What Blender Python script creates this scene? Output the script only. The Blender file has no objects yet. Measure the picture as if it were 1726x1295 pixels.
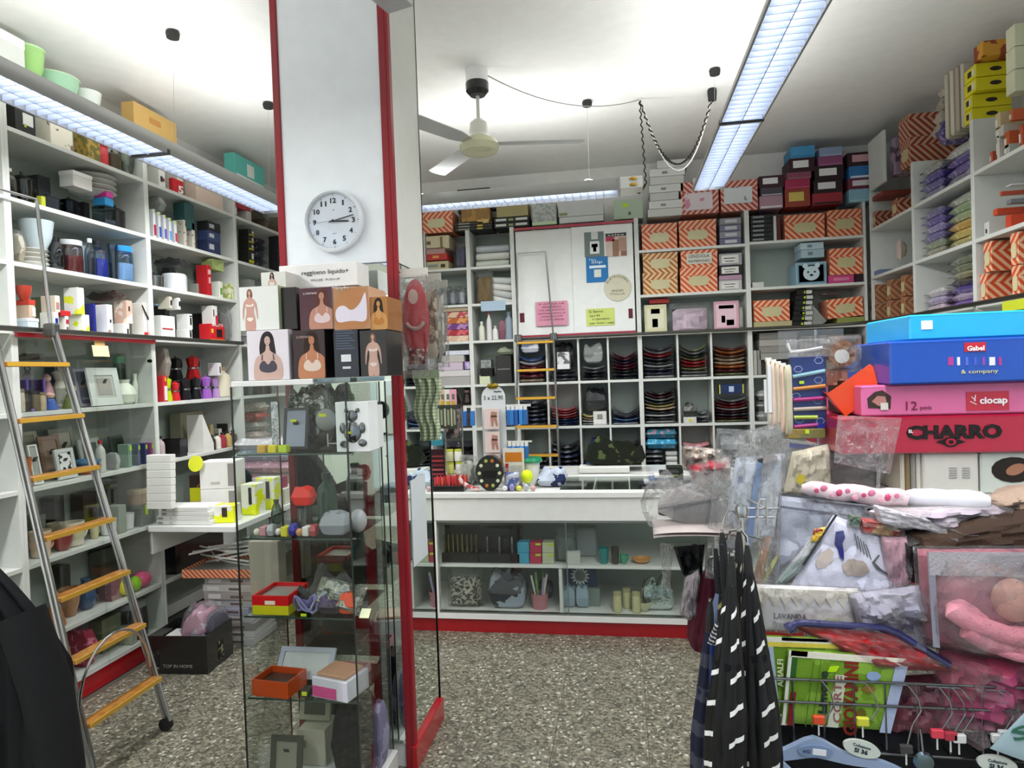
import bpy,math,random
from math import pi,sin,cos,radians as R
from mathutils import Vector,Matrix,noise,Quaternion

rnd=random.Random(7)
SC=bpy.context.scene
COL=SC.collection

# ------------------------------------------------------------------ camera
F,CX,CY,EYE=1110.0,863.0,647.5,1.6
_Y=Vector(((1048 - CX)/F,(620 - CY)/F,1.0)).normalized()
_q=Vector((1048 - CX + 1000,620 - CY - 36,F))
_Z=_Y.cross(_q.normalized()).normalized()
if _Z.y > 0:_Z=-_Z
_X=_Y.cross(_Z)
AX=Matrix((_X,_Y,_Z))                       # camera vector (right, down, forward) -> room axes
cd=bpy.data.cameras.new('camera'); cam=bpy.data.objects.new('camera',cd); COL.objects.link(cam)
cam.matrix_world=Matrix.Translation((0,0,EYE)) @ Matrix(((AX[0][0],-AX[0][1],-AX[0][2]),(AX[1][0],-AX[1][1],-AX[1][2]),(AX[2][0],-AX[2][1],-AX[2][2]))).to_4x4()
cd.sensor_width=36.0; cd.lens=F/1726*36; cd.clip_start=0.02; cd.clip_end=60
SC.camera=cam
# ------------------------------------------------------------------ daylight outside the shop front, exposure
W=bpy.data.worlds.new('world'); SC.world=W; W.use_nodes=True
bg=W.node_tree.nodes['Background']; bg.inputs[0].default_value=(0.62,0.78,1.0,1); bg.inputs[1].default_value=1.0
SC.view_settings.view_transform='Standard'; SC.view_settings.look='None'
SC.view_settings.exposure=-0.12; SC.view_settings.gamma=1.0; SC.view_settings.use_curve_mapping=False
UP_W,DOWN_W,TUBE_E=15.0,38.0,9.0          # watts of each luminaire up and down, tube glow

# ------------------------------------------------------------------ pixel -> point on a real surface
def ray(px,py):return AX @ Vector(((px - CX)/F,(py - CY)/F,1.0))
def atY(px,py,y):r=ray(px,py); return r*(y/r.y) + Vector((0,0,EYE))
def atX(px,py,x):r=ray(px,py); return r*(x/r.x) + Vector((0,0,EYE))
def atZ(px,py,z):r=ray(px,py); return r*((z - EYE)/r.z) + Vector((0,0,EYE))

# ------------------------------------------------------------------ materials
def lin(h):
    h=h.lstrip('#'); o=[]
    for i in (0,2,4):
        c=int(h[i:i + 2],16)/255; o.append(c/12.92 if c <= .04045 else ((c + .055)/1.055) ** 2.4)
    return (*o,1.0)
MATS={}
def newmat(name):
    m=bpy.data.materials.new(name); m.use_nodes=True
    nt=m.node_tree; b=nt.nodes['Principled BSDF']; return m,nt,b
FIN=dict(paper=(.55,0,0,0),gloss=(.28,0,.4,0),paint=(.42,0,.1,0),metal=(.22,1,0,0),dull=(.45,1,0,0),cloth=(.9,0,0,.35),
           film=(.4,0,1.0,.5),foil=(.16,.9,0,.8),ceramic=(.15,0,.6,0),fleece=(1,0,0,.8),rubber=(.7,0,0,0))
def mt(c,fin='paper',c2=None,sc=14.0,th=.5):
    """procedural material: colour, finish, optional second colour in noise-shaped print or painted glints"""
    key=(c,fin,c2,sc,th)
    if key in MATS:return MATS[key]
    if fin in ('glass','clear','bag','pane'):m=see_through(c,fin)
    else:
        m,nt,b=newmat(f'{fin}_{c}')
        rough,metal,coat,bump=FIN[fin]
        b.inputs['Roughness'].default_value=rough; b.inputs['Metallic'].default_value=metal
        b.inputs['Coat Weight'].default_value=coat; b.inputs['Coat Roughness'].default_value=.08
        tc=nt.nodes.new('ShaderNodeTexCoord'); ns=nt.nodes.new('ShaderNodeTexNoise')
        nt.links.new(tc.outputs['Object'],ns.inputs['Vector']); ns.inputs['Scale'].default_value=sc; ns.inputs['Detail'].default_value=3
        if c2:
            cr=nt.nodes.new('ShaderNodeValToRGB'); cr.color_ramp.interpolation='CONSTANT' if fin != 'fleece' else 'LINEAR'
            cr.color_ramp.elements[0].color=lin(c); cr.color_ramp.elements[1].position=th; cr.color_ramp.elements[1].color=lin(c2)
            nt.links.new(ns.outputs['Fac'],cr.inputs[0]); nt.links.new(cr.outputs[0],b.inputs['Base Color'])
        else:
            mx=nt.nodes.new('ShaderNodeMix'); mx.data_type='RGBA'; l=lin(c)
            mx.inputs[6].default_value=l; mx.inputs[7].default_value=(l[0]*.88,l[1]*.88,l[2]*.88,1)
            nt.links.new(ns.outputs['Fac'],mx.inputs[0]); nt.links.new(mx.outputs[2],b.inputs['Base Color'])
        if bump:
            n2=nt.nodes.new('ShaderNodeTexNoise'); nt.links.new(tc.outputs['Object'],n2.inputs['Vector'])
            n2.inputs['Scale'].default_value={'cloth':160,'fleece':220}.get(fin,28); n2.inputs['Detail'].default_value=2; n2.inputs['Distortion'].default_value=1.2 if fin in ('film','foil') else 0
            bp=nt.nodes.new('ShaderNodeBump'); bp.inputs['Strength'].default_value=bump; bp.inputs['Distance'].default_value=.01 if fin in ('film','foil') else .003
            nt.links.new(n2.outputs['Fac'],bp.inputs['Height'])
            nt.links.new(bp.outputs[0],b.inputs['Coat Normal' if fin == 'film' else 'Normal'])
    MATS[key]=m; return m
def see_through(c,fin):
    """thin transparent sheet: clear film, plastic bag, window pane, glass ware"""
    m,nt,b=newmat(f'{fin}_{c}'); nt.nodes.remove(b)
    out=nt.nodes['Material Output']; tr=nt.nodes.new('ShaderNodeBsdfTransparent'); gl=nt.nodes.new('ShaderNodeBsdfGlossy')
    l_=lin(c); k_=1 if fin == 'glass' else .25; tr.inputs[0].default_value=tuple(1 - (1 - x)*k_ for x in l_[:3]) + (1,); gl.inputs['Roughness'].default_value={'glass':.04,'pane':.01,'bag':.14,'clear':.1}[fin]
    mx=nt.nodes.new('ShaderNodeMixShader'); lw=nt.nodes.new('ShaderNodeLayerWeight'); lw.inputs['Blend'].default_value={'glass':.35,'pane':.12,'bag':.3,'clear':.3}[fin]
    mp=nt.nodes.new('ShaderNodeMath'); mp.operation='MULTIPLY_ADD'; mp.inputs[1].default_value={'glass':.7,'pane':.45,'bag':.5,'clear':.5}[fin]; mp.inputs[2].default_value={'glass':.06,'pane':.03,'bag':.03,'clear':.04}[fin]
    nt.links.new(lw.outputs['Fresnel'],mp.inputs[0]); nt.links.new(mp.outputs[0],mx.inputs[0])
    nt.links.new(tr.outputs[0],mx.inputs[1]); nt.links.new(gl.outputs[0],mx.inputs[2]); last=mx
    if fin in ('bag','clear'):
        tc=nt.nodes.new('ShaderNodeTexCoord'); ns=nt.nodes.new('ShaderNodeTexNoise'); nt.links.new(tc.outputs['Object'],ns.inputs['Vector'])
        ns.inputs['Scale'].default_value=22; ns.inputs['Detail'].default_value=2; ns.inputs['Distortion'].default_value=1.5
        bp=nt.nodes.new('ShaderNodeBump'); bp.inputs['Strength'].default_value=1.0; bp.inputs['Distance'].default_value=.02 if fin == 'bag' else .008
        nt.links.new(ns.outputs['Fac'],bp.inputs['Height']); nt.links.new(bp.outputs[0],gl.inputs['Normal']); nt.links.new(bp.outputs[0],lw.inputs['Normal'])
        df=nt.nodes.new('ShaderNodeBsdfDiffuse'); df.inputs[0].default_value=(.85,.87,.88,1); m2=nt.nodes.new('ShaderNodeMixShader'); m2.inputs[0].default_value=.045
        nt.links.new(mx.outputs[0],m2.inputs[1]); nt.links.new(df.outputs[0],m2.inputs[2]); last=m2
    nt.links.new(last.outputs[0],out.inputs[0]); return m
def emit(c,s):
    key=('emit',c,s)
    if key not in MATS:
        m,nt,b=newmat('lamp_glow'); b.inputs['Emission Color'].default_value=lin(c); b.inputs['Emission Strength'].default_value=s; b.inputs['Base Color'].default_value=lin(c); MATS[key]=m
    return MATS[key]
def nd(nt,t,**k):
    n=nt.nodes.new(t)
    for a,v in k.items():setattr(n,a,v)
    return n
def math_n(nt,op,a,b=None,c=None):
    n=nd(nt,'ShaderNodeMath',operation=op)
    for i,v in enumerate((a,b,c)):
        if v is None:continue
        if isinstance(v,(int,float)):n.inputs[i].default_value=v
        else:nt.links.new(v,n.inputs[i])
    return n.outputs[0]
def stripes(ca,cb,sx,sz,period=.034,duty=.5,sy=0.0):
    """diagonal printed stripes running along sx*x + sy*y + sz*z"""
    key=('stripe',ca,cb,sx,sz,period,duty,sy)
    if key in MATS:return MATS[key]
    m,nt,b=newmat('striped_card'); b.inputs['Roughness'].default_value=.45
    tc=nd(nt,'ShaderNodeTexCoord'); sp=nd(nt,'ShaderNodeSeparateXYZ'); nt.links.new(tc.outputs['Object'],sp.inputs[0])
    s=math_n(nt,'ADD',math_n(nt,'MULTIPLY',sp.outputs[0],sx/period),math_n(nt,'MULTIPLY',sp.outputs[2],sz/period))
    s=math_n(nt,'ADD',s,math_n(nt,'MULTIPLY',sp.outputs[1],sy/period))
    fr=math_n(nt,'LESS_THAN',math_n(nt,'FRACT',math_n(nt,'ADD',s,100.0)),duty)
    mx=nd(nt,'ShaderNodeMix',data_type='RGBA'); nt.links.new(fr,mx.inputs[0]); mx.inputs[6].default_value=lin(ca); mx.inputs[7].default_value=lin(cb)
    nt.links.new(mx.outputs[2],b.inputs['Base Color']); MATS[key]=m; return m
def checks(ca,cb,cc,period=.05):
    """woven plaid: two crossing bands of colour over a ground"""
    key=('plaid',ca,cb,cc,period)
    if key in MATS:return MATS[key]
    m,nt,b=newmat('plaid_cloth'); b.inputs['Roughness'].default_value=.8
    tc=nd(nt,'ShaderNodeTexCoord'); sp=nd(nt,'ShaderNodeSeparateXYZ'); nt.links.new(tc.outputs['Object'],sp.inputs[0])
    col=None
    def band(o,duty):return math_n(nt,'LESS_THAN',math_n(nt,'FRACT',math_n(nt,'ADD',math_n(nt,'MULTIPLY',o,1/period),50.0)),duty)
    mx=nd(nt,'ShaderNodeMix',data_type='RGBA'); nt.links.new(math_n(nt,'MULTIPLY',band(sp.outputs[0],.5),.6),mx.inputs[0]); mx.inputs[6].default_value=lin(ca); mx.inputs[7].default_value=lin(cb)
    m2=nd(nt,'ShaderNodeMix',data_type='RGBA'); nt.links.new(math_n(nt,'MULTIPLY',band(sp.outputs[2],.4),.6),m2.inputs[0]); nt.links.new(mx.outputs[2],m2.inputs[6]); m2.inputs[7].default_value=lin(cc)
    nt.links.new(m2.outputs[2],b.inputs['Base Color']); MATS[key]=m; return m
WHITE=lambda:mt('e6e7e2','paint')

# ------------------------------------------------------------------ mesh builder
class MB:
    def __init__(s):s.v=[]; s.f=[]; s.m=[]
    def add(s,vs,fs,m=0):
        o=len(s.v); s.v += [tuple(p) for p in vs]; s.f += [tuple(i + o for i in f) for f in fs]; s.m += [m]*len(fs); return s
    def box(s,x0,x1,y0,y1,z0,z1,m=0,ch=0.0):
        if ch <= 0:
            return s.add([(x,y,z) for z in (z0,z1) for y in (y0,y1) for x in (x0,x1)],
                         [(0,2,3,1),(4,5,7,6),(0,1,5,4),(2,6,7,3),(0,4,6,2),(1,3,7,5)],m)
        c=min(ch,(x1 - x0)*.45,(y1 - y0)*.45,(z1 - z0)*.45)
        def ring(z,i):
            a,b,e,g=x0 + i,x1 - i,y0 + i,y1 - i; k=c if i < c*.5 else c*.3
            return [(a + k,e,z),(b - k,e,z),(b,e + k,z),(b,g - k,z),(b - k,g,z),(a + k,g,z),(a,g - k,z),(a,e + k,z)]
        vs=ring(z0,c) + ring(z0 + c,0) + ring(z1 - c,0) + ring(z1,c)
        fs=[tuple(range(7,-1,-1)),tuple(range(24,32))]
        for r in range(3):
            for i in range(8):j=(i + 1) % 8; fs.append((r*8 + i,r*8 + j,r*8 + 8 + j,r*8 + 8 + i))
        return s.add(vs,fs,m)
    def prism(s,poly,y0,y1,m=0):
        n=len(poly); vs=[(x,y0,z) for x,z in poly] + [(x,y1,z) for x,z in poly]
        a=sum(poly[i][0]*poly[(i + 1) % n][1] - poly[(i + 1) % n][0]*poly[i][1] for i in range(n))
        fs=[tuple(range(n)),tuple(range(2*n - 1,n - 1,-1))] + [(i,n + i,n + (i + 1) % n,(i + 1) % n) for i in range(n)]
        if a < 0:fs=[f[::-1] for f in fs]
        return s.add(vs,fs,m)
    def slab(s,poly,z0,z1,m=0):
        n=len(poly); vs=[(x,y,z0) for x,y in poly] + [(x,y,z1) for x,y in poly]
        a=sum(poly[i][0]*poly[(i + 1) % n][1] - poly[(i + 1) % n][0]*poly[i][1] for i in range(n))
        fs=[tuple(range(n - 1,-1,-1)),tuple(range(n,2*n))] + [(i,(i + 1) % n,n + (i + 1) % n,n + i) for i in range(n)]
        if a < 0:fs=[f[::-1] for f in fs]
        return s.add(vs,fs,m)
    def lathe(s,prof,n=16,cx=0,cy=0,m=0,sx=1,sy=1,cap=True):
        vs=[]; fs=[]
        for r,z in prof:
            for i in range(n):a=2*pi*i/n; vs.append((cx + r*cos(a)*sx,cy + r*sin(a)*sy,z))
        for k in range(len(prof) - 1):
            for i in range(n):j=(i + 1) % n; fs.append((k*n + i,k*n + j,k*n + n + j,k*n + n + i))
        if cap:
            if prof[0][0] > 1e-4:fs.append(tuple(range(n - 1,-1,-1)))
            if prof[-1][0] > 1e-4:k=(len(prof) - 1)*n; fs.append(tuple(range(k,k + n)))
        return s.add(vs,fs,m)
    def tube(s,pts,r,n=8,m=0,closed=False):
        P=[Vector(p) for p in pts]; N=len(P); vs=[]; fs=[]; up=Vector((0,0,1)); prev=None
        for i,p in enumerate(P):
            t=(P[(i + 1) % N] - P[i - 1]) if closed else (P[min(i + 1,N - 1)] - P[max(i - 1,0)])
            t.normalize()
            if prev is None:
                a=t.cross(up) if abs(t.z) < .9 else t.cross(Vector((1,0,0)))
            else:a=prev - t*prev.dot(t)
            a.normalize(); prev=a; b=t.cross(a); rr=r[i] if isinstance(r,(list,tuple)) else r
            for k in range(n):q=2*pi*k/n; vs.append(p + a*cos(q)*rr + b*sin(q)*rr)
        L=N if closed else N - 1
        for i in range(L):
            for k in range(n):j=(k + 1) % n; i2=(i + 1) % N; fs.append((i*n + k,i*n + j,i2*n + j,i2*n + k))
        if not closed:fs += [tuple(range(n - 1,-1,-1)),tuple(range((N - 1)*n,N*n))]
        return s.add(vs,fs,m)
    def surf(s,fn,nu,nv,m=0,closed_u=False):
        vs=[fn(i/nu,j/nv) for j in range(nv + 1) for i in range(nu + 1 - closed_u)]; w=nu + 1 - closed_u; fs=[]
        for j in range(nv):
            for i in range(nu):k=(i + 1) % w; fs.append((j*w + i,j*w + k,j*w + w + k,j*w + w + i))
        return s.add(vs,fs,m)
    def pillow(s,w,d,h,nu=10,nv=8,sag=0.0,wr=.15,seed=0,p=.35,fr=5,m=0,x=0,y=0,z=0):
        """closed soft slab lying on z: flat-ish middle, rounded rim, wrinkles and optional U sag"""
        def pt(u,v,top):
            a=2*u - 1; b=2*v - 1; e=max(0.,(1 - a ** 6)*(1 - b ** 6)) ** p
            nz=noise.noise(Vector((u*fr + seed*3.1,v*fr,top*2.0 + seed)))*wr*min(h,.35*w,.6*d)
            k=.5 + .5*e if top else .5 - .5*e
            zz=z + h*k + (nz*e if top else 0) + sag*a*a
            return (x + a*w/2,y + b*d/2,zz)
        vs=[]; fs=[]; W1=nu + 1
        for t in (1,0):
            for j in range(nv + 1):
                for i in range(nu + 1):vs.append(pt(i/nu,j/nv,t))
        o=W1*(nv + 1)
        for j in range(nv):
            for i in range(nu):
                a=j*W1 + i; fs.append((a,a + 1,a + W1 + 1,a + W1)); fs.append((o + a,o + a + W1,o + a + W1 + 1,o + a + 1))
        return s.add(vs,fs,m)
    def xf(s,M):
        s.v=[tuple(M @ Vector(p)) for p in s.v]; return s
    def mesh(s,name,mats,smooth=True,angle=32):
        me=bpy.data.meshes.new(name); me.from_pydata(s.v,[],s.f)
        for m in (mats if isinstance(mats,(list,tuple)) else [mats]):me.materials.append(m)
        if any(s.m):me.polygons.foreach_set('material_index',s.m)
        if smooth:
            me.polygons.foreach_set('use_smooth',[True]*len(s.f)); me.set_sharp_from_angle(angle=R(angle))
        me.update(); return me

def obj(name,data,parent=None,loc=(0,0,0),rot=(0,0,0)):
    o=bpy.data.objects.new(name,data); COL.objects.link(o); o.parent=parent; o.location=loc; o.rotation_euler=rot; return o
def tag(o,label=None,cat=None,group=None,kind=None):
    if label:o['label']=label
    if cat:o['category']=cat
    if group:o['group']=group
    if kind:o['kind']=kind
    return o
CHECK=[]
def thing(name,label,cat,parts,loc=(0,0,0),rot=(0,0,0),group=None):
    """parts: [(name, MB or mesh, material, parent index or None, label)] -> one mesh, or an Empty with its parts"""
    if isinstance(rot,(int,float)):rot=(0,0,rot)
    parts=[tuple(p) + (None,)*(5 - len(p)) for p in parts]
    CHECK.append(label)
    def me(p):return p[1].mesh(p[0],p[2]) if isinstance(p[1],MB) else p[1]
    if len(parts) == 1:o=obj(name,me(parts[0]),None,loc,rot); return tag(o,label,cat,group)
    root=obj(name,None,None,loc,rot); root.empty_display_size=.05; tag(root,label,cat,group); made=[]
    for p in parts:
        o=obj(p[0],me(p),root if p[3] is None else made[p[3]]); made.append(o)
        if p[4]:o['label']=p[4]
    return root
def structure(name,mb,m,parent=None,loc=(0,0,0)):
    o=obj(name,mb.mesh(name,m),parent,loc)
    if parent is None:o['kind']='structure'
    return o
SUP=[]                                        # places where things can stand: x0, x1, y0, y1, z
def support(x0,x1,y0,y1,z):SUP.append((min(x0,x1),max(x0,x1),min(y0,y1),max(y0,y1),z))
def snap(x,y,z,tol=.09):
    best=None
    for a in SUP:
        if a[0] - .01 <= x <= a[1] + .01 and a[2] - .01 <= y <= a[3] + .01 and abs(a[4] - z) < tol and (best is None or abs(a[4] - z) < abs(best - z)):best=a[4]
    return z if best is None else best
_txt={}
def text_mesh(s,m,bold=0.0,ex=.0006):
    k=(s,m.name,bold)
    if k not in _txt:
        c=bpy.data.curves.new('lettering','FONT'); c.body=s; c.size=1; c.align_x='CENTER'; c.align_y='CENTER'; c.extrude=ex/.05; c.offset=bold; c.resolution_u=2
        o=bpy.data.objects.new('lettering',c); me=bpy.data.meshes.new_from_object(o); bpy.data.objects.remove(o)
        me.materials.clear(); me.materials.append(m); me.transform(Matrix.Rotation(R(90),4,'X')); _txt[k]=me
    return _txt[k]
def letters(parent,s,w,h,loc,m,rz=0,ry=0,bold=0.0,name='lettering',rx=0):
    """flat lettering facing local -Y, fitted into w x h"""
    me=text_mesh(s,m,bold).copy(); xs=[v.co.x for v in me.vertices]; zs=[v.co.z for v in me.vertices]
    if not xs:return
    cx,cz=(min(xs) + max(xs))/2,(min(zs) + max(zs))/2; sx=w/(max(xs) - min(xs)); sz=h/(max(zs) - min(zs))
    me.transform(Matrix.Diagonal((sx,.05,sz,1)) @ Matrix.Translation((-cx,0,-cz)))
    return obj(name,me,parent,loc,(rx,ry,rz))

# ------------------------------------------------------------------ room shell
XL,XR,YB,YF,ZC=-3.12,2.30,5.94,-1.6,3.38
def terrazzo():
    m,nt,b=newmat('terrazzo'); tc=nd(nt,'ShaderNodeTexCoord')
    v=nd(nt,'ShaderNodeTexVoronoi'); v.inputs['Scale'].default_value=85; nt.links.new(tc.outputs['Object'],v.inputs['Vector'])
    sp=nd(nt,'ShaderNodeSeparateColor'); nt.links.new(v.outputs['Color'],sp.inputs[0])
    cr=nd(nt,'ShaderNodeValToRGB'); cr.color_ramp.interpolation='CONSTANT'; e=cr.color_ramp.elements
    e[0].color=lin('5a574c'); e[1].position=.2; e[1].color=lin('757262')
    for p,c in ((.45,'878374'),(.66,'97937f'),(.84,'665f50'),(.94,'c4c1b0')):x=e.new(p); x.color=lin(c)
    nt.links.new(sp.outputs[0],cr.inputs[0])
    n=nd(nt,'ShaderNodeTexNoise'); n.inputs['Scale'].default_value=9; n.inputs['Detail'].default_value=5; nt.links.new(tc.outputs['Object'],n.inputs['Vector'])
    mx=nd(nt,'ShaderNodeMix',data_type='RGBA',blend_type='MULTIPLY'); mx.inputs[0].default_value=.45; nt.links.new(cr.outputs[0],mx.inputs[6]); nt.links.new(n.outputs['Fac'],mx.inputs[7])
    nt.links.new(mx.outputs[2],b.inputs['Base Color']); b.inputs['Roughness'].default_value=.32; return m
TER=terrazzo()
fl=structure('floor',MB().box(XL - .1,XR + .1,YF - .1,YB + .1,-.12,-.006),mt('55524a'))
tiles=[]                                       # 40 cm terrazzo slabs with hairline joints
tm={}
i=0
for ix in range(-8,6):
    for iy in range(2,15):
        x,y=ix*.4 + .06,iy*.4 - .02
        if x < XL or x + .4 > XR or y + .4 > YB:continue
        if 'a' not in tm:tm['a']=MB().box(0,.398,0,.398,-.006,0).mesh('floor_tile',TER)
        o=obj('floor_tile',tm['a'],fl,(x,y,0))
structure('floor_strip',MB().box(XL,XR,YF,.78,-.006,0).box(XL,-3.14 + .4*.0 + .02,.78,YB,-.006,0).box(2.06,XR,.78,YB,-.006,0).box(XL,XR,5.58,YB,-.008,-.002),TER,fl)
support(XL,XR,YF,YB,0)
wall_m=mt('ecebe4','paint')
structure('wall_back',MB().box(XL - .1,XR + .1,YB,YB + .1,0,ZC),wall_m)
structure('wall_left',MB().box(XL - .1,XL,YF,YB,0,ZC),wall_m)
structure('wall_right',MB().box(XR,XR + .1,YF,YB,0,ZC),wall_m)
structure('ceiling',MB().box(XL - .1,XR + .1,YF - .1,YB + .1,ZC,ZC + .1),mt('f1f0ea','paint'))
structure('wall_front',MB().box(XL - .1,-1.9,YF - .1,YF,0,ZC).box(1.5,XR + .1,YF - .1,YF,0,ZC).box(-1.9,1.5,YF - .1,YF,2.6,ZC).box(-1.9,1.5,YF - .1,YF,0,.35),wall_m)
wf=structure('window_1',MB().box(-1.9,-1.85,YF - .07,YF - .02,.35,2.6).box(1.45,1.5,YF - .07,YF - .02,.35,2.6).box(-1.85,1.45,YF - .07,YF - .02,2.55,2.6).box(-1.85,1.45,YF - .07,YF - .02,.35,.4).box(-.2,-.15,YF - .07,YF - .02,.4,2.55),mt('8b8d8f','dull'))
structure('pane',MB().box(-1.85,-.2,YF - .05,YF - .04,.4,2.55),mt('f4fbff','pane'),wf)
structure('pane',MB().box(-.15,1.45,YF - .05,YF - .04,.4,2.55),mt('f4fbff','pane'),wf)

# ------------------------------------------------------------------ the square column with red edges and mirrors
RED=mt('8e1220','paint')
PX0,PX1,PY0,PY1=-1.375,-.885,2.54,2.93
pil=structure('pillar',MB().box(PX0 + .01,PX1 - .01,PY0 + .01,PY1 - .01,0,ZC),mt('dfe0dc','paint'))
mir,nt_,b_=newmat('mirror'); b_.inputs['Base Color'].default_value=(.86,.92,.88,1); b_.inputs['Metallic'].default_value=1; b_.inputs['Roughness'].default_value=.015
pan=mt('e9edf0','gloss')
structure('front_panel',MB().box(PX0 + .03,PX1 - .03,PY0 - .004,PY0 + .01,2.06,ZC),pan,pil)
structure('front_mirror',MB().box(PX0 + .03,PX1 - .03,PY0 - .002,PY0 + .01,.1,2.055),mir,pil)
structure('side_panel',MB().box(PX1 - .01,PX1 + .004,PY0 + .03,PY1 - .004,2.06,ZC),mt('d6d6ce','paint'),pil)
structure('side_mirror',MB().box(PX1 - .01,PX1 + .002,PY0 + .03,PY1 - .004,.1,2.055),mir,pil)
structure('edge_strip',MB().box(PX1 - .003,PX1 + .006,PY1 - .006,PY1 + .002,.1,ZC),mt('2a2624','metal'),pil)
for x in (PX0,PX1 - .03):
    structure('corner_trim',MB().box(x,x + .03,PY0 - .012,PY0 + .03,0,ZC,0,.003),RED,pil)
structure('corner_trim',MB().box(PX1 - .002,PX1 + .012,PY0 - .012,PY0 + .022,0,ZC,0,.003),RED,pil)
structure('plinth',MB().box(PX1 - .002,PX1 + .02,PY0 - .02,PY1,0,.10,0,.003),mt('a8141f','gloss'),pil)
structure('screw_head',MB().lathe([(.004,0),(.003,.002),(0,.003)],8).xf(Matrix.Translation((-1.12,PY0 - .004,3.2)) @ Matrix.Rotation(R(90),4,'X')),mt('333333','metal'),pil)

# ------------------------------------------------------------------ shelving
SHF=mt('d6d8d1','paint'); BKP=mt('a9b4ab','paint')
UNITS=[]
def unit(label,wall,u0,u1,zs,zb,zt,depth=.32,name='shelving_unit',dividers=(),plinth=False,back=True,doors=None,front=None):
    """built in local axes: x along the wall, y from the front (0) to the wall, z up"""
    fr,ang={'B':(5.60,0),'L':(-2.78,R(90)),'R':(1.95,R(-90))}[wall]
    if front is not None:fr=front
    w=u1 - u0; P=[]; t=.018
    P.append(('side_panel',MB().box(0,t,0,depth,zb,zt,0,.0015),SHF)); P.append(('side_panel',MB().box(w - t,w,0,depth,zb,zt,0,.0015),SHF))
    if back:P.append(('back_panel',MB().box(t,w - t,depth - .008,depth,zb,zt),BKP))
    for z in zs:P.append(('shelf',MB().box(t,w - t,.001,depth - .008,z - .022,z,0,.0015),SHF))
    for (x,a,b) in dividers:P.append(('divider',MB().box(x - .008,x + .008,.003,depth - .01,a,b,0,.0015),SHF))
    if plinth:P.append(('plinth',MB().box(0,w,.008,.03,0,zb),mt('a8141f','gloss')))
    if plinth:P.append(('foot',MB().box(.01,.05,.05,depth - .02,0,zb - .001),SHF)); P.append(('foot',MB().box(w - .05,w - .01,.05,depth - .02,0,zb - .001),SHF))
    if doors:
        for (a,b,yy,z0,z1) in doors:P.append(('glass_door',MB().box(a,b,yy,yy + .005,z0,z1),mt('f3faf6','pane')))
    UNITS.append((wall,u0 + t + .003,u1 - t - .003,sorted(zs)))
    if wall == 'B':loc=(u0,fr,0)
    elif wall == 'L':loc=(fr,u0,0)
    else:loc=(fr,-u0,0)
    root=thing(name,label,'shelving',P,loc,ang)
    for z in list(zs) + [zt]:
        if wall == 'B':support(u0,u1,fr,fr + depth,z)
        elif wall == 'L':support(fr - depth,fr,u0,u1,z)
        else:support(fr,fr + depth,-u1,-u0,z)
    return root
ZS=[.12,.40,.77,1.13,1.49,1.88,2.20,2.50,2.83]
unit('white shelving unit at the edge of the frame beside the ladder stile','L',1.72,2.645,ZS,.1,3.12,plinth=True)
ub=unit('white shelving unit with sliding glass doors behind the chrome ladder','L',2.645,3.565,ZS,.1,3.12,plinth=True,doors=[(.02,.47,-.006,.12,1.84),(.45,.90,-.013,.12,1.84)])
o=obj('red_strip',MB().box(.0,.92,-.02,-.002,1.845,1.868,0,.002).mesh('red_strip',mt('c4202c','gloss')),ub)
unit('white shelving unit above the white worktop, moka pots inside','L',3.565,4.485,[.40,1.13,1.49,1.88,2.20,2.50,2.83],.1,3.12)
unit('white shelving unit holding dark shirt boxes by the corner behind the column','L',4.485,5.585,[.40,.77,1.13,1.49,1.88,2.20,2.50,2.83],.1,3.12)
ZB=[.12,.40,.75,1.12,1.50,1.88,2.20,2.52]
unit('white shelving unit at the back reaching behind the column','B',-2.60,-1.685,ZB,.1,2.84,plinth=True)
unit('narrow white shelving unit with flat cartons next to the column','B',-1.685,-1.285,ZB,.1,2.84,plinth=True)
unit('narrow white shelving unit packed with rolled white bags','B',-1.285,-.895,ZB,.1,2.84,plinth=True)
uc=unit('white cubby unit below a cupboard with two sliding doors','B',-.895,.155,[.12,.40,.75,1.12,1.50,1.88],.1,2.84,plinth=True,name='cubby_unit',dividers=[(.265,.1,1.86),(.535,.1,1.86),(.785,.1,1.86)])
unit('white cubby unit with orange striped boxes over rows of folded shirts','B',.155,1.035,[.12,.40,.75,1.12,1.50,1.88,2.20,2.57],.1,2.84,plinth=True,name='cubby_unit',dividers=[(.305,.1,1.86),(.575,.1,1.86)])
unit('white shelving unit holding a pale blue bear box','B',1.035,1.93,[.12,.40,.75,1.12,1.50,1.88,2.21,2.58],.1,2.84,plinth=True)
ZR=[.12,.40,.77,1.13,1.49,1.88,2.24,2.61]
unit('white corner shelving unit with a wreath and brown striped boxes','R',-5.58,-4.81,ZR,.1,2.90,plinth=True)
unit('white shelving unit with purple and green folded packs','R',-4.81,-4.05,ZR,.1,2.90,plinth=True)
unit('white shelving unit with orange and white small cartons','R',-4.05,-2.9,ZR,.1,2.90,plinth=True)
unit('white shelving unit mostly hidden behind the bright blue box','R',-2.9,-1.75,ZR,.1,2.90,plinth=True)
thing('corner_board','upright white end board on top of the corner shelving','board',[('board',MB().box(0,.02,0,.30,0,.38,0,.002),SHF)],(1.95,5.27,2.90))
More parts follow.
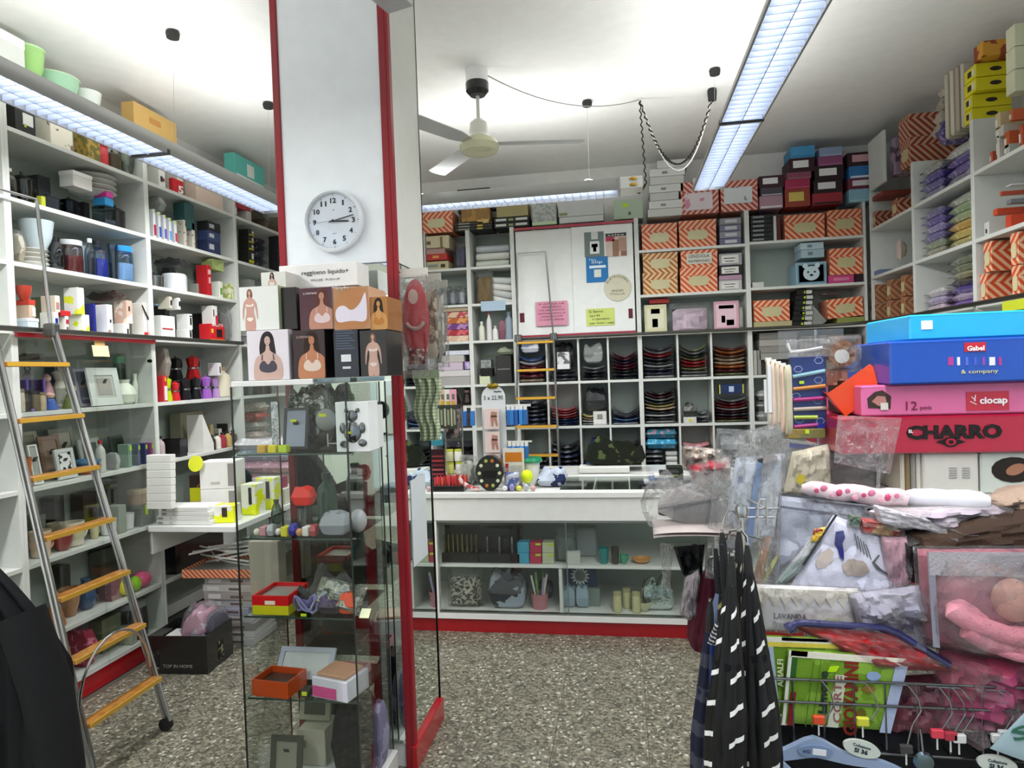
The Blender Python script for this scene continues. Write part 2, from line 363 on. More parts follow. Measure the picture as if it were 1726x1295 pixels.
# cupboard doors
D0={'w':.525}
def sliding(x0,x1,y,nm):
    P=MB().box(x0,x1,y,y + .012,1.905,2.80,0,.002); return obj('sliding_door',P.mesh('sliding_door',mt('e2e4df','gloss')),uc)
dl=sliding(.03,.53,.012,'a'); dr=sliding(.51,1.02,-.004,'b')
obj('handle',MB().box(.045,.085,.008,.013,2.02,2.10).mesh('handle',mt('5c1620','gloss')),dl)
obj('handle',MB().box(.965,1.0,-.008,-.003,2.01,2.09).mesh('handle',mt('5c1620','gloss')),dr)
obj('door_track',MB().box(.02,1.03,-.012,.0,2.803,2.825).mesh('door_track',mt('a3283c','gloss')),uc)
obj('door_track',MB().box(.02,1.03,-.012,.0,1.885,1.903).mesh('door_track',mt('a3283c','gloss')),uc)
# worktop
thing('worktop','white worktop jutting out from the shelving, stacked with white boxes','worktop',
      [('top',MB().box(-2.775,-2.22,3.44,4.42,.735,.77,0,.003),mt('ecece8','gloss')),('leg',MB().tube([(-2.30,3.98,0),(-2.30,3.98,.735)],.014,10),mt('b9bbbb','dull')),
       ('leg',MB().tube([(-2.3,4.35,0),(-2.3,4.35,.735)],.014,10),mt('b9bbbb','dull')),('bracket',MB().box(-2.4,-2.25,3.88,4.08,.715,.735),mt('3c3a38','dull')),('side_rail',MB().box(-2.777,-2.76,3.46,4.42,.60,.735),SHF)])
support(-2.775,-2.22,3.44,4.42,.77)

# ------------------------------------------------------------------ ladder rails
RAIL=mt('8a8a86','dull')
thing('ladder_rail','grey ladder rail running over the red strip','rail',[('rail',MB().box(-2.758,-2.735,1.72,4.47,1.868,1.892,0,.004),RAIL),('bracket',MB().box(-2.779,-2.756,2.64,2.66,1.872,1.885),RAIL),('bracket',MB().box(-2.779,-2.756,3.555,3.575,1.872,1.885),RAIL),('bracket',MB().box(-2.779,-2.756,4.44,4.46,1.872,1.885),RAIL)])
cp=[(-.85,5.555),(1.0,5.555),(1.45,5.55)] + [(1.45 + .44*sin(a),5.11 + .44*cos(a)) for a in [R(k) for k in range(10,91,10)]] + [(1.89,4.6),(1.89,1.8)]
thing('ladder_rail','dark ladder rail curving round the corner below the striped boxes','rail',[('rail',MB().tube([(x,y,1.875) for x,y in cp],.013,8),mt('6e6e68','dull'))] +
      [('bracket',MB().box(x - .01,x + .01,5.565,5.60,1.868,1.882),RAIL) for x in (-.3,.6)] + [('bracket',MB().box(1.90,1.95,y - .01,y + .01,1.868,1.882),RAIL) for y in (4.81,4.05,2.9)])

# ------------------------------------------------------------------ ladders
CHR=mt('c9cacb','metal')
def ladder(label,b0,b1,h0,h1,t0,t1,rz_,n,treads):
    """b*, h*, t*: bottom, hook and top points of the two stiles"""
    P=[]
    V_=Vector
    for a,b,c in ((b0,h0,t0),(b1,h1,t1)):
        a,b,c=V_(a),V_(b),V_(c)
        off=V_((.022,0,.006)) if rz_ else V_((0,-.022,.006))
        for k in (0,1):P.append(('stile',MB().tube([a + off*k,b + off*k],.0085,8),CHR))
        P.append(('upper_stile',MB().tube([b,b + (c - b)*.5,c],.0085,8),CHR))
        P.append(('hook',MB().box(b.x - .03,b.x + .035,b.y - .022,b.y + .022,b.z - .035,b.z + .03,0,.008),mt('9a9a98','dull')))
    P.append(('top_bar',MB().tube([t0,t1],.006,8),CHR))
    for z in treads:
        f0=(z - b0[2])/(h0[2] - b0[2]); p=V_(b0).lerp(V_(h0),f0); q=V_(b1).lerp(V_(h1),f0)
        d=.045
        if rz_:mb=MB().box(p.x - .01,p.x + d,p.y,q.y,z - .011,z + .011,0,.004); e=MB().box(p.x + d,p.x + d + .004,p.y + .002,q.y - .002,z - .009,z + .009)
        else:mb=MB().box(p.x,q.x,p.y - d,p.y + .01,z - .011,z + .011,0,.004); e=MB().box(p.x + .002,q.x - .002,p.y - d - .004,p.y - d,z - .009,z + .009)
        P.append(('tread',mb,mt('9c6a2c','gloss','8a5a22',30))); P.append(('tread_edge',e,mt('c79a35','gloss'),len(P) - 1))
    r=.03
    for b in (b0,b1):
        P.append(('caster',MB().lathe([(0,-.012),(r,-.012),(r,.012),(0,.012)],16).xf(Matrix.Translation((b[0],b[1],r)) @ Matrix.Rotation(R(90),4,'X' if rz_ else 'Y')),mt('1b1b1b','rubber')))
    return thing('ladder',label,'ladder',P)
pr=atX(85,590,-2.69); b1=(-2.13,2.70,.04); b0=(-2.13,2.27,.04)
h1=(-2.69,2.755,1.88); h0=(-2.69,2.44,1.88)
ladder('chrome library ladder with wooden treads leaning on the rail beside the glass doors',b0,b1,h0,h1,(-2.72,2.46,2.50),(-2.72,2.74,2.50),True,8,[.24 + .245*k for k in range(7)])
o=bpy.data.objects['ladder']
obj('brace',MB().tube([(-2.19,2.29 + .2*(1 - cos(a)),.30 + .24*sin(a)) for a in [R(k) for k in range(0,181,15)]],.006,6).mesh('brace',CHR),o)
ladder('slim chrome ladder hooked in front of the white sliding doors',(-.90,5.16,.04),(-.50,5.16,.04),(-.855,5.50,1.88),(-.555,5.50,1.88),(-.845,5.54,2.60),(-.60,5.54,2.60),False,8,[.22 + .231*k for k in range(8)])

# ------------------------------------------------------------------ luminaires
AL=mt('8b8c88','paint'); BLADE=mt('c2cbdc','gloss')
def luminaire(label,name,ax,a0,a1,c,z0=2.70,joints=(),pitch=.05,cap=True,sus=(),half=.10):
    """long suspended fitting along axis ax ('x' or 'y') from a0 to a1, centre line at c"""
    T=(lambda p:(p[1],p[0],p[2])) if ax == 'y' else (lambda p:p)
    def bx(l0,l1,w0,w1,z_0,z_1,ch=0):
        m=MB().box(min(l0,l1),max(l0,l1),c + w0,c + w1,z_0,z_1,0,ch)
        if ax == 'y':m.v=[(y,x,z) for x,y,z in m.v]; m.f=[f[::-1] for f in m.f]
        return m
    P=[]
    h=half; zt=z0 + .085
    for s in (-1,1):
        prof=[(s*h,z0),(s*h,z0 + .02),(s*(h - .012),z0 + .05),(s*(h - .035),zt),(s*(h - .043),zt),(s*(h - .02),z0 + .048),(s*(h - .008),z0 + .018),(s*(h - .008),z0)]
        m=MB(); n=len(prof)
        m.add([(a,c + y,z) for a in (a0,a1) for y,z in prof],[tuple(range(n)),tuple(range(2*n - 1,n - 1,-1))] + [(i,n + i,n + (i + 1) % n,(i + 1) % n) for i in range(n)])
        if ax == 'y':m.v=[(y,x,z) for x,y,z in m.v]
        P.append(('side_profile',m,AL))
    P.append(('spine',bx(a0,a1,-.02,.02,zt - .012,zt,.002),AL))
    if cap:
        for a,b in ((a0,a0 + .004),(a1 - .004,a1)):P.append(('end_cap',bx(a,b,-h + .005,h - .005,z0,zt),mt('9b9c98','dull')))
    for j in joints:P.append(('joint',bx(j - .01,j + .01,-h - .001,h + .001,z0 - .004,z0 + .02),mt('55544f','dull')))
    P.append(('reflector',bx(a0 + .01,a1 - .01,-h + .045,h - .045,z0 + .066,z0 + .07),mt('c4ccdc','dull')))
    for s in (-.035,.035):P.append(('tube',bx(a0 + .03,a1 - .03,s - .013,s + .013,z0 + .036,z0 + .062,.009),emit('eef3ff',TUBE_E)))
    P.append(('louvre_rail',bx(a0 + .01,a1 - .01,-.002,.002,z0,z0 + .026),BLADE))
    n=int((a1 - a0 - .04)/pitch)
    me=None
    root=thing(name,label,'ceiling light',P)
    m=MB().box(-.0014,.0014,-h + .01,h - .01,0,.026)
    if ax == 'y':m.v=[(y,x,z) for x,y,z in m.v]; m.f=[f[::-1] for f in m.f]
    me=m.mesh('louvre_blade',BLADE)
    for k in range(n):
        a=a0 + .03 + k*pitch; obj('louvre_blade',me,root,T((a,c,z0)))
    for (a,w,cz) in sus:                         # suspension wire with its clamp and grey ceiling cup
        p,q=T((a,w,ZC - .03)),T((a,c,zt))
        obj('suspension_wire',MB().tube([p,q],.0011,5).mesh('suspension_wire',mt('c9c9c4','metal')),root)
        obj('wire_loop',MB().tube([T((a + .03*cos(t),c + .012*sin(2*t),zt + .012 + .012*sin(t))) for t in [R(20*k) for k in range(18)]],.0022,5,closed=True).mesh('wire_loop',mt('e8e8e8','paint')),root)
        obj('ceiling_cup',MB().lathe([(.028,ZC - .001),(.034,ZC - .012),(.03,ZC - .036),(.012,ZC - .042)],14,p[0],p[1]).mesh('ceiling_cup',mt('2c2c2a','rubber')),root)
    L=a1 - a0; mid=(a0 + a1)/2
    for nm,z,watt,rx in (('glow_up',zt + .004,UP_W,pi),('glow_down',z0 - .003,DOWN_W,0)):
        ld=bpy.data.lights.new(nm,'AREA'); ld.shape='RECTANGLE'; ld.size=L - .1; ld.size_y=.13; ld.energy=watt*L/2; ld.color=(.97,.985,1.0)
        lo=bpy.data.objects.new(nm,ld); COL.objects.link(lo); lo.parent=root; lo.location=T((mid,c,z)); lo.rotation_euler=(rx,0,R(90) if ax == 'y' else 0); lo.visible_camera=False; lo.visible_glossy=False; lo['kind']='helper'
    return root
luminaire('long silver louvred light hanging over the shelving beside the ladder','suspended_light','y',-1.3,4.05,-2.20,z0=2.70,joints=(2.86,),sus=((3.04,-2.18,0),(1.2,-2.18,0),(3.95,-2.18,0)))
luminaire('short louvred light hanging before the back shelves, open end showing contacts','suspended_light','x',-1.36,.02,4.36,z0=2.73,sus=((-1.32,4.42,0),(-.17,4.44,0)))
luminaire('bright louvred light running from over the counter towards the viewer','suspended_light','y',-1.3,4.45,.59,z0=2.73,joints=(3.25,),sus=((4.16,.61,0),(1.4,.6,0)))

# ------------------------------------------------------------------ fan and its cable
FX,FY=-.785,3.83
CR_=mt('e4e2d6','gloss')
P=[('mount_cup',MB().lathe([(.066,ZC),(.066,ZC - .075),(.06,ZC - .078)],28,FX,FY),mt('ededea','gloss')),
     ('mount_ring',MB().lathe([(.067,ZC - .076),(.069,ZC - .082),(.067,ZC - .125),(.045,ZC - .15),(.02,ZC - .152)],28,FX,FY),mt('161616','gloss')),
     ('rod',MB().tube([(FX,FY,ZC - .14),(FX,FY,3.09)],.011,10),mt('d6d4cb','gloss')),
     ('motor',MB().lathe([(.014,3.10),(.03,3.09),(.05,3.07),(.058,3.00),(.07,2.985)],28,FX,FY),CR_),
     ('bowl',MB().lathe([(.07,2.985),(.105,2.965),(.118,2.935),(.105,2.90),(.06,2.885),(.01,2.882)],32,FX,FY),mt('dbd9b4','gloss'))]
for tip in ((975,254),(712,203),(735,292)):
    t=atZ(*tip,2.93) if tip[1] != 203 else atZ(712,203,2.93)
    a={975:R(10),712:R(130),735:R(240)}[tip[0]]
    m=MB(); m.add([(.08,-.03,.002),(.08,.03,.006),(.2,.055,.012),(.6,.062,.012),(.62,.03,.008),(.62,-.03,.0),(.6,-.055,-.006),(.2,-.05,-.004)] + [(.08,-.03,-.002),(.08,.03,.002),(.2,.055,.008),(.6,.062,.008),(.62,.03,.004),(.62,-.03,-.004),(.6,-.055,-.01),(.2,-.05,-.008)],
                 [tuple(range(8)),tuple(range(15,7,-1))] + [(i,8 + i,8 + (i + 1) % 8,(i + 1) % 8) for i in range(8)])
    m.xf(Matrix.Translation((FX,FY,2.945)) @ Matrix.Rotation(a,4,'Z')); P.append(('blade',m,mt('c4c5c2','gloss')))
thing('ceiling_fan','white three-blade ceiling fan on a thin rod, cream motor bowl','fan',P)
thing('ceiling_fan','tip of another fan blade at the top edge over the column','fan',[('blade',MB().box(.1,.75,-.055,.055,-.003,.003,0,.002),mt('b7b8b8','gloss')),('rod',MB().tube([(0,0,0),(0,0,.44)],.01,8),CR_),('motor',MB().lathe([(.05,-.06),(.11,-.02),(.06,.05),(.02,.08)],20),CR_)],(-.95,1.62,2.94),R(75))
hk=atZ(1078,166,ZC); cupp=atZ(1200,150,ZC)
def sagline(a,b,s,n=14):return [Vector(a).lerp(Vector(b),i/n) - Vector((0,0,s*4*(i/n)*(1 - i/n))) for i in range(n + 1)]
thing('fan_cable','thin grey cable sagging from the fan mount to a ceiling hook','cable',[('cable',MB().tube(sagline((FX + .066,FY,ZC - .04),(hk.x,hk.y,ZC - .008),.10),.003,6),mt('8d8c86')),('clip',MB().lathe([(.008,ZC),(.006,ZC - .015)],8,hk.x,hk.y),mt('dddddd'))])
def twist(pts,r,turns):
    out=[]
    for k,p in enumerate(pts):a=k/len(pts)*turns*2*pi; out.append(Vector(p) + Vector((cos(a),sin(a),0))*r)
    return out
def dense(pts,n):
    out=[]; seg=len(pts) - 1
    for i in range(n + 1):t=i/n*seg; k=min(int(t),seg - 1); out.append(Vector(pts[k]).lerp(Vector(pts[k + 1]),t - k))
    return out
endp=Vector((.06,4.36,2.76))
path=dense([(hk.x,hk.y,ZC - .01),(hk.x + .01,hk.y - .02,3.1),(hk.x + .02,hk.y - .06,2.80),(hk.x - .02,hk.y - .08,2.735),(endp.x + .05,endp.y,2.745),endp],110)
loop=dense(sagline((hk.x,hk.y,ZC - .01),(cupp.x,cupp.y,ZC - .05),.43,16),150)
loop2=[p - Vector((0,0,.02*sin(pi*i/150))) for i,p in enumerate(dense(sagline((hk.x + .01,hk.y,ZC - .01),(cupp.x,cupp.y,ZC - .05),.45,16),150))]
thing('lamp_flex','black and white twisted flex looping from hook to lamp end','cable',
      [('black_strand',MB().tube(twist(path,.006,28),.0045,5),mt('1d1d1b','rubber')),('black_strand',MB().tube(twist(loop,.007,34),.005,5),mt('23221f','rubber')),('white_strand',MB().tube(loop2,.004,5),mt('e4e3dd','rubber')),
       ('ceiling_cup',MB().lathe([(.026,ZC),(.03,ZC - .02),(.026,ZC - .075),(.01,ZC - .08)],12,cupp.x,cupp.y),mt('2a2a28','rubber'))])
thing('terminal_box','white terminal box with two brass contacts at the lamp end','terminal box',[('housing',MB().box(.024,.17,4.27,4.45,2.735,2.81,0,.004),mt('d9d9d4','gloss')),('contact',MB().lathe([(0,0),(.02,.001),(.022,.004),(0,.006)],10,sx=1.2).xf(Matrix.Translation((.11,4.27,2.795)) @ Matrix.Rotation(R(90),4,'X') @ Matrix.Diagonal((1,.5,1,1))),mt('b08a3c','metal')),('contact',MB().lathe([(0,0),(.02,.001),(.022,.004),(0,.006)],10,sx=1.2).xf(Matrix.Translation((.11,4.27,2.757)) @ Matrix.Rotation(R(90),4,'X') @ Matrix.Diagonal((1,.5,1,1))),mt('b08a3c','metal'))])

# ================================================================== kinds of goods (local axes: x across, -y to the viewer, z up, origin at the base)
def jit(k):return rnd.uniform(-k,k)
def k_box(w,d,h,c='ddd8cc',c2=None,fin='paper',lid=None,tags=(),sc=14,th=.5,ch=.002):
    P=[('body',MB().box(-w/2,w/2,-d/2,d/2,0,h if not lid else h - .002,0,ch),mt(c,fin,c2,sc,th))]
    if lid:P.append(('lid',MB().box(-w/2 - .002,w/2 + .002,-d/2 - .002,d/2 + .002,h*.72,h,0,ch),mt(lid,fin)))
    for t in tags:
        P.append((t[5] if len(t) > 5 else 'label_plate',MB().box(-w/2 + w*t[1],-w/2 + w*t[2],-d/2 - .0035,-d/2 + .001,h*t[3],h*t[4]),mt(t[0],'paper')))
    return P
STR=('c8502c','e2b692')
def k_striped(w,d,h,plate=True,c=STR,flip=False,lidf=.32,pc='c9bf92',per=None):
    per=per or .047; s=-1 if flip else 1
    hb=h*(1 - lidf)
    P=[('body',MB().box(-w/2 + .002,w/2 - .002,-d/2 + .002,d/2 - .002,0,h - .003),stripes(c[0],c[1],s,1,per,.48,1)),
         ('lid',MB().box(-w/2,w/2,-d/2,d/2,hb,h,0,.0015),stripes(c[0],c[1],-s,1,per,.48,-1))]
    if plate:
        n=18; pw,ph=w*.27,min(h*.24,.04)
        pts=[(pw*max(-1,min(1,1.25*cos(2*pi*i/n))),h*.45 + ph*max(-1,min(1,1.1*sin(2*pi*i/n)))) for i in range(n)]
        P.append(('oval_plate',MB().prism(pts,-d/2 - .004,-d/2 + .001),mt(pc,'gloss')))
    return P
def glint_tone(c):
    v=[int(c[i:i + 2],16) for i in (0,2,4)]; return ''.join('%02x' % min(255,int(x*.74 + 84)) for x in v)
def k_garment(w,d,h,c='303038',c2=None,sag=0.0,fin='film',wr=.16,seed=None,label=False,sc=9):
    s=rnd.random()*50 if seed is None else seed
    P=[('folded_cloth',MB().pillow(w,d,h,12,5,sag,wr,s,.16),mt(c,fin,c2 or glint_tone(c),30,.58))]  # default second colour paints clear-bag glints into the cloth
    if label:P.append(('paper_label',MB().box(-w*.2,w*.2,-d/2 - .004,-d/2,h*.2,h*.8),mt('e6e4dc')))
    return P
def k_bag(w,d,h,c='d9d6cc',c2=None,fill=.8,fin='cloth',film='f4f4f2',wr=.5,sc=12):
    """upright soft goods inside a loose clear bag"""
    s=rnd.random()*50
    a=MB().pillow(w*.86,h*fill,d*.7,8,8,0,wr,s,.45).xf(Matrix.Translation((0,d*.35,h*fill/2)) @ Matrix.Rotation(R(90),4,'X'))
    b=MB().pillow(w,h,d,12,12,0,wr*1.2,s + 9,.5).xf(Matrix.Translation((0,d*.5,h/2)) @ Matrix.Rotation(R(90),4,'X'))
    return [('contents',a,mt(c,fin,c2,sc)),('clear_bag',b,mt(film,'bag'))]
def k_heap(w,d,h,c='e4e2da',c2=None,fin='film',wr=.8,sc=8,film=None,th=.5):
    s=rnd.random()*50
    P=[('folds',MB().pillow(w,d,h,18,11,0,wr,s,.55,fr=3.6),mt(c,fin,c2,sc,th))]
    if film:P.append(('clear_bag',MB().pillow(w*1.04,d*1.04,h*1.15,14,8,0,wr,s + 5,.55),mt(film,'bag')))
    return P
def k_roll(w,d,h,c='e8e6e0',c2=None,fin='film',axis='x',sc=14):
    m=MB().lathe([(h*.3,-w/2),(h*.46,-w/2 + .005),(h*.5,-w*.3),(h*.48,w*.1),(h*.5,w*.4),(h*.42,w/2)],18)
    m.xf(Matrix.Translation((0,0,h/2)) @ Matrix.Rotation(R(90),4,'Y' if axis == 'x' else 'X')); return [('roll',m,mt(c,fin,c2,sc))]
def lath(prof,w,h,n=20):return MB().lathe([(r*w/2,z*h) for r,z in prof],n)
def k_bottle(w,d,h,c='cfe4ee',cap='2f7fc1',fin='glass',fill=None,neck=.38):
    P=[('body',lath([(.85,0),(1,.02),(1,.6),(.85,.72),(neck,.82),(neck,.9)],w,h),mt(c,fin)),('cap',lath([(neck + .08,.88),(neck + .1,.99),(0.01,1)],w,h,14),mt(cap,'gloss'))]
    if fill:P.append(('contents',lath([(.9,.015),(.93,.03),(.93,.5),(.01,.5)],w,h),mt(fill,'gloss')))
    return P
def k_jar(w,d,h,c='e8efe8',lid='b9bbb8',fin='glass',fill=None):
    P=[('body',lath([(.8,0),(.97,.04),(1,.4),(.95,.78),(.85,.84)],w,h),mt(c,fin)),('lid',lath([(.92,.82),(.95,.86),(.95,.97),(.3,.99),(.01,1)],w,h),mt(lid,'gloss'))]
    if fill:P.append(('contents',lath([(.8,.02),(.92,.06),(.94,.5),(.01,.55)],w,h),mt(fill,'gloss')))
    return P
def k_mug(w,d,h,c='e6e1d0',band=None):
    b=w*.78
    m=MB().lathe([(b*.36,0),(b*.42,h*.03),(b*.46,h*.5),(b*.5,h),(b*.46,h),(b*.42,h*.5),(b*.36,h*.08),(0,h*.08)],22)
    hd=MB().tube([(b*.42 + .3*w*sin(t)*1.0,0,h*(.5 + .3*cos(t))) for t in [R(k) for k in range(10,171,20)]],w*.045,7)
    P=[('cup',m,mt(c,'ceramic')),('handle',hd,mt(c,'ceramic'))]
    if band:P.append(('printed_band',MB().lathe([(b*.465,h*.35),(b*.487,h*.62)],22,cap=False),mt(band,'gloss')))
    return P
def k_bowl(w,d,h,c='7ec8a0',fin='ceramic',rim=None):
    P=[('bowl',lath([(.45,0),(.5,.03),(.85,.45),(1,1),(.95,1),(.8,.48),(.42,.1),(0,.1)],w,h,24),mt(c,fin))]
    if rim:P.append(('rim',MB().lathe([(w*.5,h*.94),(w*.515,h*.97),(w*.5,h)],24,cap=False),mt(rim,'gloss')))
    return P
def k_pot(w,d,h,c='2a2a2c',lid=True,fin='gloss',lc=None):
    P=[('pan',lath([(.86,0),(.93,.04),(.97,.7),(1,.72),(.95,.72),(.9,.1),(0,.08)],w,h,24),mt(c,fin)),('handle',MB().box(-w*.66,-w*.47,-.012,.012,h*.5,h*.58,0,.003).box(w*.47,w*.66,-.012,.012,h*.5,h*.58,0,.003),mt('161616','gloss'))]
    if lid:P += [('lid',lath([(.99,.73),(.9,.78),(.4,.88),(.01,.9)],w,h,24),mt(lc or c,fin)),('knob',lath([(.06,.88),(.14,.95),(.12,1),(.01,1)],w,h,12),mt('161616','gloss'))]
    return P
def k_stack(w,d,h,c='e9e9e6',n=5,fin='ceramic'):
    P=[]
    for i in range(n):
        z=h*i/n; t=h/n; P.append(('plate',MB().lathe([(w*.25,z),(w*.3,z + t*.1),(w*.5,z + t*.9),(w*.49,z + t),(w*.28,z + t*.5),(0,z + t*.4)],22),mt(c,fin)))
    return P
def k_moka(w,d,h,c='1d1d20',hc='141414'):
    b=w*.8
    P=[('boiler',MB().lathe([(b*.5,0),(b*.47,h*.2),(b*.38,h*.42),(b*.42,h*.44)],8),mt(c,'gloss')),('collar',MB().lathe([(b*.42,h*.44),(b*.42,h*.5)],16),mt('c9c9c9','metal')),
         ('pourer',MB().lathe([(b*.34,h*.5),(b*.46,h*.84),(b*.44,h*.86)],8),mt(c,'gloss')),('lid',MB().lathe([(b*.44,h*.86),(b*.2,h*.93),(b*.05,h*.94),(b*.07,h),(0,h)],8),mt(c,'gloss')),
         ('handle',MB().tube([(b*.42,0,h*.82),(b*.68,0,h*.84),(b*.72,0,h*.62),(b*.6,0,h*.5)],w*.05,7),mt(hc,'gloss'))]
    return P
def k_frame(w,d,h,c='d9d4c6',inner='8f9488',c2=None,tilt=10,bw=.16,mount=None):
    b=min(w,h)*bw; t=.012; T=Matrix.Translation((0,0,.004)) @ Matrix.Rotation(R(-tilt),4,'X')
    m=MB().box(-w/2,-w/2 + b,0,t,0,h).box(w/2 - b,w/2,0,t,0,h).box(-w/2 + b,w/2 - b,0,t,0,b).box(-w/2 + b,w/2 - b,0,t,h - b,h).xf(T)
    P=[('frame_border',m,mt(c,'gloss')),('picture',MB().box(-w/2 + b,w/2 - b,.004,.008,b,h - b).xf(T),mt(inner,'gloss',c2,18)),
         ('easel_leg',MB().add([(-.01,.01,h*.7),(.01,.01,h*.7),(.01,.02 + h*.35,0),(-.01,.02 + h*.35,0),(-.01,.014,h*.7),(.01,.014,h*.7),(.01,.024 + h*.35,0),(-.01,.024 + h*.35,0)],[(0,1,2,3),(7,6,5,4),(0,4,5,1),(1,5,6,2),(2,6,7,3),(3,7,4,0)]),mt('3a3330'))]
    if mount:P.append(('mount',MB().box(-w*.22,w*.22,.002,.005,h*.28,h*.72).xf(T),mt(mount,'paper')))
    return P
def k_crate(w,d,h,c='1a1a1c',fin='paper',t=.006):
    return [('base',MB().box(-w/2,w/2,-d/2,d/2,0,t),mt(c,fin)),('wall_front_board',MB().box(-w/2,w/2,-d/2,-d/2 + t,t,h),mt(c,fin)),('wall_back_board',MB().box(-w/2,w/2,d/2 - t,d/2,t,h),mt(c,fin)),
            ('end_board',MB().box(-w/2,-w/2 + t,-d/2 + t,d/2 - t,t,h),mt(c,fin)),('end_board',MB().box(w/2 - t,w/2,-d/2 + t,d/2 - t,t,h),mt(c,fin))]
def k_vase(w,d,h,c='e6eae0',fin='ceramic',prof=None):
    return [('vase',lath(prof or [(.5,0),(.8,.1),(1,.4),(.75,.7),(.4,.86),(.5,1),(.42,1),(.3,.85),(0,.5)],w,h,22),mt(c,fin))]
def k_ball(w,d,h,c='e07aa0',fin='gloss'):
    return [('ball',MB().lathe([(w/2*sin(R(a)) if 0 < a < 180 else .0005,h/2 - h/2*cos(R(a))) for a in range(0,181,20)],16,cap=False),mt(c,fin))]
def k_figure(w,d,h,c='3a57a0',head='e0b79a',hat=None):
    P=[('robe',lath([(.9,0),(1,.05),(.7,.4),(.5,.6),(.3,.66)],w,h,16),mt(c,'ceramic')),('head',MB().lathe([(.001,h*.62),(w*.25,h*.68),(w*.3,h*.8),(w*.2,h*.92),(.001,h*.96)],14,cap=False),mt(head,'ceramic'))]
    P.append(('hat',lath([(.62,.84),(.5,.9),(.2,.98),(.01,1)],w,h,14),mt(hat or c,'ceramic')))
    return P
def k_lantern(w,d,h,c='6e5aa8',glass='b9a6e0'):
    m=MB()
    for sx in (-1,1):
        for sy in (-1,1):m.box(sx*w*.45 - .004,sx*w*.45 + .004,sy*w*.4 - .004,sy*w*.4 + .004,h*.06,h*.72)
    return [('base',MB().box(-w/2,w/2,-w*.45,w*.45,0,h*.06,0,.003),mt(c,'gloss')),('cage',m,mt(c,'gloss')),('glass_body',MB().box(-w*.42,w*.42,-w*.37,w*.37,h*.07,h*.7),mt(glass,'glass')),
            ('candle',lath([(.3,.07),(.3,.4),(.01,.42)],w,h,12),mt('e6dcd0')),('roof',lath([(.75,.72),(.5,.82),(.2,.9),(.1,.92)],w,h,4),mt('3b3536','gloss')),('ring',MB().tube([(w*.16*cos(t),0,h*.95 + h*.05*sin(t)) for t in [R(30*k) for k in range(12)]],.002,5,closed=True),mt('3b3536','metal'))]
def k_card(w,d,h,c='f0c0d0',fin='paper',pics=(),t=.003):
    """flat card or picture; pics: (colour, x0, x1, z0, z1, [outline])"""
    P=[('card',MB().box(-w/2,w/2,-t/2,t/2,0,h),mt(c,fin))]
    for q in pics:
        if len(q) > 5 and q[5] == 'oval':mm=MB().prism([(-w/2 + w*((q[1] + q[2])/2 + (q[2] - q[1])/2*cos(R(a))),h*((q[3] + q[4])/2 + (q[4] - q[3])/2*sin(R(a)))) for a in range(0,360,24)],-t/2 - .0016,-t/2)
        else:mm=MB().box(-w/2 + w*q[1],-w/2 + w*q[2],-t/2 - .0013,-t/2,h*q[3],h*q[4])
        P.append(('print',mm,mt(q[0],fin)))
    return P
def k_basket(w,d,h,c='d06a28'):
    P=[('weave',MB().lathe([(w*.32,0),(w*.36,h*.1),(w*.34,h*.12),(w*.4,h*.3),(w*.38,h*.33),(w*.44,h*.55),(w*.42,h*.58),(w*.48,h*.8),(w*.46,h*.84),(w*.5,h),(w*.46,h),(w*.3,h*.06),(0,h*.06)],20),mt(c,'gloss'))]
    return P
def k_wreath(w,d,h,c='6b5a48',c2='8f8672'):
    r=min(w,h)/2
    return [('ring',MB().tube([(r*.78*cos(t),0,h/2 + r*.78*sin(t)) for t in [R(15*k) for k in range(24)]],[r*(.2 + .05*(k % 3)) for k in range(24)],8,closed=True),mt(c,'fleece',c2,30)),('cushion',MB().pillow(w*.45,h*.5,d*.5,8,8,0,.3,3,.5).xf(Matrix.Translation((0,0,h/2)) @ Matrix.Rotation(R(90),4,'X')),mt('c9b8b0','cloth'))]
def k_brush(w,d,h,c='d8c8b0'):
    P=[('cup',lath([(.7,0),(.8,.4),(.75,.4),(.6,.04),(0,.04)],w,h,14),mt(c,'gloss'))]
    for i in range(6):
        a=i*1.1; P.append(('stem',MB().tube([(.1*w*cos(a),.1*w*sin(a),h*.06),(.36*w*cos(a),.3*w*sin(a),h*(.9 + .1*sin(i*2)))],w*.05,6),mt(['e6e2d6','6d9a4a','b9a0c9'][i % 3],'gloss')))
    return P
def k_open(w,d,h,c='c4502c',inner='5a5a58',stripe=False,side=None):
    t=.005; mm=stripes(STR[0],STR[1],1,1,.03,.5,1) if stripe else mt(c,'gloss')
    P=[('tray_wall',MB().box(-w/2,w/2,-d/2,-d/2 + t,0,h),mm),('tray_wall',MB().box(-w/2,w/2,d/2 - t,d/2,0,h),mm),('tray_wall',MB().box(-w/2,-w/2 + t,-d/2 + t,d/2 - t,0,h),mm),('tray_wall',MB().box(w/2 - t,w/2,-d/2 + t,d/2 - t,0,h),mm),('liner',MB().box(-w/2 + t,w/2 - t,-d/2 + t,d/2 - t,0,h*.6),mt(inner,'gloss'))]
    return P
KINDS={k[2:]:v for k,v in list(globals().items()) if k.startswith('k_')}
DEPTH=dict(box=.20,striped=.24,garment=.22,bag=.10,heap=.20,card=.003,frame=.03,crate=.2,open=.2,wreath=.08,roll=.15)
FRONT={'B':5.615,'L':-2.795,'R':1.965}
CATS={}
ROW={'w':'B','suf':'','grp':None}
def row(w,suf='',grp=None):ROW.update(w=w,suf=suf,grp=grp)
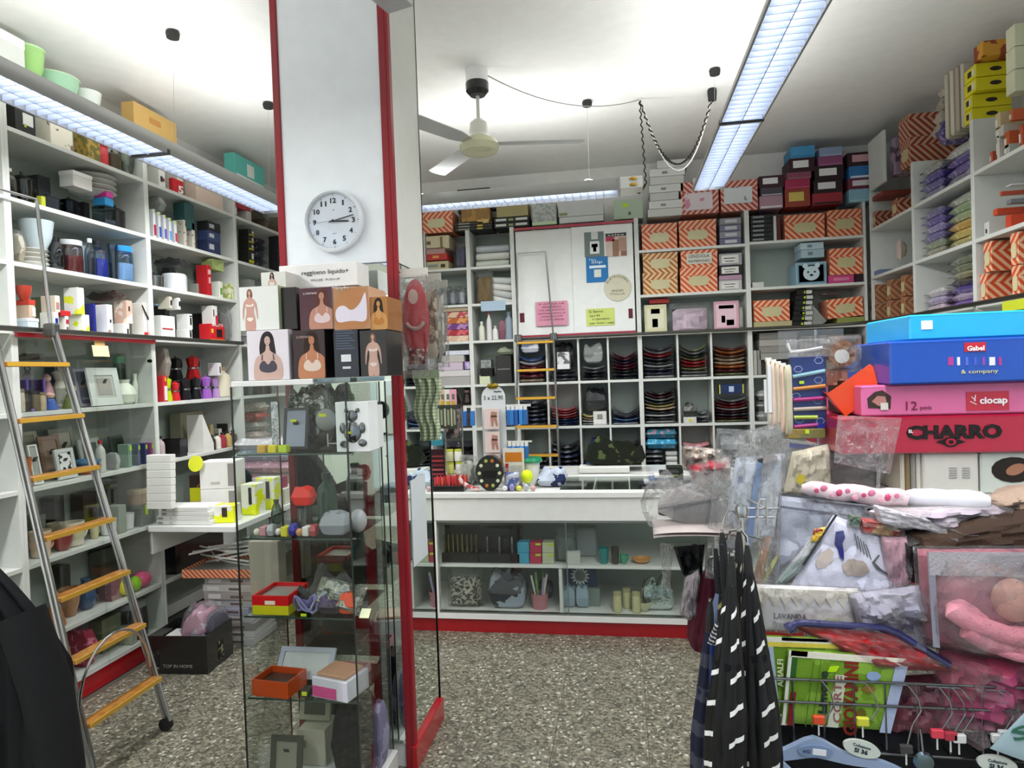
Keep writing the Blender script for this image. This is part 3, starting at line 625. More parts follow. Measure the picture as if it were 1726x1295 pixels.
def I(x0,y0,x1,y1,kind,name,label,d=None,cat=None,z=None,rot=None,grp=None,off=0.0,hold=None,z1=None,plane=None,tilt=0,sup=True,suf=None,turn=0,**kw):
    """one thing standing on the wall shelving, placed by where its front face is seen"""
    wl=ROW['w']; rnd_kind=kind in ('bottle','jar','mug','bowl','pot','stack','moka','vase','ball','figure','lantern','basket','brush')
    ym,xm=(y0 + y1)/2,(x0 + x1)/2; fr=FRONT[wl] if plane is None else plane
    sg={'B':1,'L':-1,'R':1}[wl]; fr=fr + sg*off
    dd=d if d is not None else DEPTH.get(kind,.15)
    if wl == 'L' and kind == 'box' and plane is None:dd=min(dd,.085)
    if wl == 'B':
        u0,u1=atY(x0,ym,fr).x,atY(x1,ym,fr).x; zt,zb=atY(xm,y0,fr).z,atY(xm,y1,fr).z
    else:
        u0,u1=atX(x0,ym,fr).y,atX(x1,ym,fr).y; zt,zb=atX(xm,y0,fr).z,atX(xm,y1,fr).z
        if not rnd_kind and kind not in ('card','frame'):
            if wl == 'L':u0=min(atX(x0,ym,fr - dd).y,u1 - .35*(u1 - u0))
            else:u1=min(atX(x1,ym,fr + dd).y,u0 - .35*(u0 - u1))
        if wl == 'R':u0,u1=-u0,-u1
    u0,u1=min(u0,u1),max(u0,u1); cell=None
    if plane is None:                            # keep inside the bay it stands in
        m_=(u0 + u1)/2
        for c_ in UNITS:
            if c_[0] == wl and c_[1] - .03 <= m_ <= c_[2] + .03:cell=c_; break
    if cell and zb < 2.80 - (.0 if wl == 'B' else -.2):u0,u1=max(u0,cell[1]),min(u1,cell[2]); u1=max(u1,u0 + .012)
    w=(u1 - u0)*.985
    if plane is None:dd=min(dd,.285 - off)
    if rnd_kind:dd=w
    if rnd_kind and w > .285 - off:w=dd=.285 - off
    uc_=(u0 + u1)/2
    def pos(u,dep):return {'B':(u,fr + dep),'L':(fr - dep,u),'R':(fr + dep,-u)}[wl]
    x,y=pos(uc_,dd/2 + .002)
    if z is None:z=snap(x,y,zb)
    h=max((z1 if z1 is not None else zt) - z,.006)
    if cell:
        for s_ in cell[3]:
            if s_ > z + .02:h=min(h,s_ - .026 - z); break
    if rnd_kind and kind in ('pot','stack','mug','moka','basket'):w=min(w,dd)
    if kind == 'pot':w *= .76
    if kind == 'moka':w *= .85
    base={'B':0,'L':R(90),'R':R(-90)}[wl]
    P=KINDS[kind](w,dd,h,**kw) if kind != 'custom' else kw['parts'](w,dd,h)
    lab=(label + ' ' + (ROW['suf'] if suf is None else suf)).strip()
    t=thing(name,lab,cat or name.split('_')[-1],P,(x,y,z + .0012),(R(tilt),0,base + R(turn)) if rot is None else rot,grp or ROW['grp'])
    if sup:
        if wl == 'B':support(x - w/2,x + w/2,y - dd/2,y + dd/2,z + h)
        else:support(x - dd/2,x + dd/2,y - w/2,y + w/2,z + h)
    return t

# ================================================================== goods on the wall beside the ladder
row('L','on top of the shelving above the silver light')
I(-30,50,42,108,'box','storage_box','long white lidded box',z=3.12,c='d9dcd4',lid='eceee8',d=.25)
I(48,80,90,132,'bowl','plastic_basin','deep translucent green basin',z=3.12,c='9fcf7c',fin='gloss',rim='c5e8b0',cat='basin')
I(94,128,154,165,'bowl','salad_bowl','pale green salad bowl',z=3.12,c='a8d3b0',fin='gloss',rim='cfe6c4',cat='bowl')
I(150,155,183,182,'bowl','mixing_bowl','small white bowl',z=3.12,c='dfe4dc',cat='bowl')
I(205,184,298,238,'box','cardboard_carton','tan cardboard carton',z=3.12,c='cfa862',d=.26,tags=(('c08848',.35,.6,.5,.7),),cat='carton')
I(378,266,446,300,'box','flat_carton','turquoise and white carton',z=3.12,c='63c2b4',d=.26,tags=(('e8ece8',.05,.95,.06,.22),('e8ece8',.4,.62,.3,.8)),cat='carton')
row('L','on the shelf just under the silver light')
I(0,172,60,217,'box','black_carton','black carton with a white tag',z=2.83,c='232323',d=.24,tags=(('d9dcd4',.35,.85,.3,.7),('b8c832',.4,.5,.22,.32)),cat='carton')
I(61,200,123,243,'box','shoe_box','cream shoe box with brown sketches',z=2.83,c='e4decb',c2='8c705a',th=.63,sc=22,d=.22,cat='shoe box')
I(124,218,169,262,'box','gift_box','golden floral patterned box',z=2.83,c='a98a3e',c2='6d6a35',th=.5,sc=30,d=.2,cat='gift box')
I(170,243,190,278,'jar','tin_can','red tin can',z=2.83,c='c4202c',fin='gloss',lid='b01a26',cat='tin')
I(192,252,220,290,'pot','glass_casserole','brown glass casserole',z=2.83,c='4e4636',fin='gloss',cat='casserole')
I(217,258,243,299,'bowl','crystal_bowl','cut crystal bowl',z=2.83,c='e4e8e4',fin='glass',cat='bowl')
I(248,276,279,315,'box','coffee_set_box','white cup-set box with black cup print',z=2.83,c='dcdbd3',d=.2,tags=(('2a2522',.2,.5,.25,.5,'cup_print'),('8e2222',.6,.8,.3,.45,'cup_print')),cat='carton')
I(280,286,309,303,'box','white_carton','white carton stacked behind the red five box',z=2.83,c='dcdad2',d=.2,off=.03,cat='carton')
tb=I(285,302,310,323,'box','red_box','small red box marked with a white five',z=2.83,c='c41f28',d=.03,off=-.0,cat='box')
letters(tb,'5',.05,.05,(.02,-.017,.03),mt('f2efe8'),bold=.03)
I(312,302,376,346,'box','long_carton','long pale pink carton',z=2.83,c='d9c2b2',d=.15,cat='carton')
I(378,344,400,362,'box','grey_shirt_box','small grey shirt box',z=2.83,c='8e8b84',d=.2,tags=(('cfcdc6',.2,.8,.2,.8),),cat='shirt box')
I(402,352,424,370,'box','shirt_box','pale grey shirt box beside the dark bag',z=2.83,c='b9b6ad',d=.2,cat='shirt box')
I(378,324,424,345,'box','crimson_box','crimson flat box lying over two grey boxes',c='a3283a',c2='c45a5a',th=.66,d=.22,cat='gift box',z=2.905)
I(426,352,456,388,'heap','brown_bag','dark brown packed bag',z=2.83,c='3a2a20',c2='55402c',d=.22,cat='bag')
I(458,362,486,400,'heap','tan_bag','grey brown packed bag',z=2.83,c='6d6250',d=.22,cat='bag')
row('L','on the high shelf of pans behind the glass-door cabinet top',None)
row('L','on the pan shelf')
I(14,283,36,337,'bottle','glass_decanter','clear glass decanter',c='cfd2c4',cap='cfd2c4',cat='decanter')
I(37,288,80,350,'pot','glass_canister','olive green glass canister',c='8f8f2e',fin='glass',lc='7c7f2a',cat='canister')
I(62,330,78,352,'box','green_card_box','small lime boxed item',c='b4b83a',d=.03,off=-.01,cat='box')
I(82,325,120,368,'pot','frying_pan','black lidded pan',c='20242a',cat='pan')
I(118,330,150,372,'pot','saucepan','dark grey lidded saucepan',c='2b3138',fin='metal',cat='pan')
I(100,288,156,322,'box','white_appliance_box','white lidded box on top of the pans',c='d9d7d2',lid='e4e4e0',d=.2,z=2.655,cat='box')
I(155,345,196,382,'box','food_container','clear food container with blue and magenta lids',c='c3d4d6',fin='glass',d=.22,cat='container')
I(156,330,193,345,'box','blue_tub','blue plastic tub on the clear food container',c='2f86b8',fin='gloss',d=.2,cat='lid',ch=.006)
I(158,320,192,331,'box','magenta_tub','magenta plastic tub over the blue one',c='c43a8c',fin='gloss',d=.2,cat='lid',ch=.004)
I(160,296,214,320,'stack','plate_stack','stack of white plates',c='cfcfc8',n=4,cat='plates',z=2.665)
I(198,345,228,386,'pot','roasting_pan','black roasting pan with a price tag',c='1c1c1c',cat='pan')
for k in range(5):I(252 + 9*k,352 + 5*k,263 + 9*k,396 + 4*k,'box','toothbrush_pack',['red','blue','violet','pale blue','white'][k] + ' and white blister pack, %s of the row' % ['first','second','third','fourth','last'][k],c='e4e6ea',d=.10,tags=((['b02a4a','3a5ab0','6a5ab8','6aa0d8','c04a5a'][k],.1,.9,.08,.45),('b8d840',.3,.7,.86,.96)),grp='blister packs beside the pans',cat='pack')
I(252,328,282,352,'heap','clear_bag','crumpled clear bag over the blister packs',c='9a9c98',z=2.68,d=.2,cat='bag')
I(292,340,328,366,'box','teal_carton','dark teal carton',c='2c5656',d=.2,z=2.62,cat='carton')
for k in range(2):I(302 + 14*k,370 + 5*k,315 + 14*k,404 + 5*k,'box','beige_carton','beige printed carton ' + ['touching the blister packs','next to the navy ones'][k],c='c8c2b4',c2='5e5244',th=.58,sc=24,d=.14,cat='carton')
for k in range(3):I(332,404 - 16*k,372,421 - 16*k,'box','navy_carton',['bottom','middle','topmost'][k] + ' navy carton of three',c=['2a3354','39466e','1d2128'][k],d=.2,tags=(('b9bcc0',.1,.45,.3,.7),),cat='carton',grp='navy cartons')
for k in range(4):I(402,420 - 12*k,428,432 - 12*k,'box','yellow_edged_box',['lowest','second','third','topmost'][k] + ' black box with yellow edge',c='1e1e18',d=.22,tags=(('b8b023',.05,.95,.1,.3),('cfcabc',.6,.9,.4,.8)),cat='shirt box',grp='yellow-edged boxes')
for k in range(4):I(430,432 - 11*k,452,444 - 11*k,'garment','folded_shirt',['lowest','second','third','topmost'][k] + ' dark shirt pack next to yellow-edged boxes',c=['2a2a30','45404a','22242c','3a3640'][k],d=.22,cat='shirt',grp='dark shirt packs')
for k in range(5):I(453,438 - 10*k,482,449 - 10*k,'box','slim_shirt_box',['lowest','second','third','fourth','topmost'][k] + ' black shirt box with pale label',c='232326',d=.22,tags=(('b4b2aa',.2,.8,.2,.75),),cat='shirt box',grp='black shirt boxes')
row('L','on the shelf of clear plastic ware')
I(18,392,46,445,'heap','beige_bag','beige goods in a clear bag',c='b9b2a0',c2='8e8672',cat='bag',d=.18,film='f0f0ee')
I(48,420,100,455,'stack','basket_stack','stack of white dish baskets',c='d6d4cc',n=4,cat='baskets')
I(62,372,106,420,'bowl','plastic_bucket','frosted plastic bucket on the dish baskets',c='b9c6ca',fin='gloss',cat='bucket')
I(96,400,119,458,'vase','measuring_jug','smoky plastic jug',c='8a9098',fin='glass',cat='jug')
I(120,404,151,464,'jar','storage_jar','clear jar with dark red contents',c='e0d4d4',lid='c8cccc',fill='7a3a3c',cat='jar')
I(153,402,166,466,'bottle','oil_bottle','slim clear oil bottle',c='d0dce0',cap='d8dde0',cat='bottle')
I(167,406,191,470,'bottle','water_bottle','water bottle half full of blue',c='d4e0ea',cap='20242c',fill='2c3ca8',cat='bottle')
I(192,412,205,472,'vase','drinking_glass','tall clear drinking glass',c='d8e0e4',fin='glass',cat='glass',prof=[(.7,0),(.75,.02),(1,1),(.95,1),(.7,.05),(0,.05)])
I(206,414,236,476,'jar','drink_dispenser','clear dispenser with bright blue lid',c='c4dcec',lid='2f8fd0',fill='c9d4ea',cat='dispenser')
I(252,450,264,486,'pot','steel_cup','small steel cup',c='8f9294',fin='metal',lid=False,cat='cup')
I(264,458,296,490,'pot','steel_pot','shiny steel pot',c='b4b8ba',fin='metal',cat='pot')
I(270,432,322,460,'heap','wrapped_pan','black pan wrapped in crinkled film',c='222224',cat='pan',z=2.36,d=.2)
I(299,462,325,494,'vase','white_canister','white canister with a black stripe',c='d2d4d6',prof=[(1,0),(1,.9),(.9,1),(.01,1)],cat='canister')
I(327,478,336,497,'box','small_grey_box','small grey box',c='7a7a70',d=.12,cat='box')
I(337,446,357,500,'box','tall_red_box','tall red box',c='b01f26',d=.18,tags=(('d8a0a0',.2,.8,.7,.85),('d8a0a0',.3,.7,.4,.6)),cat='box')
I(360,474,376,502,'box','white_green_box','white and green box',c='d8dcd0',d=.16,tags=(('6a9a3a',.2,.7,.2,.6),),cat='box')
I(377,478,394,506,'box','lime_patterned_box','lime leaf patterned box',c='a8b060',c2='d4d8b0',sc=30,d=.16,cat='box')
I(340,436,378,462,'box','olive_carton','olive green carton laid on the red box',c='7c8a50',c2='98a468',d=.18,z=2.39,cat='carton')
I(405,470,430,487,'box','grey_carton','grey carton behind the column boxes',c='8c8c86',d=.2,cat='carton')
row('L','on the shelf over the red strip')
I(22,536,66,561,'box','pale_blue_box','pale blue lidded box',c='c4d4e0',lid='d8e2e8',d=.2,cat='box')
I(30,505,60,536,'box','pink_tin','red-lidded biscuit tin',c='c4ac96',lid='b83c2c',d=.16,tags=(('e8dccc',.45,.95,.1,.6),),cat='tin')
I(40,482,62,506,'bowl','orange_bowl','orange red bowl on the biscuit tin',c='b03a28',cat='bowl')
I(79,526,100,563,'box','kitchen_scale_box','white box with blue print',c='e4e4dc',d=.16,tags=(('24409a',.15,.7,.3,.7),('8ab0d8',.3,.5,.5,.65)),cat='box')
I(101,533,117,564,'box','peeler_box','white box with red peeler print',c='e4e2da',d=.16,tags=(('a82a3a',.1,.8,.55,.8),('6a4a4a',.2,.6,.2,.35)),cat='box')
I(118,530,152,566,'box','lime_mug_box','lime and white mug box',c='e4e8dc',c2='d4e024',th=.52,sc=16,d=.15,cat='box')
I(79,523,120,531,'box','red_tray','flat red tray bridging two boxes',c='b81f24',fin='gloss',d=.16,cat='tray')
I(78,498,102,523,'box','beige_tea_box','beige box with mauve print',c='d8ccb8',d=.14,tags=(('a87878',.2,.7,.2,.6),),cat='box')
I(110,484,143,530,'box','tall_lime_box','tall lime and white box',c='e0e6e0',c2='dce43c',th=.5,sc=12,d=.15,cat='box')
I(153,512,163,567,'box','navy_box','narrow navy box',c='22287c',d=.16,cat='box')
I(164,513,191,569,'box','grinder_box','white appliance box with black print',c='e4e4ea',d=.16,tags=(('2a2a30',.42,.62,.42,.52),('9a8878',.05,.5,.02,.18)),cat='box')
I(192,545,219,570,'box','timer_box','small white box with black print',c='dcdcd6',d=.15,tags=(('26262a',.55,.75,.2,.6),),cat='box')
I(195,506,224,545,'box','thermos_box','cream carton with a brown sketch',c='c9a896',c2='e2d0c0',sc=8,d=.15,tags=(('4a3c34',.3,.5,.55,.75),),cat='carton')
t=I(226,510,252,570,'box','whisk_box','white box with black whisk over red base',c='e6e4dc',d=.16,tags=(('c0262c',0,1,0,.16),),cat='box')
obj('print',MB().tube([(-.03,-.0485,.19),(.025,-.0485,.10)],.0045,6).mesh('print',mt('2a1e1c')),t)
I(160,490,215,512,'heap','dark_hair_bag','dark fluffy pack over the boxes',c='2c1a18',cat='pack',z=2.09,d=.2)
I(252,532,296,577,'box','white_kettle_box','white box with a red swoosh',c='e2e4de',d=.2,tags=(('c02c38',.05,.8,.42,.47),),cat='box')
I(252,512,270,530,'heap','blue_bag','small blue crinkled pack',c='5a9ac8',cat='pack',z=2.085,d=.1)
for k in range(2):
    I(303,555 - 26*k,325,580 - 26*k,'box','coffee_maker_box',['lower','upper'][k] + ' white box with black coffee maker',c='e6e6e2',d=.18,tags=(('1c1c1e',.42,.72,.3,.75,'coffee_maker_print'),('1c1c1e',.35,.8,.82,.9)),cat='box',grp='coffee maker boxes')
    I(278 + 14*k,500 + 2*k,291 + 14*k,527 + k,'box','espresso_box',['cream','white'][k] + ' espresso box stacked high',c=['c8c2b0','e2e2dc'][k],d=.16,z=2.075,tags=(('1f1f20',.3,.75,.3,.7,'coffee_maker_print'),),cat='box',grp='espresso boxes')
I(344,515,367,547,'box','cup_box','white box with red corner',c='e0dcd6',d=.14,z=2.0,tags=(('b8303a',.55,1,.0,.5),('4a3a3a',.1,.25,.45,.8)),cat='box')
t=I(336,546,379,582,'box','red_coffee_box','red and yellow box with black coffee pot print',c='c9222a',d=.16,tags=(('e0a030',0,1,.0,.16),('1a1412',.45,.8,.3,.72,'coffee_pot_print'),('e8c040',.08,.2,.5,.72)),cat='box')
letters(t,'BIALETTI',.12,.02,(0,-.045,.12),mt('f0e8e0'))
I(366,512,392,575,'bag','clear_bag_of_tools','clear bag of grey kitchen tools',c='7c7c78',d=.12,cat='bag')
row('L','behind the glass doors, top glazed shelf')
I(50,596,80,622,'heap','dark_wreath','dark ring of beads',c='24221f',cat='beads',z=1.74,d=.15)
I(47,618,79,662,'lantern','purple_lantern','purple lantern',z=1.49,cat='lantern')
for k,(x,c_,l_) in enumerate(((34,'c8bfa8','cream lidded pot'),(44,'3c3630','black topped jar'),(60,'6a5a40','small brown bottle'),(70,'b8a888','ivory jar'))):
    I(x,655 + 2*k,x + 13,689,'jar','small_jar',l_,c=c_,fin='ceramic',lid=['8a8070','1c1a18','2c2620','8a7a60'][k],z=1.49,cat='jar',off=-.005)
I(84,661,108,687,'figure','blue_figurine','blue robed figurine with pale pink head',c='3a5aa8',head='e8c0b0',hat='e6b8a8',z=1.49,cat='figurine')
I(80,630,98,660,'figure','pink_figurine','pink figurine',c='b88a90',head='e0c4b8',z=1.56,cat='figurine',off=.1)
I(102,612,124,672,'vase','silver_statue','ornate pale silver statue',c='b4b4a4',prof=[(.7,0),(.8,.05),(.5,.1),(.7,.3),(.9,.45),(.5,.6),(.7,.7),(.95,.8),(.3,.84),(.2,1),(.01,1)],z=1.49,cat='statue',off=.08)
I(121,648,144,684,'figure','olive_gnome','olive green gnome with pale face',c='6e7a3c',head='d8c8a8',hat='b8a878',z=1.49,cat='gnome')
I(138,622,162,682,'frame','arched_mirror','small grey mirror on a stand',c='9a9aa8',inner='606070',z=1.49,cat='mirror',off=.06)
I(160,620,212,681,'frame','white_photo_frame','large white photo frame with grey print',c='cfd4cc',inner='b8b8ae',bw=.2,mount='a39f98',z=1.49,cat='frame')
I(203,598,231,652,'jar','green_glass_jar','tall green glass jar',c='86c49a',lid='6aa87e',z=1.49,cat='jar',off=.14)
I(212,640,242,679,'vase','round_white_vase','round white vase',c='dde2d0',z=1.49,cat='vase')
I(229,630,253,672,'vase','white_flower_pot','white flower-shaped pot',c='d8e0ce',z=1.49,cat='pot',off=.07,prof=[(.5,0),(.9,.3),(1,.6),(.6,.8),(.8,1),(.3,.95),(.01,.9)])
t=thing('note_card','yellowed note hanging from the red strip on the glass door','note',[('card',MB().box(-.0015,.0015,-.055,.055,-.03,.03),mt('e8dca8')),('tape',MB().box(-.002,.001,-.035,.035,.03,.075),mt('b8925a'))],(-2.756,3.13,1.79),(0,R(-8),0))
t=thing('door_knob','small dark knob on the glass door edge','knob',[('knob',MB().lathe([(.008,0),(.012,.012),(.01,.02),(.001,.022)],12).xf(Matrix.Translation((-2.768,3.50,1.74)) @ Matrix.Rotation(R(90),4,'Y')),mt('3c3c3a','metal'))])
row('L','behind the glass doors, on the photo frame shelf')
I(40,772,62,814,'basket','orange_basket','orange woven basket',c='c06a2c',z=1.13,cat='basket')
I(62,750,78,805,'frame','slim_photo_frame','slim white frame with lime sticker',c='e0e4e0',inner='a8a89c',z=1.13,cat='frame')
I(44,728,80,800,'frame','beige_photo_frame','tall beige photo frame',c='b4b098',inner='8a8a74',z=1.13,cat='frame',off=.13)
I(80,735,116,800,'frame','brown_photo_frame','brown photo frame',c='8a6c5a',inner='a08a78',z=1.13,cat='frame',off=.07)
I(98,722,140,790,'frame','grey_photo_frame','wide grey green frame',c='8f9280',inner='b4b4a0',z=1.13,cat='frame',off=.17)
I(104,757,136,800,'frame','dancer_photo_frame','silver frame with a dark dancer picture',c='c8ccc8',inner='e0e0dc',c2='1e1e1e',z=1.13,cat='frame')
I(144,740,180,796,'frame','silver_photo_frame','silver frame with dark green picture',c='b8beb4',inner='5c6c5c',z=1.13,cat='frame',off=.1)
I(150,784,184,794,'bowl','orange_dish','orange dish',c='d8702c',z=1.13,cat='dish')
I(150,775,184,785,'bowl','blue_dish','bright blue dish in the orange one',c='2c8cc8',z=1.16,cat='dish')
I(186,765,204,784,'heap','grey_trinkets','grey trinket pack',c='a8aca8',cat='trinkets',d=.08,z=1.13)
I(196,735,222,765,'frame','leafy_photo_frame','dark green leafy frame',c='3c4c3c',inner='2c3c30',z=1.13,cat='frame',off=.16)
I(220,722,256,765,'frame','olive_clock','olive desk clock',c='7a7c68',inner='4a5044',mount='b8bab0',z=1.13,cat='frame',off=.12)
for k,(x,c_,n_) in enumerate(((206,'7f9a86','pale green'),(226,'5a6478','slate blue'),(238,'2c3070','navy'),(249,'a04a80','plum'))):
    I(x,750 - k,x + (17 if k == 0 else 11),776,'box','gift_carton',n_ + ' little gift box',c=c_,d=.07,tags=(('b8e030',.3,.8,.72,.92,'price_sticker'),),z=1.13,cat='gift box')
I(170,742,182,772,'bottle','red_bottle','slim bottle with a red top',c='c8c8c0',cap='b03038',fin='gloss',z=1.13,cat='bottle')
row('L','behind the glass doors, on the mug shelf')
I(216,852,259,878,'box','grey_tin_box','dark grey tin box with lime sticker',c='7a7e78',d=.2,z=.77,tags=(('b8d838',.35,.55,.5,.95,'price_sticker'),),cat='tin')
I(215,828,255,852,'box','rose_tin_box','rose and cream tin box',c='b8a08e',d=.2,lid='c8b8a0',tags=(('c8d840',.55,.75,.3,.7,'price_sticker'),),cat='tin')
I(178,855,214,884,'box','grey_green_box','grey green box',c='8a9284',d=.2,z=.77,cat='box')
I(186,872,216,899,'mug','white_cup','white cup with a big handle',c='e0e2e0',z=.77,cat='cup',off=-.0)
I(216,866,240,891,'mug','small_white_cup','small white cup nearest the unit post',c='e4e4e4',z=.77,cat='cup')
I(123,880,163,918,'mug','cream_mug','large cream mug with lime sticker',c='d6ceb4',z=.77,band='c9c49c',cat='mug')
I(94,882,124,914,'mug','tan_mug','tan mug',c='b4ac8c',z=.77,cat='mug',off=.1)
I(68,895,105,935,'mug','peach_mug','cream and peach mug with lime sticker',c='d8c0a4',z=.77,band='e0b89c',cat='mug')
I(106,903,134,922,'bowl','ruby_bowl','small ruby glass bowl',c='8a1c1c',fin='gloss',z=.77,cat='bowl')
I(160,885,174,906,'mug','yellow_mug','pale yellow mug',c='c8c090',z=.77,cat='mug',off=.05)
I(62,866,86,900,'jar','dark_pot','grey lidded pot',c='6c7064',lid='54584c',fin='ceramic',z=.77,cat='pot',off=.14)
row('L','behind the glass doors, on the toy bowl shelf')
I(92,996,120,1028,'figure','orange_figurine','orange and green hen figurine',c='a8643c',head='c88048',z=.40,cat='figurine')
I(118,992,146,1020,'bowl','striped_bowl','red and yellow patterned bowl',c='a87850',z=.40,cat='bowl',off=.05)
I(146,975,172,1012,'vase','blue_pitcher','dark blue pitcher',c='24486c',z=.40,cat='pitcher',off=.05)
I(165,978,206,1002,'box','mauve_box','mauve patterned box',c='7c5058',c2='9a7c78',d=.15,z=.40,cat='box',off=.04)
I(212,976,233,1003,'ball','yellow_cup','yellow round cup',c='e0d814',z=.40,cat='cup')
I(229,972,245,994,'ball','lime_cup','lime round cup',c='8fc81c',z=.40,cat='cup')
I(240,964,264,990,'ball','pink_cup','pink round cup',c='e05a88',z=.40,cat='cup')
I(208,925,262,972,'heap','green_plant_pack','dark green artificial leaves',c='39402c',c2='5c5a3c',z=.50,d=.16,cat='leaves',off=.12)
row('L','behind the glass doors, on the bottom shelf')
I(116,1072,170,1100,'garment','pink_towel','folded dark pink towel',c='9c3448',fin='cloth',z=.12,d=.2,cat='towel')
I(150,1045,206,1100,'box','green_carton','dull green carton',c='6c7458',d=.2,z=.12,cat='carton',off=.08)
I(205,1060,232,1085,'box','pale_carton','pale carton',c='a8aa98',d=.15,z=.12,cat='carton')
I(226,1012,262,1062,'jar','glass_canister','tall clear glass canister',c='c8ccc8',z=.12,lid='8c8e8c',cat='canister')
row('L','on the open shelf of coffee pots')
I(262,634,283,673,'box','candy_pack','red and white striped candy pack',c='c82c34',d=.08,z=1.49,tags=(('e8e0dc',.2,.8,.05,.6),('e0c040',.4,.6,.78,.94)),cat='pack')
I(264,585,290,636,'heap','crystal_bag','clear crinkled bag of glasses',c='8c8478',z=1.63,d=.16,cat='bag')
I(284,634,301,672,'moka','lime_moka_pot','lime green moka pot',c='b8d414',z=1.49,cat='moka pot')
I(298,642,315,672,'moka','red_moka_pot','small red moka pot',c='c8242c',z=1.49,cat='moka pot')
I(316,636,333,671,'moka','black_moka_pot','black moka pot beside the red one',c='17181c',z=1.49,cat='moka pot')
I(334,634,352,670,'moka','black_moka_pot','black moka pot beside the purple one',c='17181c',z=1.49,cat='moka pot')
I(351,632,368,670,'moka','purple_moka_pot','purple moka pot',c='9a5cb8',z=1.49,cat='moka pot')
I(366,634,378,669,'moka','violet_moka_pot','pale violet moka pot',c='b48cc8',z=1.49,cat='moka pot',off=.02)
I(300,600,322,634,'moka','dark_coffee_pot','black espresso pot raised behind',c='121214',z=1.62,cat='moka pot',off=.12)
I(330,598,352,634,'moka','bright_red_moka_pot','bright red moka pot raised behind',c='cc1c24',z=1.62,cat='moka pot',off=.06)
thing('display_step','low black step carrying the raised coffee pots','step',[('step',MB().box(-3.05,-2.92,3.62,4.3,1.492,1.617,0,.003),mt('1c1a1a'))])
I(357,612,374,634,'box','moka_spare_box','small white box on the moka pots',c='dcdad8',d=.08,z=1.645,tags=(('2c2c30',.4,.6,.2,.7),),cat='box')
I(379,618,396,668,'bottle','oil_cruet','cream cruet with wooden stopper',c='cfc8b0',cap='9a7c54',fin='gloss',z=1.49,cat='cruet')
for k in range(3):I(408 + 20*k,646,425 + 20*k,666,'jar','glass_tumbler',['smoky','pale','amber'][k] + ' glass tumbler in the corner unit',c=['8c9494','c4ccc8','a89468'][k],lid='b8b8b0',z=1.49,cat='tumbler')
row('L','on the make-up shelf of the open unit')
I(272,735,282,765,'bottle','perfume_bottle','pale perfume bottle',c='b8a8a8',cap='30282c',fin='gloss',z=1.13,cat='perfume')
I(280,742,316,765,'crate','make_up_stand','black make-up stand',c='1a181a',fin='gloss',z=1.13,d=.16,cat='stand')
I(286,688,345,740,'box','olive_gift_box','large olive grey box',c='8a8872',d=.1,z=1.13,z1=1.40,cat='gift box',off=.16)
def wedge(w,d,h):return [('side',MB().prism([(-w/2,0),(w/2,0),(w/2,h*.2),(-w/2,h)],-d/2,-d/2 + .006),mt('e8e6de','gloss')),('side',MB().prism([(-w/2,0),(w/2,0),(w/2,h*.2),(-w/2,h)],d/2 - .006,d/2),mt('e8e6de','gloss')),('back',MB().box(-w/2,-w/2 + .006,-d/2 + .006,d/2 - .006,0,h),mt('e0ded6','gloss')),('bottom',MB().box(-w/2 + .006,w/2,-d/2 + .006,d/2 - .006,0,.01),mt('e0ded6','gloss'))]
I(316,700,360,760,'custom','display_stand','white wedge-shaped display stand',z=1.13,d=.12,parts=wedge,cat='stand')
for k in range(3):I(345 + 14*k,700 - 5*k,360 + 14*k,740 - 2*k,'box','cosmetic_box',['gold topped','white lipped','black banded'][k] + ' cosmetic box',c=['b4a67a','dcd8cc','38342e'][k],d=.1,z=1.13,z1=[1.30,1.26,1.29][k],off=.1,cat='cosmetics')
for k in range(6):I(350 + 9*k,735 - 2*k,358 + 9*k,753 - 3*k,'bottle','lipstick',['rose','black','cream','ruby','gold','dark'][k] + ' capped lipstick',c=['c88a90','2a2a2a','dcd4c4','982c3c','b49a5c','4a2c30'][k],cap='2a2826',fin='gloss',z=1.13,cat='lipstick',grp='lipsticks on the make-up shelf',off=.0)
I(392,722,415,742,'heap','hair_clips','dark tangle of hair clips',c='33342e',d=.14,z=1.13,cat='hair clips')
row('L','in the corner unit of folded linens')
for k,(a,c_,l_) in enumerate(((745,'b8a8a0','grey bowl pack'),(722,'9c9a8e','olive towel pack'),(704,'a84a40','terracotta cloth'),(690,'c4bcac','cream dish pack'))):
    I(410,a - 20,458,a,'garment','linen_pack',l_,c=c_,z=1.13 + .075*k,z1=1.13 + .075*k + .07,d=.22,cat='linen')
row('L','on the white worktop')
for k in range(7):I(273,838 - 11*k,297,849 - 11*k,'box','slim_white_box',['lowest','second','third','fourth','fifth','sixth','topmost'][k] + ' slim white box against the post',c='e6e6de',d=.16,plane=-2.59,z=.875 + .045*k,z1=.918 + .045*k,cat='box',grp='slim white boxes against the post')
row('L','at the back of the pan shelf')
I(84,300,118,326,'pot','black_casserole','tall black casserole',c='17181b',z=2.50,z1=2.66,cat='casserole',off=.0) if False else None
I(40,262,84,290,'box','grey_steamer_box','dark grey carton',c='3c4044',z=2.50,z1=2.72,d=.1,off=.18,cat='carton')
I(122,296,150,330,'box','black_baking_box','black baking tray carton',c='1c1e22',z=2.50,z1=2.65,d=.1,off=.18,cat='carton')
I(214,325,236,352,'box','dark_grill_box','near-black grill carton with white label',c='201f1e',z=2.50,z1=2.70,d=.1,off=.17,tags=(('b9c0b4',.2,.7,.4,.6),),cat='carton')
row('L','at the back of the clear plastic shelf')
I(108,385,150,420,'box','frosted_box','frosted grey food box',c='a4acb0',fin='gloss',z=2.20,z1=2.42,d=.08,off=.19,cat='box')
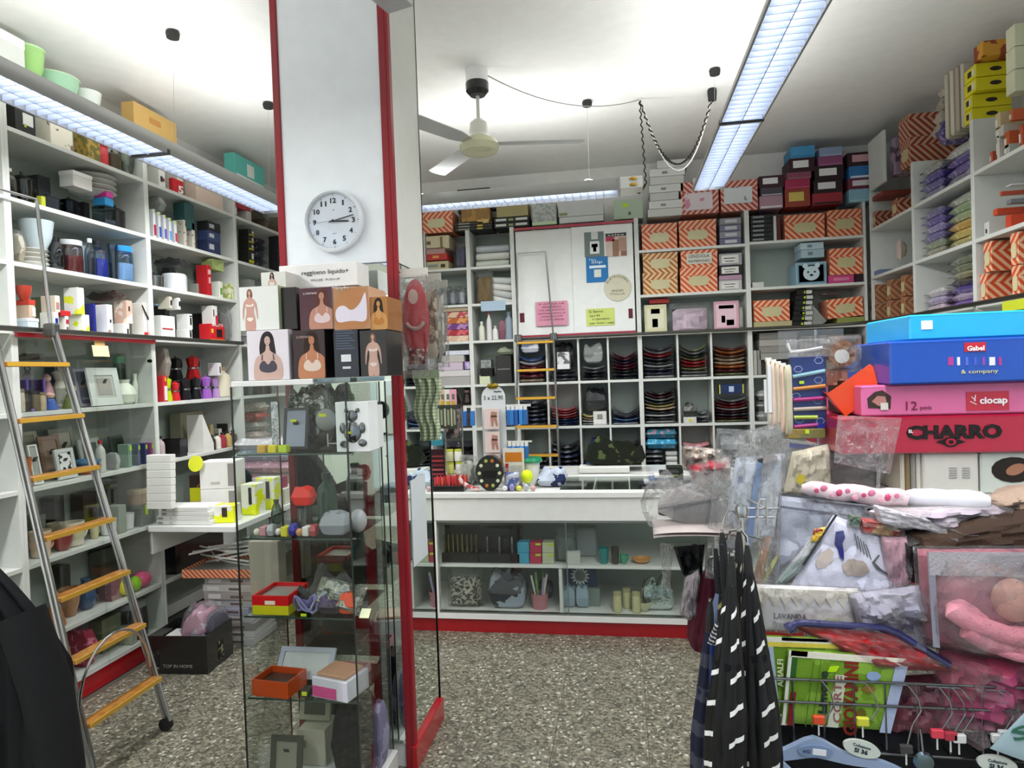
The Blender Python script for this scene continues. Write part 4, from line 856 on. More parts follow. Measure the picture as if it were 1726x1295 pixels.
I(168,395,200,430,'bowl','frosted_bowl','frosted pale blue bowl',c='b4c4cc',fin='gloss',z=2.20,z1=2.36,off=.12,cat='bowl')
I(330,440,356,468,'box','dark_pan_box','dark green pan carton',c='2c3a30',z=2.20,z1=2.44,d=.08,off=.19,cat='carton')
I(268,440,300,470,'heap','film_wrapped_tray','dark tray in crinkled film',c='2a2c2e',z=2.20,z1=2.40,d=.08,off=.19,cat='tray')
row('L','at the back over the red strip')
I(62,500,84,530,'box','sage_carton','sage green carton',c='8c9474',z=1.88,z1=2.08,d=.1,off=.18,cat='carton')
I(140,495,180,520,'box','dark_red_carton','dark red carton',c='7c2428',z=1.88,z1=2.08,d=.1,off=.18,cat='carton')
I(264,500,286,530,'box','dark_kettle_box','dark grey appliance carton',c='3a3a3c',z=1.88,z1=2.12,d=.1,off=.18,cat='carton')
I(324,510,346,540,'box','black_mixer_box','black appliance carton',c='1c1c1e',z=1.88,z1=2.10,d=.1,off=.18,cat='carton')
row('L','at the back of the top glazed shelf')
I(82,600,104,640,'box','dark_teal_box','dark teal gift box',c='2c4444',z=1.49,z1=1.72,d=.08,off=.2,cat='gift box')
I(150,600,176,640,'vase','pale_pitcher','pale grey tall pitcher',c='a8b0a4',z=1.49,z1=1.70,off=.16,cat='pitcher')
I(180,600,204,625,'box','mauve_box','dull mauve box',c='7c6c78',z=1.49,z1=1.70,d=.07,off=.21,cat='box')
row('L','at the back of the mug shelf')
I(70,850,110,880,'box','black_crockery_box','black crockery carton',c='201e1c',z=.77,z1=1.02,d=.08,off=.2,cat='carton')
I(120,845,165,880,'box','brown_crockery_box','dark brown crockery carton',c='34281f',z=.77,z1=1.00,d=.08,off=.2,cat='carton')
I(168,835,200,865,'box','grey_crockery_box','charcoal crockery carton',c='3c3e3c',z=.77,z1=1.03,d=.08,off=.2,cat='carton')
row('L','at the back of the toy bowl shelf')
I(80,960,120,990,'box','dark_toy_box','very dark carton',c='22241f',z=.40,z1=.64,d=.08,off=.2,cat='carton')
I(150,945,200,975,'box','olive_toy_box','dark olive carton',c='34382a',z=.40,z1=.66,d=.08,off=.2,cat='carton')
row('L','in the corner unit')
for k in range(4):I(402,500 + 14*(3 - k),424,513 + 14*(3 - k),'box','corner_shirt_box',['lowest','second','third','topmost'][k] + ' grey white shirt box',c=['8c8e8c','b4b4ae','6c6e6c','a4a49e'][k],d=.2,z=1.88 + .06*k,z1=1.936 + .06*k,cat='shirt box',suf='over the rail in the corner unit')
def at(kind,name,label,cat,x,y,z,w,d,h,rz=0,grp=None,sup=True,rot=None,**kw):
    t=thing(name,label,cat,KINDS[kind](w,d,h,**kw),(x,y,z + .0012),rot if rot else (0,0,R(rz)),grp)
    if sup:support(x - w/2,x + w/2,y - d/2,y + d/2,z + h)
    return t
WT=.77
for k in range(4):
    at('box','flat_white_box',['lowest','second','third','topmost'][k] + ' long flat white box at the worktop front','box',-2.56 + jit(.012),3.55,WT + .026*k,.36 - .02*k,.15,.025,2*jit(1),'flat white boxes at the worktop front',c='e4e4de',tags=(('8a8c90',.03,.12,.25,.6),('bfc1c4',.25,.3,.3,.6)))
for k in range(2):
    t=at('box','lingerie_carton',['lower','upper'][k] + ' white carton with a grey figure print on the worktop','carton',-2.50,3.78,WT + .17*k,.22,.16,.168,12,'white figure cartons',c='e6e4e0',tags=(('8c8784',.78,.95,.1,.92,'figure_print'),('b9b6b2',.3,.55,.18,.26)))
at('box','yellow_carton','yellow carton with pink spot under the dark one on the worktop','carton',-2.67,3.80,WT,.09,.12,.17,10,c='dfe21c',tags=(('e0a8b0',.1,.8,.2,.5),))
at('box','brown_carton','small dark brown carton on the yellow one','carton',-2.67,3.80,WT + .17,.09,.12,.08,10,c='2e211c',c2='a8683c',th=.6)
for k in range(3):
    at('box','yellow_white_carton',['yellow and white carton at the worktop edge','yellow carton with dark figure behind the glass edge','tall yellow carton beside the pink packs'][k],'carton',[-2.36,-2.30,-2.29][k],[3.57,3.78,3.95][k],WT,[.15,.10,.12][k],.1,[.10,.19,.20][k],[8,-4,3][k],c='e6e4da',c2='e2e81c',th=.5,sc=9,tags=(('3a2c2c',.55,.75,.35,.9,'figure_print'),))
thing('price_card','round yellow price card leaning on the white cartons','price card',[('card',MB().lathe([(.05,0),(.05,.003)],20).xf(Matrix.Rotation(R(80),4,'X')),mt('e4e838'))],(-2.60,3.66,WT + .335))
tr=at('box','white_tray_box','white shallow tray carrying pink packs on the worktop','tray',-2.42,4.18,WT,.34,.26,.10,4,c='d8d4c2')
for k in range(4):at('box','pink_pack',['pink','white and pink','rose','deep pink'][k] + ' pack standing in the white tray','pack',-2.53 + .075*k,4.12,WT + .10,.06,.09,.075,jit(6),'pink packs in the white tray',c=['c04a6c','e0d0d0','b84a64','983450'][k],fin='gloss',tags=(('f0e0e4',.2,.8,.5,.9),))
for k,(c_,l_) in enumerate((('b48a98','mauve'),('8fa4b0','blue grey'),('c9c4c8','silver grey'))):
    at('garment','bedding_pack',l_ + ' bedding pack, ' + ['lowest','middle','topmost'][k] + ' of three behind the pink packs','bedding',-2.50,4.33,WT + .18 + .08*k,.45,.2,.08,jit(3),'bedding packs',c=c_)
at('box','grey_linen_box','grey carton under the bedding packs','carton',-2.50,4.34,WT,.44,.11,.178,c='9a9894')
at('heap','dark_knit_hat','dark teal woolly bundle in the shelf over the worktop','bundle',-2.60,4.02,WT,.22,.2,.24,c='1f3836',c2='12211f',fin='fleece')
# under the worktop
for k in range(9):
    at('box','white_shirt_box',['lowest','second','third','fourth','fifth','sixth','seventh','eighth','topmost'][k] + ' flat box of the floor stack under the striped tray','shirt box',-2.41 + jit(.015),3.76 + jit(.01),.046*k,.32,.27,.0445,jit(3),'flat boxes stacked on the floor',c=['b9b6b4','c4c1be','8f8a88','b8b4b6','a8a6b8','b0aeb4','a39c98','c2bfba','b4b0aa'][k],tags=(('dad8d4',.1,.35,.2,.8),('6a5a54',.55,.8,.35,.6)))
tr=at('open','hanger_tray','orange striped box lid full of white hangers','tray',-2.46,3.75,.418,.44,.31,.05,3,stripe=True,inner='8a8a84')
for k in range(9):
    a=R(-20 + 9*k + jit(14)); m=MB().tube([(-.17,0,-.05),(-.08,0,.005),(0,0,.035),(.08,0,.005),(.17,0,-.05)],.006,6).tube([(0,0,.035),(0,0,.06),(.014,0,.075),(.028,0,.06)],.003,5)
    thing('hanger',['lowest','second','third','fourth','fifth','sixth','seventh','eighth','topmost'][k] + ' white plastic hanger of the tangle in the striped lid','hanger',[('hanger',m,mt('e6e4de','gloss'))],(-2.46 + jit(.06),3.75 + jit(.05),.485 + .013*k),(R(78 + jit(8)),jit(.2),a),'white hangers in the striped lid')
bx=at('crate','black_crate','low black cardboard crate on the terrazzo under the worktop','crate',-2.47,3.37,0,.34,.27,.21,4,c='141416',fin='gloss')
letters(bx,'TOP IN HOME',.17,.018,(.0,-.139,.045),mt('9a968a'))
obj('gold_print',MB().box(-.15,-.11,-.1385,-.1345,.03,.13).mesh('gold_print',mt('141416','paper','8a8a6a',40,.56)),bx)
obj('gold_print',MB().box(.169,.1725,-.02,.03,.03,.13).mesh('gold_print',mt('141416','paper','8a8a6a',40,.56)),bx)
at('box','white_insert','white card insert inside the black crate','card',-2.54,3.37,.13,.17,.2,.03,4,c='cfcdc8')
at('heap','pink_bag_bundle','pink and silver crinkled bag poking from the black crate','bag',-2.42,3.40,.10,.13,.2,.20,c='b48898',c2='c8c4d0',film='f2f2f6')
at('heap','grey_bag','dark blue cellophane bag in the black crate corner','bag',-2.335,3.42,.10,.05,.16,.17,c='2c2e44',film='f2f2f6')
at('box','black_printer','black device shoved on the low shelf under the worktop','device',-2.93,3.95,.40,.27,.5,.22,c='17171a',fin='gloss')
at('garment','black_cloth','black cloth lying on top of the black device','cloth',-2.93,3.95,.62,.26,.5,.04,c='1a1715')
# black coat at the near edge
def coat(u,v):
    z=1.12*(1 - v); a=-1.2 + 2.4*u
    ww=.10 + .26*min(1,v*3.2) ** .7 + .08*v; fold=.02*sin(u*34 + 3*v)*min(1,v*2) + .012*sin(u*71)
    x=ww*sin(a*.98); y=-.16*cos(a)*(.35 + .65*min(1,v*2.4)) + fold
    return (x + .02*sin(v*5),y,z + .05*(1 - abs(2*u - 1))*(1 - v))
m=MB().surf(coat,48,26); m.surf(lambda u,v:tuple(Vector(coat(1 - u,v))*.985 + Vector((0,.015,0))),48,26)
cp_=thing('black_coat','black coat hanging at the edge in front of the ladder','coat',[('cloth',m,mt('131315','cloth')),('hem_bag',MB().pillow(.3,.2,.14,12,8,0,.8,4,.5,x=.12,z=.01),mt('151012','film')),('sleeve',MB().tube([(.26,-.06,.92),(.33,-.09,.72),(.36,-.10,.5),(.37,-.11,.36)],[.06,.062,.056,.05],14),mt('141416','cloth')),('hanger_hook',MB().tube([(0,0,1.12),(0,0,1.2),(.03,0,1.25)],.004,6),CHR)],(-1.90,1.50,.07),R(20))
thing('coat_rail','chrome rail stand holding the black coat','rail',[('upright',MB().tube([(-2.2,1.2,0),(-2.2,1.2,1.32),(-1.85,1.56,1.32)],.012,8),CHR),('foot',MB().lathe([(.16,0),(.16,.02),(.02,.03)],20,-2.2,1.2),CHR)])

# ================================================================== goods on the back wall
ORD=['lowest','second','third','fourth','fifth','sixth','seventh','eighth','ninth','tenth','eleventh','twelfth']
row('B','on top of the back shelving')
I(708,357,763,388,'striped','striped_box','orange striped box nearest the column',z=2.84,cat='striped box',off=.0)
I(777,352,826,370,'box','tan_carton','tan carton on the slim black boxes',z=2.915,c='a9803c',c2='8c6a38',d=.2,tags=(('c9a860',.55,.95,-.2,.1),),cat='carton')
for k in range(3):I(766,370 + 6*(2 - k),830,376 + 6*(2 - k),'box','slim_black_box',ORD[k] + ' slim black box beside the striped one',z=2.84 + .024*k,z1=2.862 + .024*k,c='2a2a28',d=.22,tags=(('8c8c80',.1,.4,.2,.8),('c8b048',.6,.75,.2,.8)),cat='shirt box')
for k in range(2):I(832,360 + 10*(1 - k),892,370 + 10*(1 - k),'box','black_labelled_box',['lower','upper'][k] + ' black box with white labels',z=2.84 + .045*k,z1=2.883 + .045*k,c='1f2220',d=.22,tags=(('c9cbc4',.05,.35,.3,.75),('c9cbc4',.62,.95,.3,.75),('8a9c60',.42,.55,.3,.7)),cat='shirt box')
I(836,342,890,356,'box','olive_carton','olive brown carton over the labelled boxes',z=2.932,c='9a9060',d=.2,cat='carton')
I(770,318,826,326,'box','long_black_box','long black box with a yellow spot lying high',z=3.02,c='1e1e1e',d=.2,off=.1,tags=(('c8c030',.55,.62,.3,.8),('b8b8b0',.68,.95,.2,.8)),cat='box')
I(828,316,885,324,'box','thin_black_box','thin black box beside the long one',z=3.03,c='24221f',d=.2,off=.1,cat='box')
I(772,326,884,352,'box','grey_carton','dull grey carton under the high black boxes',z=2.962,z1=3.018,c='77766e',d=.16,off=.12,cat='carton')
I(896,342,938,372,'box','speckled_box','grey speckled box with pale green base',z=2.84,c='a9ada6',c2='8f948e',sc=40,d=.22,tags=(('b8d0a8',0,1,0,.14),),cat='box')
I(942,356,1018,368,'box','white_linen_box','low white box',z=2.84,z1=2.892,c='c4c6c2',d=.22,cat='box')
I(940,342,1018,356,'box','long_grey_box','long pale grey box on the low white one',z=2.895,c='b9bcb8',d=.22,tags=(('7a8a5a',.02,.2,.1,.3),),cat='box')
I(1034,336,1084,362,'box','mint_box','pale mint box with round lime sticker',z=2.84,c='a8b8a2',d=.22,tags=(('b8d038',.3,.5,.6,.8,'price_sticker'),('4a4f48',.5,.58,.2,.35)),cat='box')
for k in range(7):I(1091 + [0,2,4,2,4,3,16][k],340 - 13.5*k,1150 + [0,1,-6,2,3,5,10][k],353 - 13.5*k,'box','white_blouse_box',ORD[k] + ' pale box beside the flex',z=2.84 + .066*k,z1=2.903 + .066*k,c=['cfd0ca','d8d9d4','c6c7c2','d4d5d0','cdcec8','dadbd6','d2d3ce'][k],d=.24,tags=(('8a8a86',.35,.5,.3,.6),) if k % 2 else (),cat='box',grp='pale boxes stacked beside the flex')
I(1147,306,1212,354,'striped','striped_box','red striped box with pink print',z=2.84,plate=False,c=('b03c34','d8b4a0'),cat='striped box',flip=True)
obj('pink_print',MB().box(-.12,.10,-.128,-.121,.03,.17).mesh('pink_print',mt('d8ccd0','paper','c48aa0',14,.62)),bpy.data.objects['striped_box.001'])
I(1214,304,1278,350,'striped','striped_box','red striped box with white print',z=2.84,plate=False,c=('b03c34','d8b4a0'),cat='striped box')
obj('white_print',MB().box(-.12,.10,-.128,-.121,.06,.19).mesh('white_print',mt('d4d8d8','paper','8a96a0',10,.66)),bpy.data.objects['striped_box.002'])
for k in range(3):I(1155 + 10*k,300 - 4*k,1163 + 10*k,325,'card','upright_card',ORD[k] + ' pale card standing behind the red striped box',z=2.84,z1=3.10 + .02*k,c='c4c2b4',off=.27,cat='card')
row('B','in the dark pile over the bear box unit')
dk=[  # x0, y0, x1, y1, colour, tag colour, words
    (1280,330,1320,350,'b08a98','e0d8d8','dusty pink carton'),(1282,316,1320,330,'4a4450','b4b8c8','grey violet carton'),(1279,296,1322,316,'3a1420','e6e6e6','wine red carton, white front label'),
    (1323,318,1366,342,'9a4030','d8c060','rust carton with yellow tag'),(1323,302,1366,318,'a82c50','c04a70','crimson carton'),(1326,290,1368,302,'8a4a5c','a86a78','mauve carton'),
    (1330,266,1374,290,'341220','e8e8e8','wine carton under the sky blue box'),(1333,246,1374,266,'4a9ac8','3a84b4','sky blue box'),
    (1369,325,1421,341,'9c2c38','241418','red carton with a dark spot'),(1371,303,1421,325,'2a161c','e4e4e4','black carton with white label'),(1373,279,1423,303,'261419','e8e8e6','dark carton, wide white label'),
    (1379,263,1421,279,'8a4a70','a86a8c','plum carton'),(1381,248,1421,263,'8a9ab8','a4b0c8','pale denim blue box'),
    (1431,318,1478,334,'8ab8c8','a4c8d4','ice blue box'),(1429,300,1480,318,'6a2238','d8d4d4','burgundy carton with pale tag'),(1431,279,1480,300,'2f74b0','e0e4e8','cobalt box with white edge'),(1428,256,1482,279,'341622','c89aa0','wine carton on the cobalt box')]
for (a,b,c,d_,co,tc_,wd) in dk:
    tg=((tc_,.15,.75,.3,.8),) if tc_ in ('e6e6e6','e8e8e8','e4e4e4','e8e8e6','d8c060','d8d4d4','c89aa0') else ((tc_,.05,.95,.05,.2),)
    I(a,b,c,d_,'box','dark_carton' if co[0] in '236' else 'coloured_carton',wd,c=co,d=.24,tags=tg,cat='carton')
row('B','in the cupboard-side unit by the column')
I(708,398,757,418,'box','cream_box','cream lidded box',c='d8ccaa',d=.22,z=2.70,tags=(('6a5a3c',.03,.2,.35,.6),('8a7048',.62,.72,.1,.9)),cat='box')
I(711,418,750,428,'box','thin_pink_box','thin rose box',c='b8908a',d=.22,z=2.655,cat='box')
I(712,428,754,441,'box','red_flat_box','bright red flat box',c='b8322c',d=.22,z=2.60,tags=(('e09a50',.3,.6,.3,.7),),cat='box')
I(712,441,756,452,'box','olive_flat_box','olive cream flat box at the base',c='bcb088',d=.22,z=2.52,tags=(('7a8a90',.05,.5,.3,.6),('2e2a20',.65,.85,.2,.6)),cat='box')
I(766,405,786,450,'bag','violet_pack','dull violet standing pack',c='4a4668',z=2.52,cat='pack')
for k in range(7):I(728 + 7*k,480 + (3*k) % 7,741 + 7*k,516,'bag','hosiery_pack',ORD[k] + ' slanting hosiery pack from the column side',c=['1f2226','3a3e44','8a9298','26282c','9aa4ac','4a5054','a4acb4'][k],d=.1,z=2.20,fin='film',cat='hosiery',grp='hosiery packs',rot=(0,R(-9 + 2*k),0))
for k in range(5):I(752,566 - 11*k,790,577 - 11*k,'box','printed_flat_box',ORD[k] + ' purple red cream box',c=['c8a890','9a3038','6a3a78','a85a30','c8b090'][k],c2=['d8c0a8','c8606a','a880a8','d09060','b04a50'][k],sc=20,d=.2,z=1.88 + .052*k,z1=1.93 + .052*k,cat='box',grp='purple and red flat boxes')
I(736,515,790,527,'box','beige_long_box','beige box on the purple and red ones',c='b09c80',d=.2,z=2.143,cat='box')
row('B','in the narrow unit of rolled bags')
for k,(a,b,c_,l_) in enumerate(((432,447,'c8cfc0','greenish white'),(420,433,'d8d8d0','white'),(408,421,'b4bcc0','bluish'))):I(798,a,856,b,'roll','rolled_bag',l_ + ' rolled bag, ' + ['at the base','in the middle','on top'][k],c=c_,d=.2,z=2.52 + .066*k,z1=2.585 + .066*k,cat='rolled bag')
I(800,452,830,500,'bag','olive_pack','olive brown standing pack',c='7a6030',z=2.20,cat='pack')
for k in range(4):I(815,488 - 11*k,864,500 - 10*k,'roll','white_roll',ORD[k] + ' slanting white roll',c=['d8dad4','c9ccc8','e0e0da','cfd2ce'][k],d=.2,z=2.20 + .058*k,z1=2.26 + .058*k,rot=(0,R(14 - 3*k),0),cat='roll',grp='slanting white rolls')
I(810,502,852,520,'card','pale_blue_sheet','pale blue sheet hanging over the shelf edge',c='a8bccc',z=2.13,z1=2.215,plane=5.592,cat='sheet',sup=False)
I(806,542,816,573,'bottle','cream_bottle','cream spray bottle',c='d4d4c0',cap='e4e4d8',fin='gloss',cat='bottle')
I(819,525,828,573,'bottle','tall_white_bottle','tall white bottle with a red band',c='d8d4d0',cap='a84a4c',fin='gloss',cat='bottle')
I(829,549,839,573,'bottle','stub_bottle','short white bottle',c='dcdcd4',cap='c8c8c0',fin='gloss',cat='bottle')
I(840,540,852,572,'heap','mauve_pouch','mauve glass pouch',c='7c4858',d=.08,cat='pouch')
I(849,525,866,570,'bottle','blue_grey_bottle','blue grey square bottle',c='8a98a4',cap='6a7884',fin='gloss',cat='bottle')
row('B','in the lower shelves behind the pin-up stand')
for k,(a,b,x0,x1,c_,l_) in enumerate(((630,646,738,802,'a8a4a0','pale grey carton'),(620,630,738,800,'cfcac8','white carton'),(606,620,738,780,'c8b8c4','pinkish carton'),(594,606,744,782,'b8b4ac','stone carton'),(586,594,744,800,'d0d4dc','white carton with blue edge'))):
    I(x0,a,x1,b,'box','flat_carton',l_ + ' %s up' % ORD[k],c=c_,d=.2,z=1.50 + [0,.075,.13,.2,.262][k],z1=1.50 + [.073,.128,.198,.26,.30][k],cat='carton')
I(783,606,800,622,'box','lilac_box','lilac plaid box',c='9a86b4',c2='c4b8d8',sc=40,d=.1,z=1.635,z1=1.70,off=-.01,cat='box')
for k in range(3):I(744,700 - 14*k,796,714 - 14*k,'box','dark_film_box',ORD[k] + ' dark brown glossy box',c=['2a1c1c','3a2020','22191c'][k],d=.2,fin='gloss',z=1.12 + .07*k,z1=1.187 + .07*k,cat='box')
for k in range(2):I(752 + 24*k,648,774 + 24*k,670,'figure','mannequin_bust',['bronze','dark brown'][k] + ' small bust',c='2c2020',head='8a7064',hat='2a1c1a',z=1.335,cat='bust')
for k in range(4):I(742,752 - 10*k,802,762 - 10*k,'garment','black_garment',ORD[k] + ' folded black garment by the column',c=['1b1d20','26262c','17171a','2c2a30'][k],z=.75 + .06*k,z1=.808 + .06*k,cat='garment',grp='black garments by the column')
I(812,600,832,618,'heap','olive_beads','olive glass beads',c='7e8444',z=1.74,d=.1,cat='beads')
I(808,633,826,645,'box','cream_cube_box','small cream box',c='c9cfae',d=.1,cat='box')
I(809,620,830,632,'box','black_cube_box','small black box on the cream one',c='1a1a1a',d=.1,z=1.565,z1=1.635,cat='box')
I(810,604,828,620,'box','silver_cube_box','silver box on the black one',c='b0b4b4',d=.1,fin='foil',z=1.637,z1=1.71,cat='box')
I(836,600,862,646,'box','black_gift_case','large black case with a thin silver line',c='141416',fin='gloss',d=.2,tags=(('8a8c8c',.1,.9,.5,.53),),cat='case')
I(836,588,866,600,'heap','grey_green_cloth','grey green cloth over the black case',c='8a927c',z=1.745,d=.2,cat='cloth')
for k in range(2):I(838,700 - 34*k,862,716 - 34*k,'garment','dark_pack',['lower','upper'][k] + ' dark folded pack near the pin-up stand',c='26282a',z=1.12 + .1*k,z1=1.21 + .1*k,cat='pack')

# cubbies of folded shirts: column edges along the wall, floor height of each row
EDGE=[-.895,-.63,-.36,-.11,.155,.46,.73,1.035]
PLACE=['cubby crossed by the slim ladder','cubby just past the slim ladder','second cubby past the ladder','third cubby past the ladder','fourth cubby past the ladder','fifth cubby past the ladder','sixth cubby past the ladder']
CN={'1':'black','d':'charcoal','g':'grey','n':'navy','r':'red','m':'maroon','w':'white','b':'blue','t':'turquoise','p':'pink','o':'orange','e':'beige','v':'violet','l':'olive','k':'pale grey','y':'yellow','u':'brown','s':'sky blue','x':'burgundy'}
CH={'1':'202227','d':'3a3d44','g':'77797a','n':'242a44','r':'a82830','m':'5a1a26','w':'d0d2d0','b':'3458a0','t':'2c8aa8','p':'cc8a90','o':'b86a30','e':'b8a48c','v':'6e6488','l':'7c8058','k':'a4a6a4','y':'c0b870','u':'6a4028','s':'7aa4cc','x':'5c1c2a'}
ROWN={1.50:'top row',1.12:'middle row',.75:'bottom row'}
seen={}
def stack(ci,z,cols,hs=.30,sag=.04,w=None,dx=0):
    x0,x1=EDGE[ci] + .019,EDGE[ci + 1] - .019; n=len(cols); t=(hs - abs(sag))/n; ww=w or (x1 - x0)*.955; zz=z + .002; hs=hs*1.06
    cnt={}
    for c_ in cols:cnt[c_]=cnt.get(c_,0) + 1
    for k,c_ in enumerate(cols):
        P=k_garment(ww*(1 - .03*rnd.random()),.24 + jit(.015),t*.9,CH[c_],sag=sag*(k/n) if k else 0,wr=.1)
        lab=f"{CN[c_]} folded shirt, {ORD[k]} up in the {PLACE[ci]}, {ROWN[z]}"
        o=thing('folded_shirt',lab,'shirt',P,((x0 + x1)/2 + dx + jit(.003),5.605 + .125 + jit(.008),zz + jit(.0005)),(0,0,jit(.03)),f'folded shirts in the {PLACE[ci]}, {ROWN[z]}')
        zz += t
    return zz
stack(0,1.50,'emxmwb',.25); stack(1,1.50,'dd1',.10,0.0); stack(2,1.50,'d1dg',.14,.03); stack(3,1.50,'nd1xmnmx',.26,.06)
stack(4,1.50,'wndw1drgd',.30,.05); stack(5,1.50,'wglrrldgl',.29,.06); stack(6,1.50,'lmoeeuox',.27,.04)
stack(0,1.12,'dndd1d',.25,.03); stack(1,1.12,'nbnrprr',.18,.04); stack(2,1.12,'kwey',.11,.03,w=.13,dx=-.045); stack(3,1.12,'wbsnvkd',.17,.07)
stack(4,1.12,'w1w1eydgm1',.31,.05); stack(5,1.12,'dgd',.12,.03,w=.12,dx=.05); stack(6,1.12,'lmdmkrmg',.22,.04)
stack(0,.75,'dd1',.14,.02); stack(1,.75,'n1nd1',.25,.05); stack(2,.75,'wbl',.10,.02); stack(3,.75,'1d1111',.24,.04)
stack(4,.75,'1dgd',.15,0,w=.15,dx=-.06); stack(5,.75,'kgprp',.22,.03); stack(6,.75,'gkd',.13,.03)
row('B','in the cubbies')
def cub(ci,z,x0,x1,z0,z1,kind,name,label,cat,d=.16,off=0,**kw):
    """thing inside cubby ci: x0..x1 as shares of its width"""
    a,b=EDGE[ci] + .02,EDGE[ci + 1] - .02; w=(b - a)*(x1 - x0); x=a + (b - a)*(x0 + x1)/2
    t=thing(name,label,cat,KINDS[kind](w,d,z1 - z0,**kw),(x,5.608 + off + d/2,z + z0 + .001),(0,0,0)); return t
cub(0,1.50,.1,.8,.255,.33,'heap','blue_white_bag','blue and white crinkled bag behind the ladder top tread','bag',c='8a9ab8',c2='d8dce4')
cub(1,1.50,.30,.75,.105,.25,'box','lace_photo_box','white box with a black and grey picture in the cubby by the ladder','box',c='d8d8d6',c2='6a6a6c',th=.56,sc=16,tags=(('e4e4e2',.0,1,0,.3),))
cub(1,1.50,.05,.9,.11,.32,'heap','black_dress_bag','black dress in a slanting clear bag behind the picture box','bag',c='141518',off=.16,d=.08)
cub(2,1.50,.1,.9,.145,.30,'heap','smoky_bag','smoky grey slumped bag in the second cubby past the ladder, top row','bag',c='6c706c',c2='8c908c')
cub(2,1.12,.1,.95,.115,.30,'heap','black_scarf_heap','black scarf heap in the second cubby past the ladder, middle row','scarf',c='1a1c20',off=.05)
cub(2,1.12,.42,.95,.0,.115,'box','white_lace_box','white box with a grey oval in the second cubby past the ladder','box',d=.05,c='d4d4cc',tags=(('8a8880',.3,.7,.45,.8),('e0e0dc',.05,.95,.08,.35)))
cub(6,1.12,.12,.85,.235,.31,'box','navy_emblem_box','navy and yellow box with a pale shield emblem on folded tops','box',d=.06,c='20305c',tags=(('c8c030',.0,.05,.0,1),('c8c030',.95,1,.0,1),('b8c8dc',.4,.6,.2,.8)))
cub(5,1.12,.05,.5,.0,.05,'box','white_tag_box','small white box with yellow dot in the fifth cubby, middle row','box',c='d0d0c8',tags=(('d8d020',.4,.6,.3,.7),))
cub(5,1.12,.05,.55,.052,.15,'heap','grey_slipper_pack','grey slipper pack in the fifth cubby past the ladder','slippers',c='6c6e68',c2='3a3c38')
cub(2,.75,.3,.8,.105,.25,'box','navy_denim_box','navy denim box with white strip in the second cubby, bottom row','box',c='222c48',fin='cloth',tags=(('c8ccd4',.2,.6,.06,.14),))
cub(4,.75,.0,1,.16,.24,'garment','turquoise_pack','bright turquoise pack in the fourth cubby past the ladder, bottom row','pack',c='2c8ab0')
cub(4,.75,.0,1,.245,.32,'garment','teal_rose_pack','teal and rose pack on the bright turquoise one','pack',c='2a6a80',c2='a87880')
for k in range(3):cub(4,.75,.62,.98,.045*k,.043 + .045*k,'roll','white_sock_roll',ORD[k] + ' white sock roll beside black packs, fourth cubby','socks',c='cfd0cc')
cub(6,.75,.1,.9,.135,.24,'heap','silver_bag','silver crinkled bag in the sixth cubby past the ladder, bottom row','bag',c='8c8e90',c2='b4b6b8')
row('B','on the shelf over the cubbies')
I(1086,514,1124,559,'card','christening_card_box','cream and gold framed card set',c='cdcaa4',pics=(('dcd8bc',.12,.88,.15,.85),('c8b848',.3,.7,.68,.86),('b4aa78',.35,.6,.2,.5)),off=.03,z=1.88,cat='card set')
I(1094,504,1128,512,'box','red_sliver_box','low red box behind the cream card set',c='b03a34',z=2.13,d=.15,off=.06,cat='box')
I(1129,510,1198,559,'bag','pink_bib_bag','pale pink baby set in a shiny clear sleeve',c='c8b4c0',z=1.88,d=.08,cat='baby set')
I(1203,508,1246,556,'card','baby_dress_card','rose baby set card with a white collar drawing',c='cfa0ae',pics=(('e4c4cc',.1,.9,.1,.9),('c06480',.2,.8,.74,.86),('b8788c',.3,.45,.25,.5),('b8788c',.5,.8,.15,.35)),off=.03,z=1.88,cat='card set')
I(1246,508,1254,552,'bag','clear_sleeve','narrow clear sleeve beside the rose card',c='b8b4a0',z=1.88,d=.1,cat='sleeve')
row('B','beside the sliding doors')
for (x0,y0,x1,y1,q,kw) in ((1081,377,1142,417,'in the top tier nearest the sliding doors',{}),(1144,371,1208,413,'in the top tier by the grey shirt boxes',{}),
                                (1083,460,1143,494,'at the base nearest the sliding doors',dict(c=('a86428','d8bc94'))),(1083,426,1143,460,'upper one nearest the sliding doors',dict(c=('a86428','d8bc94'))),
                                (1146,451,1210,490,'at the base by the white labelled boxes',{}),(1147,416,1210,451,'upper one, handwritten label',dict(plate=False))):
    t=I(x0,y0,x1,y1,'striped','striped_box','orange striped box',d=.26,suf=q,cat='striped box',grp='orange striped boxes',**kw)
    if 'handwritten' in q:
        bb=obj('paper_label',MB().box(-.10,.10,-.1335,-.1305,.03,.115).mesh('paper_label',mt('d4d2c4')),t)
        letters(t,'LENZUOLA',.16,.026,(0,-.1345,.092),mt('2a2a30')); letters(t,'MATRIMONIO',.17,.022,(0,-.1345,.052),mt('2a2a30'))
for k in range(4):I(1213,393 - 9*k + 15,1250,402 - 9*k + 15,'box','grey_shirt_box',ORD[k] + ' grey violet shirt box in the top tier',c=['6c6a88','8a8c94','77758c','8f9094'][k],d=.22,z=2.57 + .055*k,z1=2.622 + .055*k,tags=(('c4c6cc',.25,.8,.25,.75),),suf='by the unit post',cat='shirt box',grp='grey shirt boxes')
